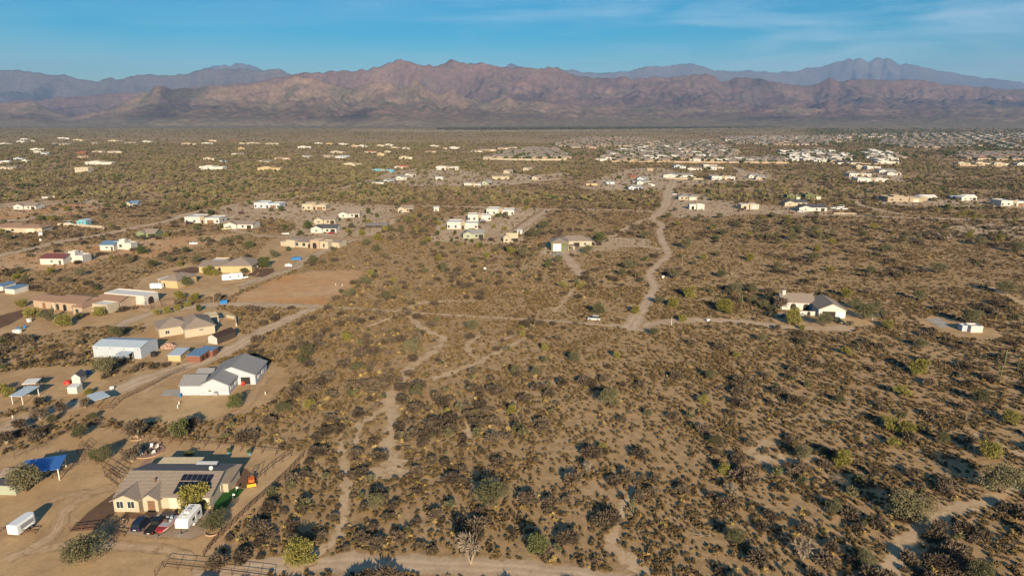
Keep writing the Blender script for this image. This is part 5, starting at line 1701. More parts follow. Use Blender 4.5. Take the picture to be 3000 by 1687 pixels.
# navy and solar extras
CW = {'W': 'white', 'C': 'cream', 'L': 'pale grey', 'G': 'grey', 'R': 'red', 'P': 'pinkish', 'Y': 'ochre', 'S': 'sage', 'T': 'tan', 'B': 'blue'}
CR = {'t': 'tan-roofed', 'w': 'white-roofed', 'g': 'grey-roofed', 'c': 'flat', 'n': 'brown-roofed', 'r': 'red-roofed', 'm': 'maroon-roofed', 'd': 'dark-roofed', 'l': 'pale-roofed'}
for (u0, u1, v, hp, kd, wm, rm) in FARH:
    simple_house(u0, u1, v, hp, kd, wm, rm, KN[kd], 'house', None, 'distant %s %s house' % (CW[wm], CR[rm]), 'houses scattered far out on the plain')

# ---- subdivisions: rows of tile-roofed houses
def tract_proto(k):
    rr = random.Random(60 + k)
    wm = ['T', 'T', 'C', 'P', 'W', 'T'][k]
    rm = ['t', 't', 'n', 't', 'w', 'g'][k]
    w, d = 17 + rr.random() * 5, 14 + rr.random() * 4
    if rm == 'w':
        parts = [block_meshes(-w / 2, w / 2 * .3, 0, d, 4.0, 'flat', 0), block_meshes(w / 2 * .3, w / 2, -1.5, d * .7, 3.3, 'flat', 0)]
    else:
        parts = [block_meshes(-w / 2, w / 2, 0, d, 3.1, 'hip', 2.3), block_meshes(w * .08, w / 2, -3.5, d * .6, 3.1, 'hip', 1.7)]
    W_, R_ = MB(), MB()
    for a, b in parts:
        W_.add(a.v, a.f)
        R_.add(b.v, b.f)
    wn_ = MB()
    for x in (-.36, -.14):
        wn_.box(w * x - .9, w * x + .9, -0.05, -0.005, 0.8, 2.3)
    wn_.box(w * .15, w * .42, -3.56 if rm != 'w' else -1.56, -3.505 if rm != 'w' else -1.505, 0.05, 2.3)
    return W_.mesh('wall', WALL[wm]), R_.mesh('roof', ROOF[rm]), wn_.mesh('windows_and_doors', GLASS), wm, rm


TRACT = [tract_proto(k) for k in range(6)]
SUBS = [  # px polygon, step x, step y, mix
 ([(1418, 466), (1470, 450), (1560, 434), (1640, 436), (1662, 466)], 19, 30, (0, 1, 3)),
 ([(1610, 428), (1700, 404), (1860, 404), (1950, 414), (1850, 430), (1700, 436)], 22, 46, (0, 1, 2, 3)),
 ([(1760, 474), (1775, 446), (1900, 424), (2060, 412), (2140, 436), (2185, 470), (2000, 476), (1900, 474)], 24, 40, (0, 1, 3, 4, 0, 1)),
 ([(2110, 402), (2480, 398), (2500, 412), (2380, 428), (2140, 424)], 24, 60, (0, 1, 5, 4, 2, 0, 1)),
 ([(2095, 478), (2110, 468), (2280, 462), (2330, 466), (2290, 480)], 22, 30, (0, 1, 4)),
 ([(2280, 464), (2290, 445), (2420, 440), (2500, 456), (2510, 468), (2440, 478)], 23, 34, (4, 0, 4)),
 ([(2540, 466), (2545, 442), (2600, 444), (2640, 462), (2600, 480)], 22, 34, (4, 4, 0)),
 ([(2820, 468), (2800, 448), (2900, 446), (3100, 452), (3100, 470), (2950, 472)], 24, 34, (2, 3, 0)),
 ([(2560, 425), (2600, 408), (2850, 410), (2860, 430), (2700, 436)], 26, 55, (0, 3, 1)),
 ([(2500, 394), (3150, 390), (3150, 440), (2900, 436), (2860, 410), (2520, 404)], 40, 85, (4, 0, 1, 3, 5)),
]
tr_spots = []
tr_rng = random.Random(77)
for si, (poly, sx_, sy_, mixk) in enumerate(SUBS):
    pw = np.array([P(u, v)[:2] for u, v in poly])
    x0_, y0_ = pw.min(0)
    x1_, y1_ = pw.max(0)
    yy = y0_
    row = 0
    while yy < y1_:
        xx = x0_ + (row % 2) * 5
        while xx < x1_:
            if in_poly(np.array([xx]), np.array([yy]), pw)[0] and tr_rng.random() > 0.10:
                tr_spots.append((xx + tr_rng.uniform(-3, 3), yy + tr_rng.uniform(-4, 4), (row % 2) * math.pi + R(tr_rng.uniform(-14, 14)), tr_rng.choice(mixk)))
            xx += sx_ + 2
        yy += sy_ * (0.75 if row % 2 else 1.0)
        row += 1
tr_spots.sort(key=lambda s: s[1])
landmark('the long subdivision wall', P(2050, 470))
landmark('the central tiled rows', P(1540, 455))
landmark('the far right suburb', P(2900, 420))
landmark('the white town row far right', P(2460, 455))
landmark('the pale river trees', P(1700, 400))
landmark('the blue street on the right', P(2545, 462))
nind = 300 - len(FARH) - 60
for i, (x, y, rz_, k) in enumerate(tr_spots):
    CLEAR.append(np.array([(x - 11, y - 6), (x + 11, y - 6), (x + 11, y + 17), (x - 11, y + 17)]))
    if i < nind:
        t = empty('tract_house', (x, y, 0), rz_)
        for nm, me in zip(('wall', 'roof', 'window'), TRACT[k][:3]):
            inst(nm, me, t, (0, 0, 0))
        later(t, '%s %s tract house' % (CW[TRACT[k][3]], CR[TRACT[k][4]]), 'house', 'tile-roofed subdivision houses')
REST_HOUSES = tr_spots[nind:]
print('tract houses', len(tr_spots))
# boundary walls of the subdivisions


def wall_run(px, h, mat, label, name='boundary_wall', t=0.25):
    pts = [P(u, v) for u, v in px]
    c = pts[len(pts) // 2]
    m = MB()
    for a, b in zip(pts[:-1], pts[1:]):
        d = (b - a).normalized()
        n_ = Vector((-d.y, d.x, 0)) * t
        m.prism([tuple(a - c - n_), tuple(b - c - n_), tuple(b - c + n_), tuple(a - c + n_)], (0, 0, h))
    o = m.build(name, mat)
    o.location = (c.x, c.y, 0)
    tag(o, label, 'wall')
    return o


WALLCOL = M('wall_block', (0.36, 0.28, 0.20), 0.9, 0.08, 0.2)
wall_run([(1416, 468), (1500, 470), (1580, 471), (1660, 470)], 3.0, WALL['C'], 'pale boundary wall in front of the two long tiled rows in the centre')
wall_run([(1790, 475), (1900, 477), (2000, 477), (2100, 478), (2200, 479), (2310, 480)], 2.6, WALLCOL, 'long tan boundary wall along the near edge of the subdivision')
wall_run([(2440, 481), (2500, 482), (2570, 483), (2636, 485), (2642, 474)], 2.4, WALLCOL, 'tan wall round the white houses on the right')
wall_run([(2780, 486), (2900, 488), (3080, 490)], 2.2, WALLCOL, 'tan wall in front of the row of cream houses at far right')
wall_run([(1950, 524), (2000, 526), (2060, 527)], 1.8, WALL['C'], 'pale yard wall below the long white grey-roofed house')
wall_run([(170, 660), (230, 663), (300, 668), (305, 672)], 1.5, WALL['C'], 'cream garden wall in front of the turquoise mobile home')
wall_run([(2440, 627), (2475, 628), (2508, 629)], 1.2, WALL['C'], 'cream yard wall by the road below the dark-roofed houses')
wall_run([(120, 582), (160, 579)], 1.6, WALL['W'], 'short white wall by the road at upper left')
wall_run([(693, 956), (690, 935), (665, 930)], 1.2, WALL['C'], 'low cream yard wall beside the house with hip roof')

# ================================================================== VEHICLES
TYRE = M('tyre_rubber', (0.015, 0.015, 0.015), 0.8, 0.1, 5)
RIM = M('alloy_rim', (0.45, 0.45, 0.47), 0.35, 0.05, 5, metal=0.7)
CGLASS = M('car_glass', (0.015, 0.02, 0.025), 0.08, 0.05, 1, spec=0.7)
LAMP = M('headlamp', (0.7, 0.7, 0.68), 0.2, 0.03, 2)
TAIL = M('tail_lamp', (0.4, 0.02, 0.015), 0.3, 0.05, 2)
CARC = {'navy': (0.012, 0.018, 0.05), 'black': (0.008, 0.008, 0.010), 'white': (0.72, 0.73, 0.74), 'silver': (0.45, 0.47, 0.50), 'green': (0.02, 0.05, 0.045), 'red': (0.30, 0.02, 0.02), 'blue': (0.02, 0.14, 0.42), 'tan': (0.5, 0.45, 0.25)}
CAR = {k: M('car_paint_' + k, c, 0.3, 0.05, 1, spec=0.6) for k, c in CARC.items()}


def wheel_parts(parent, spots, r=0.36, w=0.24):
    ty = cached(('ty', r, w), lambda: MB().tube((-w / 2, 0, 0), (w / 2, 0, 0), r, r, 16).mesh('tyre', TYRE))
    rm = cached(('rm', r, w), lambda: MB().tube((-w / 2 - .015, 0, 0), (w / 2 + .015, 0, 0), r * .6, r * .6, 12).mesh('rim', RIM))
    for x, y in spots:
        o = inst('wheel', ty, parent, (x, y, r))
        inst('rim', rm, o, (0, 0, 0))


def body_loft(prof, w, tuck=0.06):
    """prof: list of (y, z_bottom, z_top, width factor) stations from rear to front"""
    rings = []
    for y, zb, zt, f in prof:
        hw = w / 2 * f
        rings.append([(-hw, y, zb), (hw, y, zb), (hw * 1.0, y, zb + (zt - zb) * .55), (hw * (1 - tuck), y, zt), (-hw * (1 - tuck), y, zt), (-hw, y, zb + (zt - zb) * .55)])
    return MB().loft(rings)


def car(u, v, heading, paint, kind, label, cat='car', group=None, desc=None):
    """vehicle whose nose points along local +y"""
    p = P(u, v)
    t = empty({'suv': 'parked_suv', 'pickup': 'parked_pickup', 'sedan': 'parked_car', 'van': 'parked_van'}[kind], (p.x, p.y, 0.06), heading)
    L, W = {'suv': (4.8, 1.95), 'pickup': (5.8, 2.0), 'sedan': (4.7, 1.85), 'van': (5.6, 2.0)}[kind]
    h = L / 2
    pm = CAR[paint]
    if kind == 'suv':
        body = [(-h, .45, .95, .9), (-h + .15, .3, 1.05, .98), (-h * .4, .28, 1.08, 1), (h * .45, .28, 1.05, 1), (h - .3, .3, .92, .96), (h, .42, .8, .86)]
        cab = [(-h + .12, 1.05, 1.12, .86), (-h + .45, 1.05, 1.66, .84), (0.2, 1.05, 1.72, .84), (0.75, 1.05, 1.6, .84), (h * .58, 1.02, 1.06, .84)]
    elif kind == 'pickup':
        body = [(-h, .5, 1.08, .94), (-h + .1, .45, 1.12, .98), (-.5, .4, 1.12, 1), (h * .5, .4, 1.12, 1), (h - .25, .42, 1.02, .96), (h, .5, .92, .88)]
        cab = [(-.75, 1.1, 1.2, .86), (-.6, 1.1, 1.78, .82), (.7, 1.1, 1.85, .82), (1.1, 1.1, 1.7, .82), (1.6, 1.1, 1.15, .84)]
    elif kind == 'van':
        body = [(-h, .4, 1.2, .96), (-h + .1, .35, 1.3, 1), (h * .5, .35, 1.25, 1), (h - .3, .35, 1.05, .96), (h, .45, .85, .88)]
        cab = [(-h + .05, 1.25, 2.2, .92), (-h + .2, 1.25, 2.35, .92), (h * .3, 1.25, 2.35, .9), (h * .5, 1.2, 2.1, .88), (h - .8, 1.1, 1.2, .88)]
    else:
        body = [(-h, .42, .85, .88), (-h + .2, .3, .95, .97), (-h * .4, .26, .98, 1), (h * .45, .26, .92, 1), (h - .3, .28, .8, .96), (h, .4, .68, .86)]
        cab = [(-h + .55, .95, 1.0, .84), (-h * .4, .95, 1.38, .78), (.2, .95, 1.42, .78), (.5, .93, 1.38, .78), (h * .55, .88, .92, .84)]
    body_loft(body, W).build('body', pm, t, False)
    body_loft(cab, W, 0.12).build('windows', CGLASS, t)
    ys = [c[0] for c in cab]
    top = max(c[2] for c in cab)
    rf = MB().box(-W * .36, W * .36, ys[1] + .12, ys[3] - .25, top - .03, top + .035)
    if kind == 'suv' or kind == 'van':
        rf.box(-W * .385, -W * .34, ys[1] + .2, ys[3] - .3, top + .035, top + .09).box(W * .34, W * .385, ys[1] + .2, ys[3] - .3, top + .035, top + .09)
    rf.build('roof', pm, t)
    if kind == 'pickup':
        MB().box(-W * .42, W * .42, -h + .12, -.85, 1.10, 1.14).build('bed', TYRE, t)
    wheel_parts(t, [(-W / 2 + .1, -h * .62), (W / 2 - .1, -h * .62), (-W / 2 + .1, h * .62), (W / 2 - .1, h * .62)], 0.38 if kind != 'sedan' else .33)
    for s in (-1, 1):
        MB().box(s * W * .34 - .16, s * W * .34 + .16, h - .06, h + .01, .62, .76).build('headlight', LAMP, t)
        MB().box(s * W * .42 - .06, s * W * .42 + .06, -h - .005, -h + .08, .78, .98).build('tail_light', TAIL, t)
        MB().box(s * W * .5 - .1 + s * .1, s * W * .5 + .1 + s * .1, h * .3, h * .3 + .12, 1.02, 1.16).build('mirror', pm, t)
    MB().box(-.26, .26, -h - .03, -h + .02, .62, .76).build('number_plate', FRAME, t)
    if label:
        tag(t, label, cat, group)
    else:
        later(t, desc, cat, group)
    CLEAR.append(np.array([(p.x - 3, p.y - 3), (p.x + 3, p.y - 3), (p.x + 3, p.y + 3), (p.x - 3, p.y + 3)]))
    return t


car(418, 1541, R(-4), 'navy', 'suv', 'dark blue SUV parked left of the black pickup at the cream house')
car(462, 1546, R(-4), 'black', 'pickup', 'black pickup truck between the dark blue SUV and the boat', 'pickup')
car(1740, 938, R(78), 'silver', 'suv', 'silver-white SUV parked alone on the dirt track near the junction')
landmark('the silver SUV', P(1740, 938))
car(2296, 930, R(80), 'green', 'sedan', 'dark green car left of the white one at the lone white house')
car(2334, 927, R(84), 'white', 'suv', 'white SUV parked by the courtyard wall of the lone white house')
car(2453, 944, R(8), 'green', 'pickup', 'dark pickup in front of the open garage of the lone white house', 'pickup')
car(712, 816, R(-60), 'white', 'sedan', 'white car parked behind the travel trailer at the yellow house')
car(568, 716, R(-70), 'white', 'sedan', 'white car alone in the field of the middle lots')
car(664, 673, R(-65), 'tan', 'pickup', 'tan truck backed to the white house with tan gable roof', 'pickup')
car(837, 687, R(-80), 'silver', 'sedan', 'silver car on the track above the long tan adobe house')
car(1415, 649, R(-80), 'blue', 'sedan', 'bright blue car between the boxy white modern houses')
car(552, 656, R(-10), 'black', 'suv', 'black car by the brown garage doors of the long white house')
car(561, 656, R(-10), 'black', 'sedan', 'second black car by the brown garage doors of the long white house')
car(1400, 668, R(-70), 'black', 'suv', 'black car at the nearest boxy white modern house')
for u, v, c, k in ((1912, 545, 'white', 'suv'), (1905, 541, 'white', 'sedan'), (1898, 534, 'white', 'pickup'), (1882, 533, 'white', 'van'), (1975, 571, 'white', 'sedan'), (1985, 578, 'black', 'suv'), (2345, 622, 'white', 'suv'), (2335, 618, 'black', 'sedan'),
                   (2440, 612, 'white', 'pickup'), (2452, 614, 'white', 'sedan'), (2462, 610, 'white', 'van'), (2474, 614, 'white', 'sedan'), (1073, 541, 'red', 'sedan'), (1163, 528, 'white', 'pickup'), (1256, 538, 'black', 'suv'), (1460, 539, 'black', 'sedan'), (1552, 524, 'black', 'suv'),
                   (970, 685, 'red', 'sedan'), (200, 658, 'white', 'van'), (90, 664, 'black', 'suv'), (405, 603, 'red', 'pickup'), (1186, 497, 'blue', 'sedan'), (1852, 534, 'white', 'sedan'), (2034, 521, 'tan', 'sedan')):
    car(u, v, R(rnd.uniform(60, 120)), c, k, None, desc={'white': 'small white parked ', 'black': 'small black parked ', 'red': 'small red parked ', 'tan': 'small yellow parked ', 'blue': 'small blue parked '}[c] + {'suv': 'SUV', 'sedan': 'car', 'pickup': 'pickup', 'van': 'van'}[k], group='small distant parked vehicles')

# ---- horse trailer
p = P(74, 1548)
t = empty('horse_trailer', (p.x, p.y, 0.06), R(-8))
m = MB()
W = 2.2
prof = [(-2.6, 1.0), (-2.55, 1.0), (1.2, 1.0), (1.65, 0.8), (1.85, 0.5)]
rings = []
for y, f in prof:
    hw = W / 2 * f
    rings.append([(-hw, y, .45), (hw, y, .45), (hw, y, 2.1), (hw * .82, y, 2.35), (-hw * .82, y, 2.35), (-hw, y, 2.1)])
m.loft(rings).build('body', M('trailer_white', (0.66, 0.70, 0.76), 0.4, 0.05, 1), t)
for k in range(3):
    for s in (1, -1):
        MB().box(s * (W / 2 + .01) - .015, s * (W / 2 + .01) + .015, -1.9, 1.0, 1.15 + .28 * k, 1.3 + .28 * k).build('air_slot', GLASS, t)
MB().box(-1.0, 1.0, -2.66, -2.61, .5, 2.2).build('rear_door', WHITEP, t)
wheel_parts(t, [(-1.15, -.6), (1.15, -.6), (-1.15, .25), (1.15, .25)], .36, .22)
MB().box(1.05, 1.32, -1.1, .75, .78, .84).box(-1.32, -1.05, -1.1, .75, .78, .84).build('fender', WHITEP, t)
MB().tube((-.8, 1.5, .5), (0, 3.1, .5), .06, .06).tube((.8, 1.5, .5), (0, 3.1, .5), .06, .06).tube((0, 3.0, 0), (0, 3.0, .7), .05, .05).build('tongue', METAL, t)
tag(t, 'white horse trailer with slatted side parked on the bare yard', 'trailer')
landmark('the white horse trailer', p)

# ---- bass boat on its trailer
p = P(493, 1547)
t = empty('bass_boat', (p.x, p.y, 0.06), R(-6))
RED = M('boat_red', (0.38, 0.03, 0.03), 0.25, 0.1, 2)
SILV = M('boat_silver', (0.5, 0.5, 0.52), 0.3, 0.1, 2, metal=.3)
rings = []
for y, w, zk, zt in ((-3.0, 0.10, 1.0, 1.25), (-2.6, .75, .8, 1.28), (-1.6, 1.0, .65, 1.28), (0, 1.1, .6, 1.26), (2.6, 1.05, .6, 1.24)):
    rings.append([(-w * .5, y, zk), (w * .5, y, zk), (w, y, (zk + zt) / 2 + .1), (w, y, zt), (-w, y, zt), (-w, y, (zk + zt) / 2 + .1)])
hull = MB().loft(rings).build('hull', RED, t)
MB().box(-.92, .92, -1.4, 2.3, 1.27, 1.31).build('deck', SILV, t)
rings = [[(x * 1.02, y, z) for x, y, z in ((-w, yy_, 1.1), (w, yy_, 1.1), (w, yy_, 1.2), (-w, yy_, 1.2))] for yy_, w in ((-2.6, .78), (-1.6, 1.02), (0, 1.12), (2.6, 1.07))]
MB().loft([[(q[0], q[1], q[2]) for q in r] for r in rings]).build('stripe', WHITEP, t)
for x in (-.4, .4):
    MB().box(x - .25, x + .25, .3, .8, 1.31, 1.6).box(x - .25, x + .25, .75, .87, 1.6, 2.0).build('seat', GREYB, t)
MB().box(-.6, .1, -.15, .1, 1.31, 1.95).build('console', DARKFR, t)
MB().box(-.22, .22, 2.6, 3.1, 1.2, 2.0).box(-.1, .1, 2.7, 2.95, .5, 1.2).build('outboard_motor', M('outboard_black', (.02, .02, .02), .3, .05, 2), t)
MB().tube((-.8, -2.4, .5), (-.8, 2.5, .5), .05).tube((.8, -2.4, .5), (.8, 2.5, .5), .05).tube((-.8, -2.3, .5), (0, -4.0, .5), .05).tube((.8, -2.3, .5), (0, -4.0, .5), .05).tube((0, -3.7, 0), (0, -3.7, .7), .05).tube((-1, 1.3, .4), (1, 1.3, .4), .05).build('trailer_frame', METAL, t)
wheel_parts(t, [(-1.15, 1.3), (1.15, 1.3)], .34, .22)
tag(t, 'red and silver bass boat on its trailer between pickup and travel trailer', 'boat')

# ---- travel trailer
def travel_trailer(u, v, rz, L, label, fifth=False):
    p = P(u, v)
    t = empty('travel_trailer', (p.x, p.y, 0.06), rz)
    W = 2.4
    h = L / 2
    rings = []
    for y, zb, zt in ((-h, 1.3 if fifth else .7, 2.5), (-h + .4, 1.2 if fifth else .55, 3.0), (-h + (2.2 if fifth else .8), 1.2 if fifth else .5, 3.1), (-h + (2.25 if fifth else .85), .5, 3.1), (h - .15, .5, 3.1), (h, .6, 2.95)):
        w = W / 2
        rings.append([(-w, y, zb), (w, y, zb), (w, y, zt - .18), (w * .86, y, zt), (-w * .86, y, zt), (-w, y, zt - .18)])
    MB().loft(rings).build('body', WHITEP, t)
    for y in ((-h * .2), h * .25, h * .6):
        MB().box(W / 2, W / 2 + .03, y - .4, y + .4, 1.6, 2.2).build('window', CGLASS, t)
        MB().box(-W / 2 - .03, -W / 2, y - .4, y + .4, 1.6, 2.2).build('window', CGLASS, t)
    MB().box(-.9, .9, -h - .03, -h + .02, 1.9, 2.35).build('front_window', CGLASS, t) if not fifth else None
    MB().box(W / 2, W / 2 + .04, 0.1 * h, .1 * h + .7, .7, 2.5).build('door', FRAME, t)
    MB().box(W / 2, W / 2 + .02, -h * .9, h * .9, 1.18, 1.32).build('stripe', M('blue_stripe', (.10, .2, .35), .4, .05, 1), t)
    MB().box(-.4, .4, -.5, .5, 3.1, 3.4).build('roof_air_conditioner', FRAME, t)
    MB().box(-.3, .3, h * .5, h * .5 + .6, 3.1, 3.2).build('roof_vent', GREYB, t)
    MB().box(-.3, .3, -h * .6, -h * .6 + .5, 3.1, 3.2).build('roof_vent', FRAME, t)
    wheel_parts(t, [(-1.1, h * .15), (1.1, h * .15), (-1.1, h * .15 + .85), (1.1, h * .15 + .85)], .36, .22)
    MB().tube((-.7, -h, .5), (0, -h - 1.2, .5), .06).tube((.7, -h, .5), (0, -h - 1.2, .5), .06).tube((0, -h - 1, 0), (0, -h - 1, .7), .05).build('tongue', METAL, t)
    tag(t, label, 'travel trailer')
    return t


travel_trailer(556, 1541, R(-2), 5.4, 'white travel trailer parked between the boat and a tree', True)
landmark('the near travel trailer', P(557, 1540))
travel_trailer(681, 821, R(-62), 9.0, 'white travel trailer in front of the large yellow house')
# enclosed cargo trailer
p = P(461, 847)
t = empty('cargo_trailer', (p.x, p.y, 0.06), R(90))
MB().box(-1.1, 1.1, -2.6, 2.6, .5, 2.6).build('body', WHITEP, t)
MB().box(-1.12, -1.1, -2.5, 2.5, .55, .6).build('trim', METAL, t)
wheel_parts(t, [(-1.1, -.4), (1.1, -.4), (-1.1, .5), (1.1, .5)], .36, .2)
MB().tube((-.7, -2.6, .5), (0, -3.7, .5), .06).tube((.7, -2.6, .5), (0, -3.7, .5), .06).build('tongue', METAL, t)
tag(t, 'white box trailer left of the small yellow garage', 'trailer')

# ================================================================== FENCES
RUST = M('rusty_pipe', (0.075, 0.035, 0.022), 0.85, 0.25, 3)
POSTW = M('fence_wood', (0.11, 0.055, 0.035), 0.9, 0.2, 3)


def fence(px, h, sp, rails, mat, name, label, post_r=0.06, rail_r=0.035, braces=False, lm=None):
    pts = [P(u, v) for u, v in px]
    o0 = pts[0]
    t = empty(name, (o0.x, o0.y, 0))
    tag(t, label, 'fence')
    post = cached(('post', h, post_r, mat.name), lambda: MB().tube((0, 0, 0), (0, 0, h), post_r, post_r, 5).mesh('post', mat))
    brace = cached(('brace', h, mat.name), lambda: MB().tube((0, 0, h * .75), (0, -0.9, 0), rail_r, rail_r, 4).mesh('brace', mat))
    n = 0
    for a, b in zip(pts[:-1], pts[1:]):
        d = b - a
        k = max(int(round(d.length / sp)), 1)
        for i in range(k):
            q = a + d * (i / k)
            q2 = a + d * ((i + 1) / k)
            if n < 300:
                inst('post', post, t, (q.x - o0.x, q.y - o0.y, 0))
                if braces and n % 1 == 0:
                    inst('brace', brace, t, (q.x - o0.x, q.y - o0.y, 0), math.atan2(d.y, d.x))
                n += 1
        for zf in rails:
            MB().tube((a.x - o0.x, a.y - o0.y, h * zf), (b.x - o0.x, b.y - o0.y, h * zf), rail_r, rail_r, 5).build('rail', mat, t)
    inst('post', post, t, (pts[-1].x - o0.x, pts[-1].y - o0.y, 0))
    if lm:
        landmark(lm, pts[len(pts) // 2])
    return t


fence([(317, 1256), (360, 1268), (414, 1282), (470, 1292), (532, 1300), (602, 1308), (680, 1314), (771, 1325), (853, 1336), (800, 1372), (752, 1414)], 1.7, 2.9, (0.98, 0.55), RUST, 'pipe_fence', 'rusty pipe fence around the back yard of the cream house', 0.06, 0.04, True, lm='the back yard pipe fence')
fence([(888, 1340), (834, 1397), (791, 1437), (727, 1494), (673, 1548), (631, 1588), (597, 1630)], 1.25, 2.4, (0.92, 0.6, 0.28), POSTW, 'rail_fence', 'dark brown three-rail fence beside the sandy lane', 0.09, 0.06, lm='the dark brown rail fence')
fence([(44, 1345), (111, 1318), (161, 1288), (198, 1270), (239, 1245), (317, 1256)], 1.6, 3.0, (0.98, 0.5), RUST, 'pipe_fence', 'rusty pipe fence along the upper side of the left paddock', 0.05, 0.035)
fence([(168, 1400), (208, 1375), (249, 1350)], 1.6, 2.2, (0.98, 0.66, 0.33), RUST, 'pipe_fence', 'short pipe fence right of the blue carport', 0.05, 0.035)
fence([(264, 1350), (300, 1372), (345, 1400), (392, 1408)], 1.7, 3.0, (0.98, 0.5), RUST, 'pipe_fence', 'pipe fence with tall gate left of the cream house', 0.05, 0.035)
fence([(345, 1422), (308, 1396), (326, 1388), (352, 1404)], 2.4, 2.6, (0.98, 0.5, 0.1), RUST, 'yard_gate', 'tall rusty double gate in the pipe fence', 0.06, 0.05)
fence([(228, 1330), (243, 1305), (262, 1318), (240, 1345), (228, 1330), (255, 1338)], 1.5, 2.4, (0.98, 0.66, 0.33), RUST, 'pipe_corral', 'jumble of pipe corral panels behind the blue carport', 0.04, 0.03)
fence([(455, 1690), (481, 1664), (560, 1672), (640, 1680), (720, 1690), (800, 1700)], 1.5, 2.8, (0.98, 0.66, 0.33), RUST, 'pipe_fence', 'pipe fence at the bottom edge by the driveway', 0.05, 0.035, lm='the bottom edge pipe fence')
fence([(0, 1558), (36, 1552)], 1.0, 2.2, (0.9, 0.5), POSTW, 'log_fence', 'short log fence left of the horse trailer', 0.08, 0.07)
fence([(62, 1566), (103, 1563)], 1.0, 2.0, (0.9, 0.5), POSTW, 'log_fence', 'short log fence below the horse trailer', 0.08, 0.07)
fence([(327, 1564), (364, 1571)], 1.0, 2.0, (0.9, 0.5), POSTW, 'log_fence', 'short log fence with pale posts left of the parked cars', 0.08, 0.07)
fence([(205, 1558), (275, 1550)], 1.2, 2.0, (0.9, 0.6, 0.3), POSTW, 'log_fence', 'log fence at the foot of the dark gravel bed', 0.07, 0.06)
fence([(351, 1176), (400, 1152), (450, 1128), (500, 1100), (540, 1082)], 1.4, 3.0, (0.95, 0.6, 0.25), POSTW, 'rail_fence', 'rail fence between the paddock and the diagonal dirt road', 0.06, 0.05, lm='the long paddock fence')
fence([(290, 1203), (330, 1200), (350, 1180)], 1.3, 2.6, (0.95, 0.5), POSTW, 'rail_fence', 'broken rail fence below the streaked grey shelter', 0.06, 0.05)
fence([(20, 1150), (60, 1128), (130, 1112), (110, 1140), (40, 1165)], 1.4, 3.0, (0.95, 0.6, 0.3), POSTW, 'corral_fence', 'dark corral fence around the pens on the left', 0.05, 0.04)
fence([(560, 1022), (600, 1022), (651, 1024), (630, 1045)], 1.5, 3.0, (0.98, 0.5), RUST, 'pipe_fence', 'thin pipe fence behind the red-brown stall', 0.05, 0.03)
for k, px in enumerate(([(405, 905), (440, 888), (510, 882), (515, 900), (440, 908), (405, 905)], [(440, 888), (445, 908)], [(470, 885), (475, 905)])):
    fence(px, 1.6, 3.5, (0.98, 0.66, 0.33), RUST, 'pipe_corral', ['rusty corral panels round the pen by the yellow garage', 'left divider inside the rusty corral', 'right divider inside the rusty corral'][k], 0.05, 0.04)
fence([(700, 845), (780, 815), (860, 785), (943, 744), (1000, 722), (1062, 702)], 1.2, 6.0, (0.9, 0.5), POSTW, 'wire_fence', 'low weedy wire fence beside the straight driveway', 0.05, 0.02)
fence([(1010, 700), (1060, 660), (1130, 640), (1200, 645), (1280, 600)], 1.4, 5.0, (0.9, 0.5), POSTW, 'wire_fence', 'dark fence along the bare lots in the middle', 0.06, 0.04)
fence([(1500, 678), (1530, 655), (1570, 632), (1595, 616)], 1.6, 4.0, (0.95, 0.5), POSTW, 'wire_fence', 'fence beside the drive to the sand coloured shed', 0.06, 0.05)

# ================================================================== SMALL THINGS
def chair_parts(mat):
    return MB().box(-.28, .28, -.28, .28, .36, .44).box(-.28, .28, .22, .32, .44, .95).box(-.28, -.22, -.28, -.22, 0, .36).box(.22, .28, -.28, -.22, 0, .36).box(-.28, -.22, .22, .28, 0, .36).box(.22, .28, .22, .28, 0, .36)


pc = P(437, 1324)
n = 40
st = MB()
for r0, r1 in ((0, 3.0),):
    st.add([(r1 * math.cos(2 * math.pi * i / n), r1 * math.sin(2 * math.pi * i / n), 0.0) for i in range(n)] + [(r1 * math.cos(2 * math.pi * i / n), r1 * math.sin(2 * math.pi * i / n), 0.12) for i in range(n)],
           [tuple(range(n, 2 * n))] + [(i, (i + 1) % n, n + (i + 1) % n, n + i) for i in range(n)])
fp = empty('fire_pit_patio', (pc.x, pc.y, 0.05))
st.build('paving', M('patio_paving', (0.27, 0.17, 0.13), 0.9, 0.15, 1.5), fp)
kerb = cached('kerb', lambda: MB().box(-.22, .22, -.1, .1, 0, .2).mesh('kerb_stone', M('kerb_stone', (.42, .28, .2), .9, .15, 2)))
for i in range(40):
    a = 2 * math.pi * i / 40
    inst('kerb_stone', kerb, fp, (3.1 * math.cos(a), 3.1 * math.sin(a), 0), a + math.pi / 2)
MB().tube((0, 0, .12), (0, 0, .5), .6, .6, 12).build('fire_bowl', DARKFR, fp)
tag(fp, 'round paved fire pit patio behind the cream house', 'patio')
landmark('the round fire pit patio', pc)
for i in range(8):
    a = 2 * math.pi * i / 8 + .2
    ct = empty('patio_chair', (pc.x + 1.9 * math.cos(a), pc.y + 1.9 * math.sin(a), 0.17), a - math.pi / 2)
    mt = WHITEP if i % 3 else DARKFR
    MB().box(-.28, .28, -.28, .28, .36, .44).build('seat', mt, ct)
    MB().box(-.28, .28, .22, .32, .44, .95).build('backrest', mt, ct)
    for sx1 in (-.25, .25):
        for sy1 in (-.25, .25):
            inst('leg', cached(('chl', mt.name), lambda: MB().box(-.03, .03, -.03, .03, 0, .36).mesh('leg', mt)), ct, (sx1, sy1, 0))
    later(ct, ('white' if i % 3 else 'dark') + ' patio chair', 'chair', 'chairs round the fire pit')

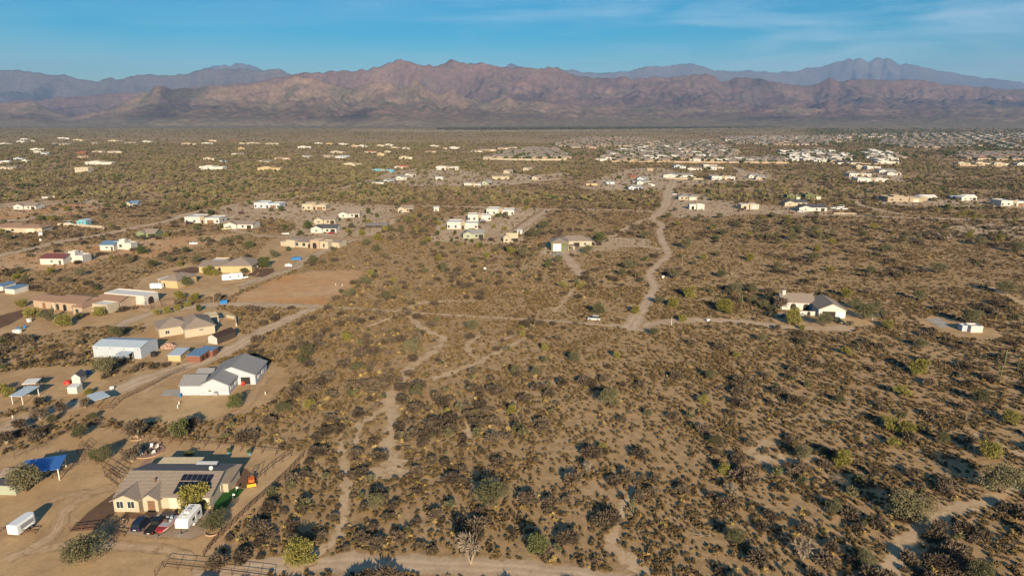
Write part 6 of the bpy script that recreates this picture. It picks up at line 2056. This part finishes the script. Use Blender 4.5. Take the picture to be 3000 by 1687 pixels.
# playset / machinery
YEL = M('yellow_plastic', (0.6, 0.36, 0.03), 0.5, 0.1, 2)
ORA = M('orange_plastic', (0.6, 0.14, 0.03), 0.5, 0.1, 2)
p = P(738, 1412)
t = empty('garden_tractor', (p.x, p.y, 0.06), R(20))
MB().box(-.6, .6, -1.2, .5, .55, 1.1).build('hood', ORA, t)
MB().box(-.55, .55, .5, 1.2, .5, .8).build('seat_base', YEL, t)
MB().box(-.3, .3, .7, .8, .8, 1.4).box(-.3, .3, .3, .8, .8, .95).build('seat', DARKFR, t)
MB().box(-.9, .9, -2.3, -1.9, .1, .7).build('bucket', YEL, t)
MB().tube((-.5, -2, .6), (-.5, -.2, 1.3), .06).tube((.5, -2, .6), (.5, -.2, 1.3), .06).build('loader_arm', ORA, t)
MB().tube((-.5, .9, .8), (-.5, .9, 2.2), .05).tube((.5, .9, .8), (.5, .9, 2.2), .05).tube((-.5, .9, 2.2), (.5, .9, 2.2), .05).build('roll_bar', DARKFR, t)
wheel_parts(t, [(-.7, .8), (.7, .8)], .5, .3)
wheel_parts(t, [(-.6, -.9), (.6, -.9)], .32, .24)
tag(t, 'small orange and yellow tractor parked inside the back fence', 'tractor')
thing_mb('play_frame', [('post', MB().tube((-1.2, 0, 0), (-1.0, 0, 2.2), .06).tube((1.2, 0, 0), (1, 0, 2.2), .06), DARKFR), ('crossbar', MB().tube((-1, 0, 2.2), (1, 0, 2.2), .06), DARKFR)], 752, 1398, R(70), 'dark metal frame beside the orange tractor', 'frame')
for k, (u, v) in enumerate(((693, 1441), (683, 1462))):
    thing_mb('putting_flag', [('pole', MB().tube((0, 0, 0), (0, 0, 1.2), .03), WHITEP), ('flag', MB().box(0, .45, -.01, .01, .85, 1.2), WHITEP)], u, v, 0, ['white flag at the far end of the putting green', 'white flag in the middle of the putting green'][k], 'flag')
p = P(700, 1456)
for k, (u, v, c) in enumerate(((671, 1330, 'left'), (732, 1332, 'right'))):
    o = thing_mb('potted_plant', [('pot', MB().loft([[(r * math.cos(a * .785), r * math.sin(a * .785), z) for a in range(8)] for r, z in ((.3, 0), (.45, .55))]), M('blue_glaze', (.12, .28, .36), .3, .1, 2))], u, v, 0, '%s of the two blue potted plants by the back fence' % c, 'potted plant')
    e = inst('foliage', PROTO['green'][k][0], o, (0, 0, .45))
    e.scale = (.3, .3, .3)
# planter rings
for k, (u, v, lb) in enumerate(((624, 1558, 'around the tree right of the travel trailer'), (349, 1534, 'in the yard left of the parked cars'), (402, 1284, 'around the bare tree by the back fence'))):
    p = P(u, v)
    rt = empty('stone_ring', (p.x, p.y, 0.06))
    for i in range(20):
        a = 2 * math.pi * i / 20
        inst('stone', kerb, rt, (1.35 * math.cos(a), 1.35 * math.sin(a), 0), a + math.pi / 2)
    tag(rt, 'pale ring of edging stones ' + lb, 'stone edging')
# rock heap
rk = MB()
rr = random.Random(4)
for i in range(160):
    a, r = rr.random() * 6.28, 2.6 * rr.random() ** .6
    s = .18 + .25 * rr.random()
    x, y, z = r * math.cos(a), r * math.sin(a) * .8, max(0, (1.3 - r * .5)) * rr.random()
    rk.add([(x + s * rr.uniform(.6, 1) * sx1, y + s * rr.uniform(.6, 1) * sy1, z + s * (.9 if sz else -.3)) for sz in (0, 1) for sx1, sy1 in ((-1, -1), (1, -1), (1, 1), (-1, 1))],
           [(0, 3, 2, 1), (4, 5, 6, 7), (0, 1, 5, 4), (1, 2, 6, 5), (2, 3, 7, 6), (3, 0, 4, 7)])
thing_mb('rock_pile', [('rock_pile', rk, M('pink_rock', (.42, .28, .23), .95, .2, 2))], 494, 1016, 0, 'heap of pinkish rock between the metal barn and the cream house', 'rock pile')
# blue bins, tanks, barrels
for u, v, nm, mt, lb, cat in ((546, 889, 'blue_bin', BLUEB, 'blue bin by the bend of the road', 'bin'), (656, 889, 'dumpster', BLUEB, 'blue dumpster beside the road below the bushes', 'dumpster'),
                              (862, 761, 'dumpster', BLUEB, 'left one of two blue containers on the straight driveway', 'container'), (874, 761, 'dumpster', BLUEB, 'right one of two blue containers on the straight driveway', 'container'),
                              (54, 966, 'blue_barrel', BLUEB, 'lower blue barrel below the adobe house', 'barrel'), (73, 961, 'blue_barrel', BLUEB, 'upper blue barrel below the adobe house', 'barrel'),
                              (110, 1177, 'blue_barrel', BLUEB, 'blue barrel right of the open horse shelter', 'barrel'), (131, 1178, 'blue_tub', BLUEB, 'blue tub right of the open horse shelter', 'tub'),
                              (198, 1124, 'red_machine', REDM, 'red machine left of the little white shed', 'machine'), (256, 1094, 'blue_tarp', BLUEB, 'blue tarp heap behind the little white shed', 'tarp'),
                              (328, 1140, 'white_trough', WHITEP, 'white trough right of the streaked shelter', 'trough'), (45, 976, 'white_pillar', WHITEP, 'left white pillar by the road below the adobe house', 'pillar'),
                              (57, 975, 'white_pillar', WHITEP, 'right white pillar by the road below the adobe house', 'pillar'), (86, 943, 'white_pillar', WHITEP, 'white gate pillar in front of the adobe house', 'pillar'),
                              (121, 691, 'propane_tank', WHITEP, 'round white tank in front of the large tan house', 'tank'), (119, 705, 'white_box', WHITEP, 'white box by the gravel road', 'box'),
                              (845, 780, 'white_crates', WHITEP, 'white crates on the straight driveway', 'crates'), (2074, 942, 'mailbox', WHITEP, 'white box beside the drive to the lone white house', 'box'),
                              (1942, 814, 'white_box', WHITEP, 'white box beside the winding dirt road', 'box'), (2575, 926, 'white_box', WHITEP, 'white box right of the lone white house', 'box'),
                              (1020, 1543, 'white_rock', WHITEP, 'white object in the sandy wash', 'rock'), (1421, 792, 'white_sign', WHITEP, 'small white sign board in the scrub behind the track', 'sign')):
    s = 1.0 if 'dumpster' not in nm else 1.5
    if 'barrel' in nm:
        mbp = barrel(1.0, .4)
    elif 'dumpster' in nm:
        mbp = MB().prism([(-1.3, -.9, 0), (1.3, -.9, 0), (1.5, -.9, 1.5), (-1.5, -.9, 1.2)], (0, 1.8, 0)).box(-1.5, 1.5, -.95, .95, 1.2, 1.28)
    elif 'tank' in nm:
        mbp = MB().tube((-.2, 0, 0), (-.2, 0, 1.8), 1.2, 1.2, 14).tube((-.2, 0, 1.8), (-.2, 0, 2.4), 1.2, .3, 14)
    elif 'pillar' in nm:
        mbp = MB().box(-.5, .5, -.5, .5, 0, 1.1).box(-.6, .6, -.6, .6, 1.1, 1.25)
    elif 'tub' in nm or 'trough' in nm:
        mbp = MB().loft([[(r * math.cos(a * .628) * 1.3, r * math.sin(a * .628), z) for a in range(10)] for r, z in ((.45, 0), (.6, .6), (.52, .6), (.4, .2))])
    elif 'rock' in nm:
        mbp = MB().loft([[(r * math.cos(a * .785), r * math.sin(a * .785), z) for a in range(8)] for r, z in ((.3, 0), (.25, .2), (.1, .3))])
    elif 'tarp' in nm or 'machine' in nm:
        mbp = MB().loft([[(r * math.cos(a * .785) * (1 + .2 * (a % 2)), r * math.sin(a * .785), z) for a in range(8)] for r, z in ((.9, 0), (.8, .6), (.45, 1.0))])
    elif 'sign' in nm:
        mbp = MB().box(-.6, .6, -.03, .03, .6, 1.4).box(-.5, -.42, .03, .1, 0, 1.4).box(.42, .5, .03, .1, 0, 1.4)
    elif 'crates' in nm:
        mbp = MB().box(-1.6, -.5, -.5, .5, 0, 1.0).box(-.3, .8, -.4, .6, 0, 1.3).box(1, 1.9, -.3, .5, 0, .9)
    else:
        mbp = MB().box(-.5, .5, -.4, .4, 0, .9).box(-.56, .56, -.46, .46, .9, .98)
    thing_mb(nm, [(nm, mbp, mt)], u, v, rnd.uniform(-.4, .4), lb, cat)
# utility poles and posts
POLE = M('pole_wood', (0.16, 0.10, 0.07), 0.9, 0.2, 2)


def pole(u, v, h, label, cross=True, mat=POLE, r=0.13, cat='utility pole'):
    parts = [('mast', MB().tube((0, 0, 0), (0, 0, h), r, r * .7, 7), mat)]
    if cross:
        parts.append(('crossarm', MB().box(-1.1, 1.1, -.08, .08, h - .9, h - .75), mat))
        parts.append(('insulator', MB().box(-1.0, -.9, -.05, .05, h - .75, h - .55).box(.9, 1.0, -.05, .05, h - .75, h - .55), GREYB))
    return thing_mb('utility_pole' if cross else 'post', parts, u, v, R(8), label, cat, z=0)


pole(1862, 815, 11, 'tall thin pole standing left of the winding dirt road')
pole(1898, 640, 9, 'far wooden pole near the bend of the dirt road')
pole(322, 703, 7, 'wooden pole beside the gravel road left of the navy-roofed garage')
pole(45, 770, 6, 'dead brown trunk-like pole left of the maroon-roofed workshop', False)
pole(110, 697, 8, 'wooden pole in front of the large tan house')
pole(626, 885, 4, 'pale post beside the road below the yellow garage', False, PALEBARK, .1, 'post')
pole(1998, 781, 5, 'pale bare post standing in the scrub right of the winding road', False, PALEBARK, .12, 'post')
pole(1967, 953, 3, 'white marker post by the drive junction', False, WHITEP, .08, 'post')
pole(2555, 938, 2.4, 'short white post right of the lone white house', False, WHITEP, .1, 'post')
pole(206, 757, 5, 'pale post behind the boxy white house', False, PALEBARK, .1, 'post')
pole(108, 763, 5, 'pale post left of the maroon-roofed workshop', False, PALEBARK, .1, 'post')
pole(1723, 720, 5, 'pale flagpole beside the olive workshop', False, PALEBARK, .1, 'post')
for k, (u, v) in enumerate(((525, 1185), (521, 1196), (778, 1156), (38, 1226), (984, 836), (1003, 838))):
    thing_mb('survey_stake', [('stake', MB().box(-.08, .08, -.08, .08, 0, .9), WHITEP)], u, v, 0, ['upper white stake below the white grey-roofed house', 'lower white stake below the white grey-roofed house', 'dark stake in the bare yard right of the white house', 'white stake on the left dirt road', 'left white stake on the orange graded pad', 'right white stake on the orange graded pad'][k], 'stake')
# fallen dead branches
for k, (u, v) in enumerate(((1105, 1587), (2790, 1650), (1725, 1385), (2060, 1570), (2330, 1370))):
    rr = random.Random(k + 50)
    m = MB()
    for i in range(9):
        a = rr.uniform(-.9, .9) + (math.pi if i % 3 == 0 else 0)
        l = rr.uniform(.9, 2.4)
        q = Vector((l * math.cos(a), l * math.sin(a), rr.uniform(.1, .9)))
        m.tube((0, 0, .15), q * .5, .11, .07, 5).tube(q * .5, q + Vector((0, rr.uniform(-.5, .5), rr.uniform(-.1, .4))), .07, .02, 4)
    o = m.build('fallen_branch', LM_DEAD)
    p = P(u, v)
    o.location = (p.x, p.y, 0)
    o.rotation_euler = (0, 0, rr.random() * 6)
    later(o, 'weathered fallen branch', 'branch', 'fallen dead branches')
# saguaros
for k, (u, v, h) in enumerate(((2942, 1070, 5.2), (2172, 905, 6), (2168, 880, 5.5), (157, 930, 5), (65, 738, 5.5), (1530, 800, 5), (2930, 1110, 4), (1855, 1505, 3.5), (2400, 715, 6), (255, 560, 5), (700, 545, 6), (555, 545, 6), (1805, 880, 4), (2820, 720, 5), (2600, 860, 4.5))):
    me = CACT[k % 5]
    o = bpy.data.objects.new('saguaro_cactus', me)
    COL.objects.link(o)
    p = P(u, v)
    o.location = (p.x, p.y, 0)
    s = h / (4.5 + (k % 5) * .4)
    o.scale = (s, s, s)
    o.rotation_euler = (0, 0, k * 1.3)
    later(o, 'tall saguaro cactus' if h > 5 else 'saguaro cactus', 'cactus', 'saguaro cacti standing above the scrub')
landmark('the road junction', P(1850, 960))
landmark('the winding dirt road', P(1935, 760))
landmark('the orange graded pad', P(880, 850))
landmark('the central sandy wash', P(1290, 1010))
landmark('the lower left sandy wash', P(1010, 1450))
landmark('the lower sandy channel', P(1805, 1560))
landmark('the lower right sandy bend', P(2750, 1530))
landmark('the bottom dirt road', P(1300, 1655))
landmark('the middle right scrubland', P(2300, 1180))
landmark('the right near scrubland', P(2930, 1200))
landmark('the scrub above the silver SUV', P(1600, 850))
landmark('the scrub past the lone house', P(2500, 780))
landmark('the scrub left of the rail fence', P(1300, 1300))
for ph_, u_, v_ in (('the far left upper plain', 150, 560), ('the open plain above centre left', 450, 560), ('the scrub left of the diagonal road', 700, 550), ('the far right upper scrub', 2900, 640), ('the scrub right of the winding road', 2150, 700), ('the upper centre scrub', 1300, 560), ('the biggest mesquite at lower right', 2661, 1520), ('the brightest palo verde on the right', 2464, 1360), ('the paired palo verdes', 2640, 1265), ('the dense green tree by the road', 1577, 1622),
                    ('the pale leafless tree at the bottom', 1380, 1649), ('the wide mesquite below centre', 1440, 1482), ('the pale mesquite by the wash', 1100, 1497), ('the bright tree at bottom left', 880, 1648),
                    ('the mesquite by the sandy bend', 2932, 1444), ('the bottom right corner mesquite', 2877, 1705), ('the leafless tree at lower right', 2350, 1640), ('the lower centre right mesquite', 2150, 1590)):
    landmark(ph_, P(u_, v_))

# ================================================================== SCATTER
def stuff(name, protos, pts, idx, rot, scl, label=None):
    """one object: shrubs instanced on a point cloud with geometry nodes"""
    n = len(pts)
    if n == 0:
        return
    me = bpy.data.meshes.new(name)
    me.vertices.add(n)
    me.vertices.foreach_set('co', np.asarray(pts, np.float32).ravel())
    for nm, ar, ty in (('pick', idx, 'INT'), ('turn', rot, 'FLOAT')):
        a = me.attributes.new(nm, ty, 'POINT')
        a.data.foreach_set('value', np.asarray(ar, np.int32 if ty == 'INT' else np.float32))
    a = me.attributes.new('size', 'FLOAT_VECTOR', 'POINT')
    a.data.foreach_set('vector', np.asarray(scl, np.float32).ravel())
    o = bpy.data.objects.new(name, me)
    COL.objects.link(o)
    tag(o, kind='stuff')
    pc_ = bpy.data.collections.new(name + '_kinds')
    for i, pm in enumerate(protos):
        po = bpy.data.objects.new('%s_%02d' % (name, i), pm)
        pc_.objects.link(po)
    ng = bpy.data.node_groups.new(name + '_scatter', 'GeometryNodeTree')
    ng.interface.new_socket('Geometry', in_out='INPUT', socket_type='NodeSocketGeometry')
    ng.interface.new_socket('Geometry', in_out='OUTPUT', socket_type='NodeSocketGeometry')
    N = ng.nodes
    gi, go = N.new('NodeGroupInput'), N.new('NodeGroupOutput')
    ip = N.new('GeometryNodeInstanceOnPoints')
    ci = N.new('GeometryNodeCollectionInfo')
    ci.inputs['Collection'].default_value = pc_
    ci.inputs['Separate Children'].default_value = True
    ci.inputs['Reset Children'].default_value = True
    ip.inputs['Pick Instance'].default_value = True

    def attr(nm, ty):
        a_ = N.new('GeometryNodeInputNamedAttribute')
        a_.data_type = ty
        a_.inputs['Name'].default_value = nm
        return a_.outputs['Attribute']
    cb = N.new('ShaderNodeCombineXYZ')
    ng.links.new(attr('turn', 'FLOAT'), cb.inputs['Z'])
    ng.links.new(gi.outputs[0], ip.inputs['Points'])
    ng.links.new(ci.outputs[0], ip.inputs['Instance'])
    ng.links.new(attr('pick', 'INT'), ip.inputs['Instance Index'])
    ng.links.new(cb.outputs[0], ip.inputs['Rotation'])
    ng.links.new(attr('size', 'FLOAT_VECTOR'), ip.inputs['Scale'])
    ng.links.new(ip.outputs[0], go.inputs[0])
    md = o.modifiers.new('scatter', 'NODES')
    md.node_group = ng
    return o


G = np.random.RandomState(12)
# rasterised mask of cleared places
RES = 1.0
MX0, MX1, MY0, MY1 = -900, 900, 60, 1260
mask = np.zeros((int((MY1 - MY0) / RES), int((MX1 - MX0) / RES)), bool)
for poly in CLEAR:
    x0, y0 = poly.min(0)
    x1, y1 = poly.max(0)
    i0, i1 = max(int((x0 - MX0) / RES) - 1, 0), min(int((x1 - MX0) / RES) + 2, mask.shape[1])
    j0, j1 = max(int((y0 - MY0) / RES) - 1, 0), min(int((y1 - MY0) / RES) + 2, mask.shape[0])
    if i1 <= i0 or j1 <= j0:
        continue
    gx, gy = np.meshgrid(MX0 + (np.arange(i0, i1) + .5) * RES, MY0 + (np.arange(j0, j1) + .5) * RES)
    mask[j0:j1, i0:i1] |= in_poly(gx.ravel(), gy.ravel(), poly).reshape(gx.shape)
semi = np.zeros_like(mask)
for poly in SEMI:
    x0, y0 = poly.min(0)
    x1, y1 = poly.max(0)
    i0, i1 = max(int((x0 - MX0) / RES) - 1, 0), min(int((x1 - MX0) / RES) + 2, mask.shape[1])
    j0, j1 = max(int((y0 - MY0) / RES) - 1, 0), min(int((y1 - MY0) / RES) + 2, mask.shape[0])
    if i1 <= i0 or j1 <= j0:
        continue
    gx, gy = np.meshgrid(MX0 + (np.arange(i0, i1) + .5) * RES, MY0 + (np.arange(j0, j1) + .5) * RES)
    semi[j0:j1, i0:i1] |= in_poly(gx.ravel(), gy.ravel(), poly).reshape(gx.shape)
FARCLEAR = [p for p in CLEAR if p[:, 1].max() > MY1]


def free(x, y):
    i = ((x - MX0) / RES).astype(int)
    j = ((y - MY0) / RES).astype(int)
    ok = np.ones(len(x), bool)
    ins = (i >= 0) & (i < mask.shape[1]) & (j >= 0) & (j < mask.shape[0])
    ok[ins] = ~mask[j[ins], i[ins]] & ~(semi[j[ins], i[ins]] & (G.rand(ins.sum()) > 0.22))
    far = y > MY1
    if far.any():
        xi, yi = x[far], y[far]
        bad = np.zeros(len(xi), bool)
        for p in FARCLEAR:
            bad |= in_poly(xi, yi, p)
        ok[far] = ~bad
    return ok


def sample(n, y0, y1, half=0.86):
    """uniform on the ground wedge seen by the camera (plus a margin)"""
    u = G.rand(n)
    y = np.sqrt(y0 * y0 + u * (y1 * y1 - y0 * y0))
    x = (G.rand(n) * 2 - 1) * half * y
    return x, y


def keep(x, y, dens):
    k = (G.rand(len(x)) < dens) & free(x, y)
    return x[k], y[k]


def split(kind, obj_name, desc, cat, group, x, y, h, nind_=300, shape=0.25):
    """the nearest nind_ become objects of their own, the rest one stuff object"""
    protos = PROTO[kind]
    r = np.sqrt(x * x + y * y) / np.maximum(h, .1)
    vis = (np.abs(x) < 0.80 * y) & (y > 92)
    order = np.argsort(np.where(vis, r, 1e9))
    ind = order[:nind_]
    rest = order[nind_:]
    idx = G.randint(0, len(protos), len(x))
    rot = G.rand(len(x)) * 6.283
    base = np.array([p[2] for p in protos])[idx]
    s = h / base
    sc = np.stack([s * (1 - shape / 2 + shape * G.rand(len(x))), s * (1 - shape / 2 + shape * G.rand(len(x))), s], 1)
    for k in ind:
        o = bpy.data.objects.new(obj_name, protos[idx[k]][0])
        o.location = (x[k], y[k], 0)
        o.rotation_euler = (0, 0, rot[k])
        o.scale = sc[k]
        COL.objects.link(o)
        later(o, desc, cat, group)
    stuff(obj_name + '_cover', [p[0] for p in protos], np.stack([x, y, x * 0], 1)[rest], idx[rest], rot[rest], sc[rest])


def zone(x, y, px, rad):
    d = np.zeros(len(x))
    for u, v, r in px:
        p = P(u, v)
        d = np.maximum(d, np.exp(-((x - p.x) ** 2 + (y - p.y) ** 2) / (2 * r * r)))
    return d


# ---- trees
for (x, y, h, k) in TREES:
    plant_tree(k, x, y, h)
x, y = sample(9000, 100, 1150)
clump = fbm(x / 60, y / 60, 4, 3)
left = np.clip(0.5 - x / 900, 0.15, 1)
d = np.clip((clump - 0.46) * 5, 0.05, 1) * np.interp(y, [100, 220, 300, 450, 700, 1150], [0.05, 0.10, 0.35, 0.75, 1.0, 1.0]) * np.where((x < 0) & (y > 380), 1.0, 0.75)
x, y = keep(x, y, d)
extra_kind = G.choice(['mesquite', 'palo', 'green'], len(x), p=[.62, .25, .13])
cnt = {}
for k in ('mesquite', 'palo', 'green'):
    cnt[k] = sum(1 for t_ in TREES if t_[3] == k)
order = np.argsort(y)
rest_t = {k: [] for k in cnt}
for i in order:
    k = extra_kind[i]
    h = 2.2 + 2.4 * G.rand()
    if cnt[k] < 300 and y[i] < 600:
        plant_tree(k, float(x[i]), float(y[i]), h)
        cnt[k] += 1
    else:
        rest_t[k].append((x[i], y[i], h))
print('trees', cnt, {k: len(v) for k, v in rest_t.items()})
for k, v in rest_t.items():
    v = np.array(v)
    pk = {'mesquite': 'far_tree', 'palo': 'far_palo', 'green': 'far_green'}[k]
    pr = PROTO[pk]
    idx = G.randint(0, len(pr), len(v))
    s = v[:, 2] / pr[0][2]
    stuff('distant_' + k + '_trees', [p[0] for p in pr], np.stack([v[:, 0], v[:, 1], v[:, 0] * 0], 1), idx, G.rand(len(v)) * 6.28, np.stack([s * 1.05, s * 1.05, s], 1))

# ---- dark leafless bushes
x, y = sample(95000, 88, 900)
c1_ = fbm(x / 22, y / 22, 4, 21)
c2_ = fbm(x / 90, y / 90, 3, 22)
z_ = zone(x, y, [(920, 1330, 18), (900, 1500, 16), (1000, 1600, 12), (1100, 1450, 12), (700, 1250, 14), (200, 1200, 22), (50, 1260, 16), (1300, 1100, 16), (1150, 1120, 14), (1200, 1250, 14), (2750, 1600, 20), (1650, 1600, 10), (350, 1010, 18),
                      (60, 1030, 25), (1000, 930, 20), (1400, 790, 28), (850, 950, 18), (750, 1600, 10)], 0)
d = np.clip((c1_ - 0.50) * 4.2 + (c2_ - .5) * 1.0, 0.05, 1) * 0.46 + z_ * 0.35
d *= np.interp(y, [88, 150, 300, 900], [1.0, 0.9, 0.6, 0.6])
xb, yb = keep(x, y, d)
hb = 0.7 + 1.7 * G.rand(len(xb)) ** 1.7
mixc = G.rand(len(xb)) < 0.16
split('bush', 'leafless_bush', 'dark leafless bush', 'bush', 'dark purple-brown leafless bushes', xb[~mixc], yb[~mixc], hb[~mixc])
split('creosote', 'creosote_bush', 'olive creosote bush', 'bush', 'olive creosote bushes', xb[mixc], yb[mixc], hb[mixc] * 1.05)
# ---- bursage, by far the most numerous
x, y = sample(84000, 88, 300)
x2, y2 = sample(150000, 300, 640)
x, y = np.concatenate([x, x2]), np.concatenate([y, y2])
c1_ = fbm(x / 9, y / 9, 3, 31)
d = np.clip(0.6 + (c1_ - 0.5) * 3.0, 0.36, 1) * np.interp(y, [88, 300, 640], [0.85, 0.8, 0.5])
xs1, ys1 = keep(x, y, d)
split('bursage', 'bursage_shrub', 'low brown bursage tuft', 'shrub', 'low brown bursage shrubs covering the desert', xs1, ys1, 0.30 + 0.42 * G.rand(len(xs1)) ** 1.5)
# ---- dry yellow grass at the skirts of bushes and along washes
near = yb < 330
kx = np.repeat(xb[near], 3)
ky = np.repeat(yb[near], 3)
a_ = G.rand(len(kx)) * 6.28
rr_ = 1.1 + 1.3 * G.rand(len(kx))
kx = kx + rr_ * np.cos(a_)
ky = ky + rr_ * np.sin(a_) - 0.5
x, y = sample(9000, 88, 420)
kk = fbm(x / 14, y / 14, 3, 44) > 0.56
kx = np.concatenate([kx, x[kk]])
ky = np.concatenate([ky, y[kk]])
kx, ky = keep(kx, ky, 0.22)
split('grass', 'dry_grass_tuft', 'golden dry grass tuft', 'grass', 'golden dry grass tufts', kx, ky, 0.35 + 0.4 * G.rand(len(kx)))
# ---- middle-distance scrub
x, y = sample(300000, 420, 2000)
d = np.clip((fbm(x / 40, y / 40, 4, 51) - 0.40) * 3.5, 0.12, 1) * np.interp(y, [420, 650, 1200, 2000], [0.4, 0.8, 0.6, 0.4])
xm, ym = keep(x, y, d)
pr = PROTO['far_bush']
s = 0.55 + 0.5 * G.rand(len(xm))
pr = PROTO['far_bush'] + PROTO['far_tuft']
stuff('distant_brown_scrub', [p[0] for p in pr], np.stack([xm, ym, xm * 0], 1), G.randint(0, 8, len(xm)), G.rand(len(xm)) * 6.28, np.stack([s * 1.1, s * 1.1, s], 1))
# ---- distant trees over the plain
x, y = sample(90000, 900, 4400)
leftness = np.clip(1.0 - (x / y) * 0.8, 0.5, 1.3)
d = np.clip((fbm(x / 110, y / 110, 4, 61) - 0.42) * 5.5, 0.06, 1) * np.interp(y, [900, 1500, 4400], [0.30, 0.42, 0.50]) * leftness
xm, ym = keep(x, y, d)
pr = PROTO['far_tree'] + PROTO['far_palo'] + PROTO['far_green']
gp = np.where(G.rand(len(xm)) < 0.70, G.randint(0, 4, len(xm)), G.randint(4, 9, len(xm)))
s = (0.55 + 0.5 * G.rand(len(xm))) * np.interp(ym, [900, 4400], [0.95, 1.25])
stuff('distant_scrub_trees', [p[0] for p in pr], np.stack([xm, ym, xm * 0], 1), gp, G.rand(len(xm)) * 6.28, np.stack([s * 1.15, s * 1.15, s], 1))
x, y = sample(85000, 560, 2000)
k = G.rand(len(x)) < np.interp(x / y, [-.85, -.2, .1, .3, .8], [1, .8, .35, .25, .4])
x, y = x[k], y[k]
xm, ym = keep(x, y, np.clip((fbm(x / 80, y / 80, 4, 66) - 0.43) * 6, 0.04, 1) * 0.75)
gp = np.where(G.rand(len(xm)) < 0.66, G.randint(0, 4, len(xm)), G.randint(4, 9, len(xm)))
s = 0.5 + 0.5 * G.rand(len(xm))
stuff('plain_trees', [p[0] for p in pr], np.stack([xm, ym, xm * 0], 1), gp, G.rand(len(xm)) * 6.28, np.stack([s * 1.15, s * 1.15, s], 1))
# greener planting between the subdivision houses
pts_ = []
for (hx, hy, hr, hk) in tr_spots:
    for j in range(5 if hy < 2200 else 3):
        pts_.append((hx + G.uniform(-18, 18), hy + G.uniform(-22, 26)))
x, y = np.array(pts_).T
xg, yg = x[free(x, y)], y[free(x, y)]
pw = [P(u, v) for u, v in ((1560, 455), (1610, 450), (1580, 462), (2560, 455), (2620, 400), (2900, 440), (2800, 450), (2960, 430))]
for p in pw:
    xg = np.append(xg, p.x + G.normal(size=60) * 35)
    yg = np.append(yg, p.y + G.normal(size=60) * 45)
k = free(xg, yg)
xg, yg = xg[k], yg[k]
s = 0.7 + 0.8 * G.rand(len(xg))
stuff('garden_trees', [p[0] for p in PROTO['far_green']], np.stack([xg, yg, xg * 0], 1), G.randint(0, 3, len(xg)), G.rand(len(xg)) * 6.28, np.stack([s, s, s], 1))
# dense trees on the far right suburb
x, y = sample(16000, 1700, 4300)
k = (x / y > 0.42) & (fbm(x / 120, y / 120, 3, 71) > 0.42)
x, y = keep(x[k], y[k], 0.8)
s = 0.8 + 0.8 * G.rand(len(x))
stuff('suburb_trees', [p[0] for p in PROTO['far_green']], np.stack([x, y, x * 0], 1), G.randint(0, 3, len(x)), G.rand(len(x)) * 6.28, np.stack([s, s, s], 1))
# river woods: dark bosque with a pale fringe of bare cottonwoods in front
def band(pxs, n, wid):
    c = [P(u, v) for u, v in pxs]
    seg = G.randint(0, len(c) - 1, n)
    f_ = G.rand(n)
    A_ = np.array([c[i][:2] for i in seg])
    B_ = np.array([c[i + 1][:2] for i in seg])
    q = A_ + (B_ - A_) * f_[:, None]
    return q[:, 0] + G.normal(size=n) * 20, q[:, 1] + (G.rand(n) - .5) * wid


bx, by = band([(1300, 379), (1500, 378.5), (1700, 377), (1900, 376), (2150, 375), (2250, 374.6)], 2600, 620)
by = np.minimum(by, 4700)
s = 0.7 + .6 * G.rand(len(bx))
stuff('riverside_woods', [p[0] for p in PROTO['river']], np.stack([bx, by, bx * 0], 1), G.randint(0, 3, len(bx)), G.rand(len(bx)) * 6.28, np.stack([s * 1.3, s * 1.3, s], 1))
bx, by = band([(1040, 385), (1250, 387), (1500, 388), (1700, 387), (1900, 384), (2150, 379), (2480, 375.5), (2900, 375)], 1500, 150)
s = 0.5 + .6 * G.rand(len(bx))
stuff('pale_riverside_woods', [p[0] for p in PROTO['riverp']], np.stack([bx, by, bx * 0], 1), G.randint(0, 3, len(bx)), G.rand(len(bx)) * 6.28, np.stack([s, s, s], 1))
# remaining small houses of the suburb
if REST_HOUSES:
    W_ = []
    for k in range(6):
        a, b, c = TRACT[k][:3]
        bm = bmesh.new()
        for mi, me in enumerate((a, b, c)):
            n0 = len(bm.faces)
            bm.from_mesh(me)
            bm.faces.ensure_lookup_table()
            for f in bm.faces[n0:]:
                f.material_index = mi
        me = bpy.data.meshes.new('suburb_house')
        bm.to_mesh(me)
        bm.free()
        for mt in (a, b, c):
            me.materials.append(mt.materials[0])
        W_.append(me)
    n = len(REST_HOUSES)
    stuff('suburb_houses', W_, [(x, y, 0) for x, y, _, _ in REST_HOUSES], [k for *_, k in REST_HOUSES], [r for _, _, r, _ in REST_HOUSES], np.ones((n, 3)))

resolve_labels()
for o in scene.objects:
    if '_L' in o:
        del o['_L']
print('objects', len(scene.objects))
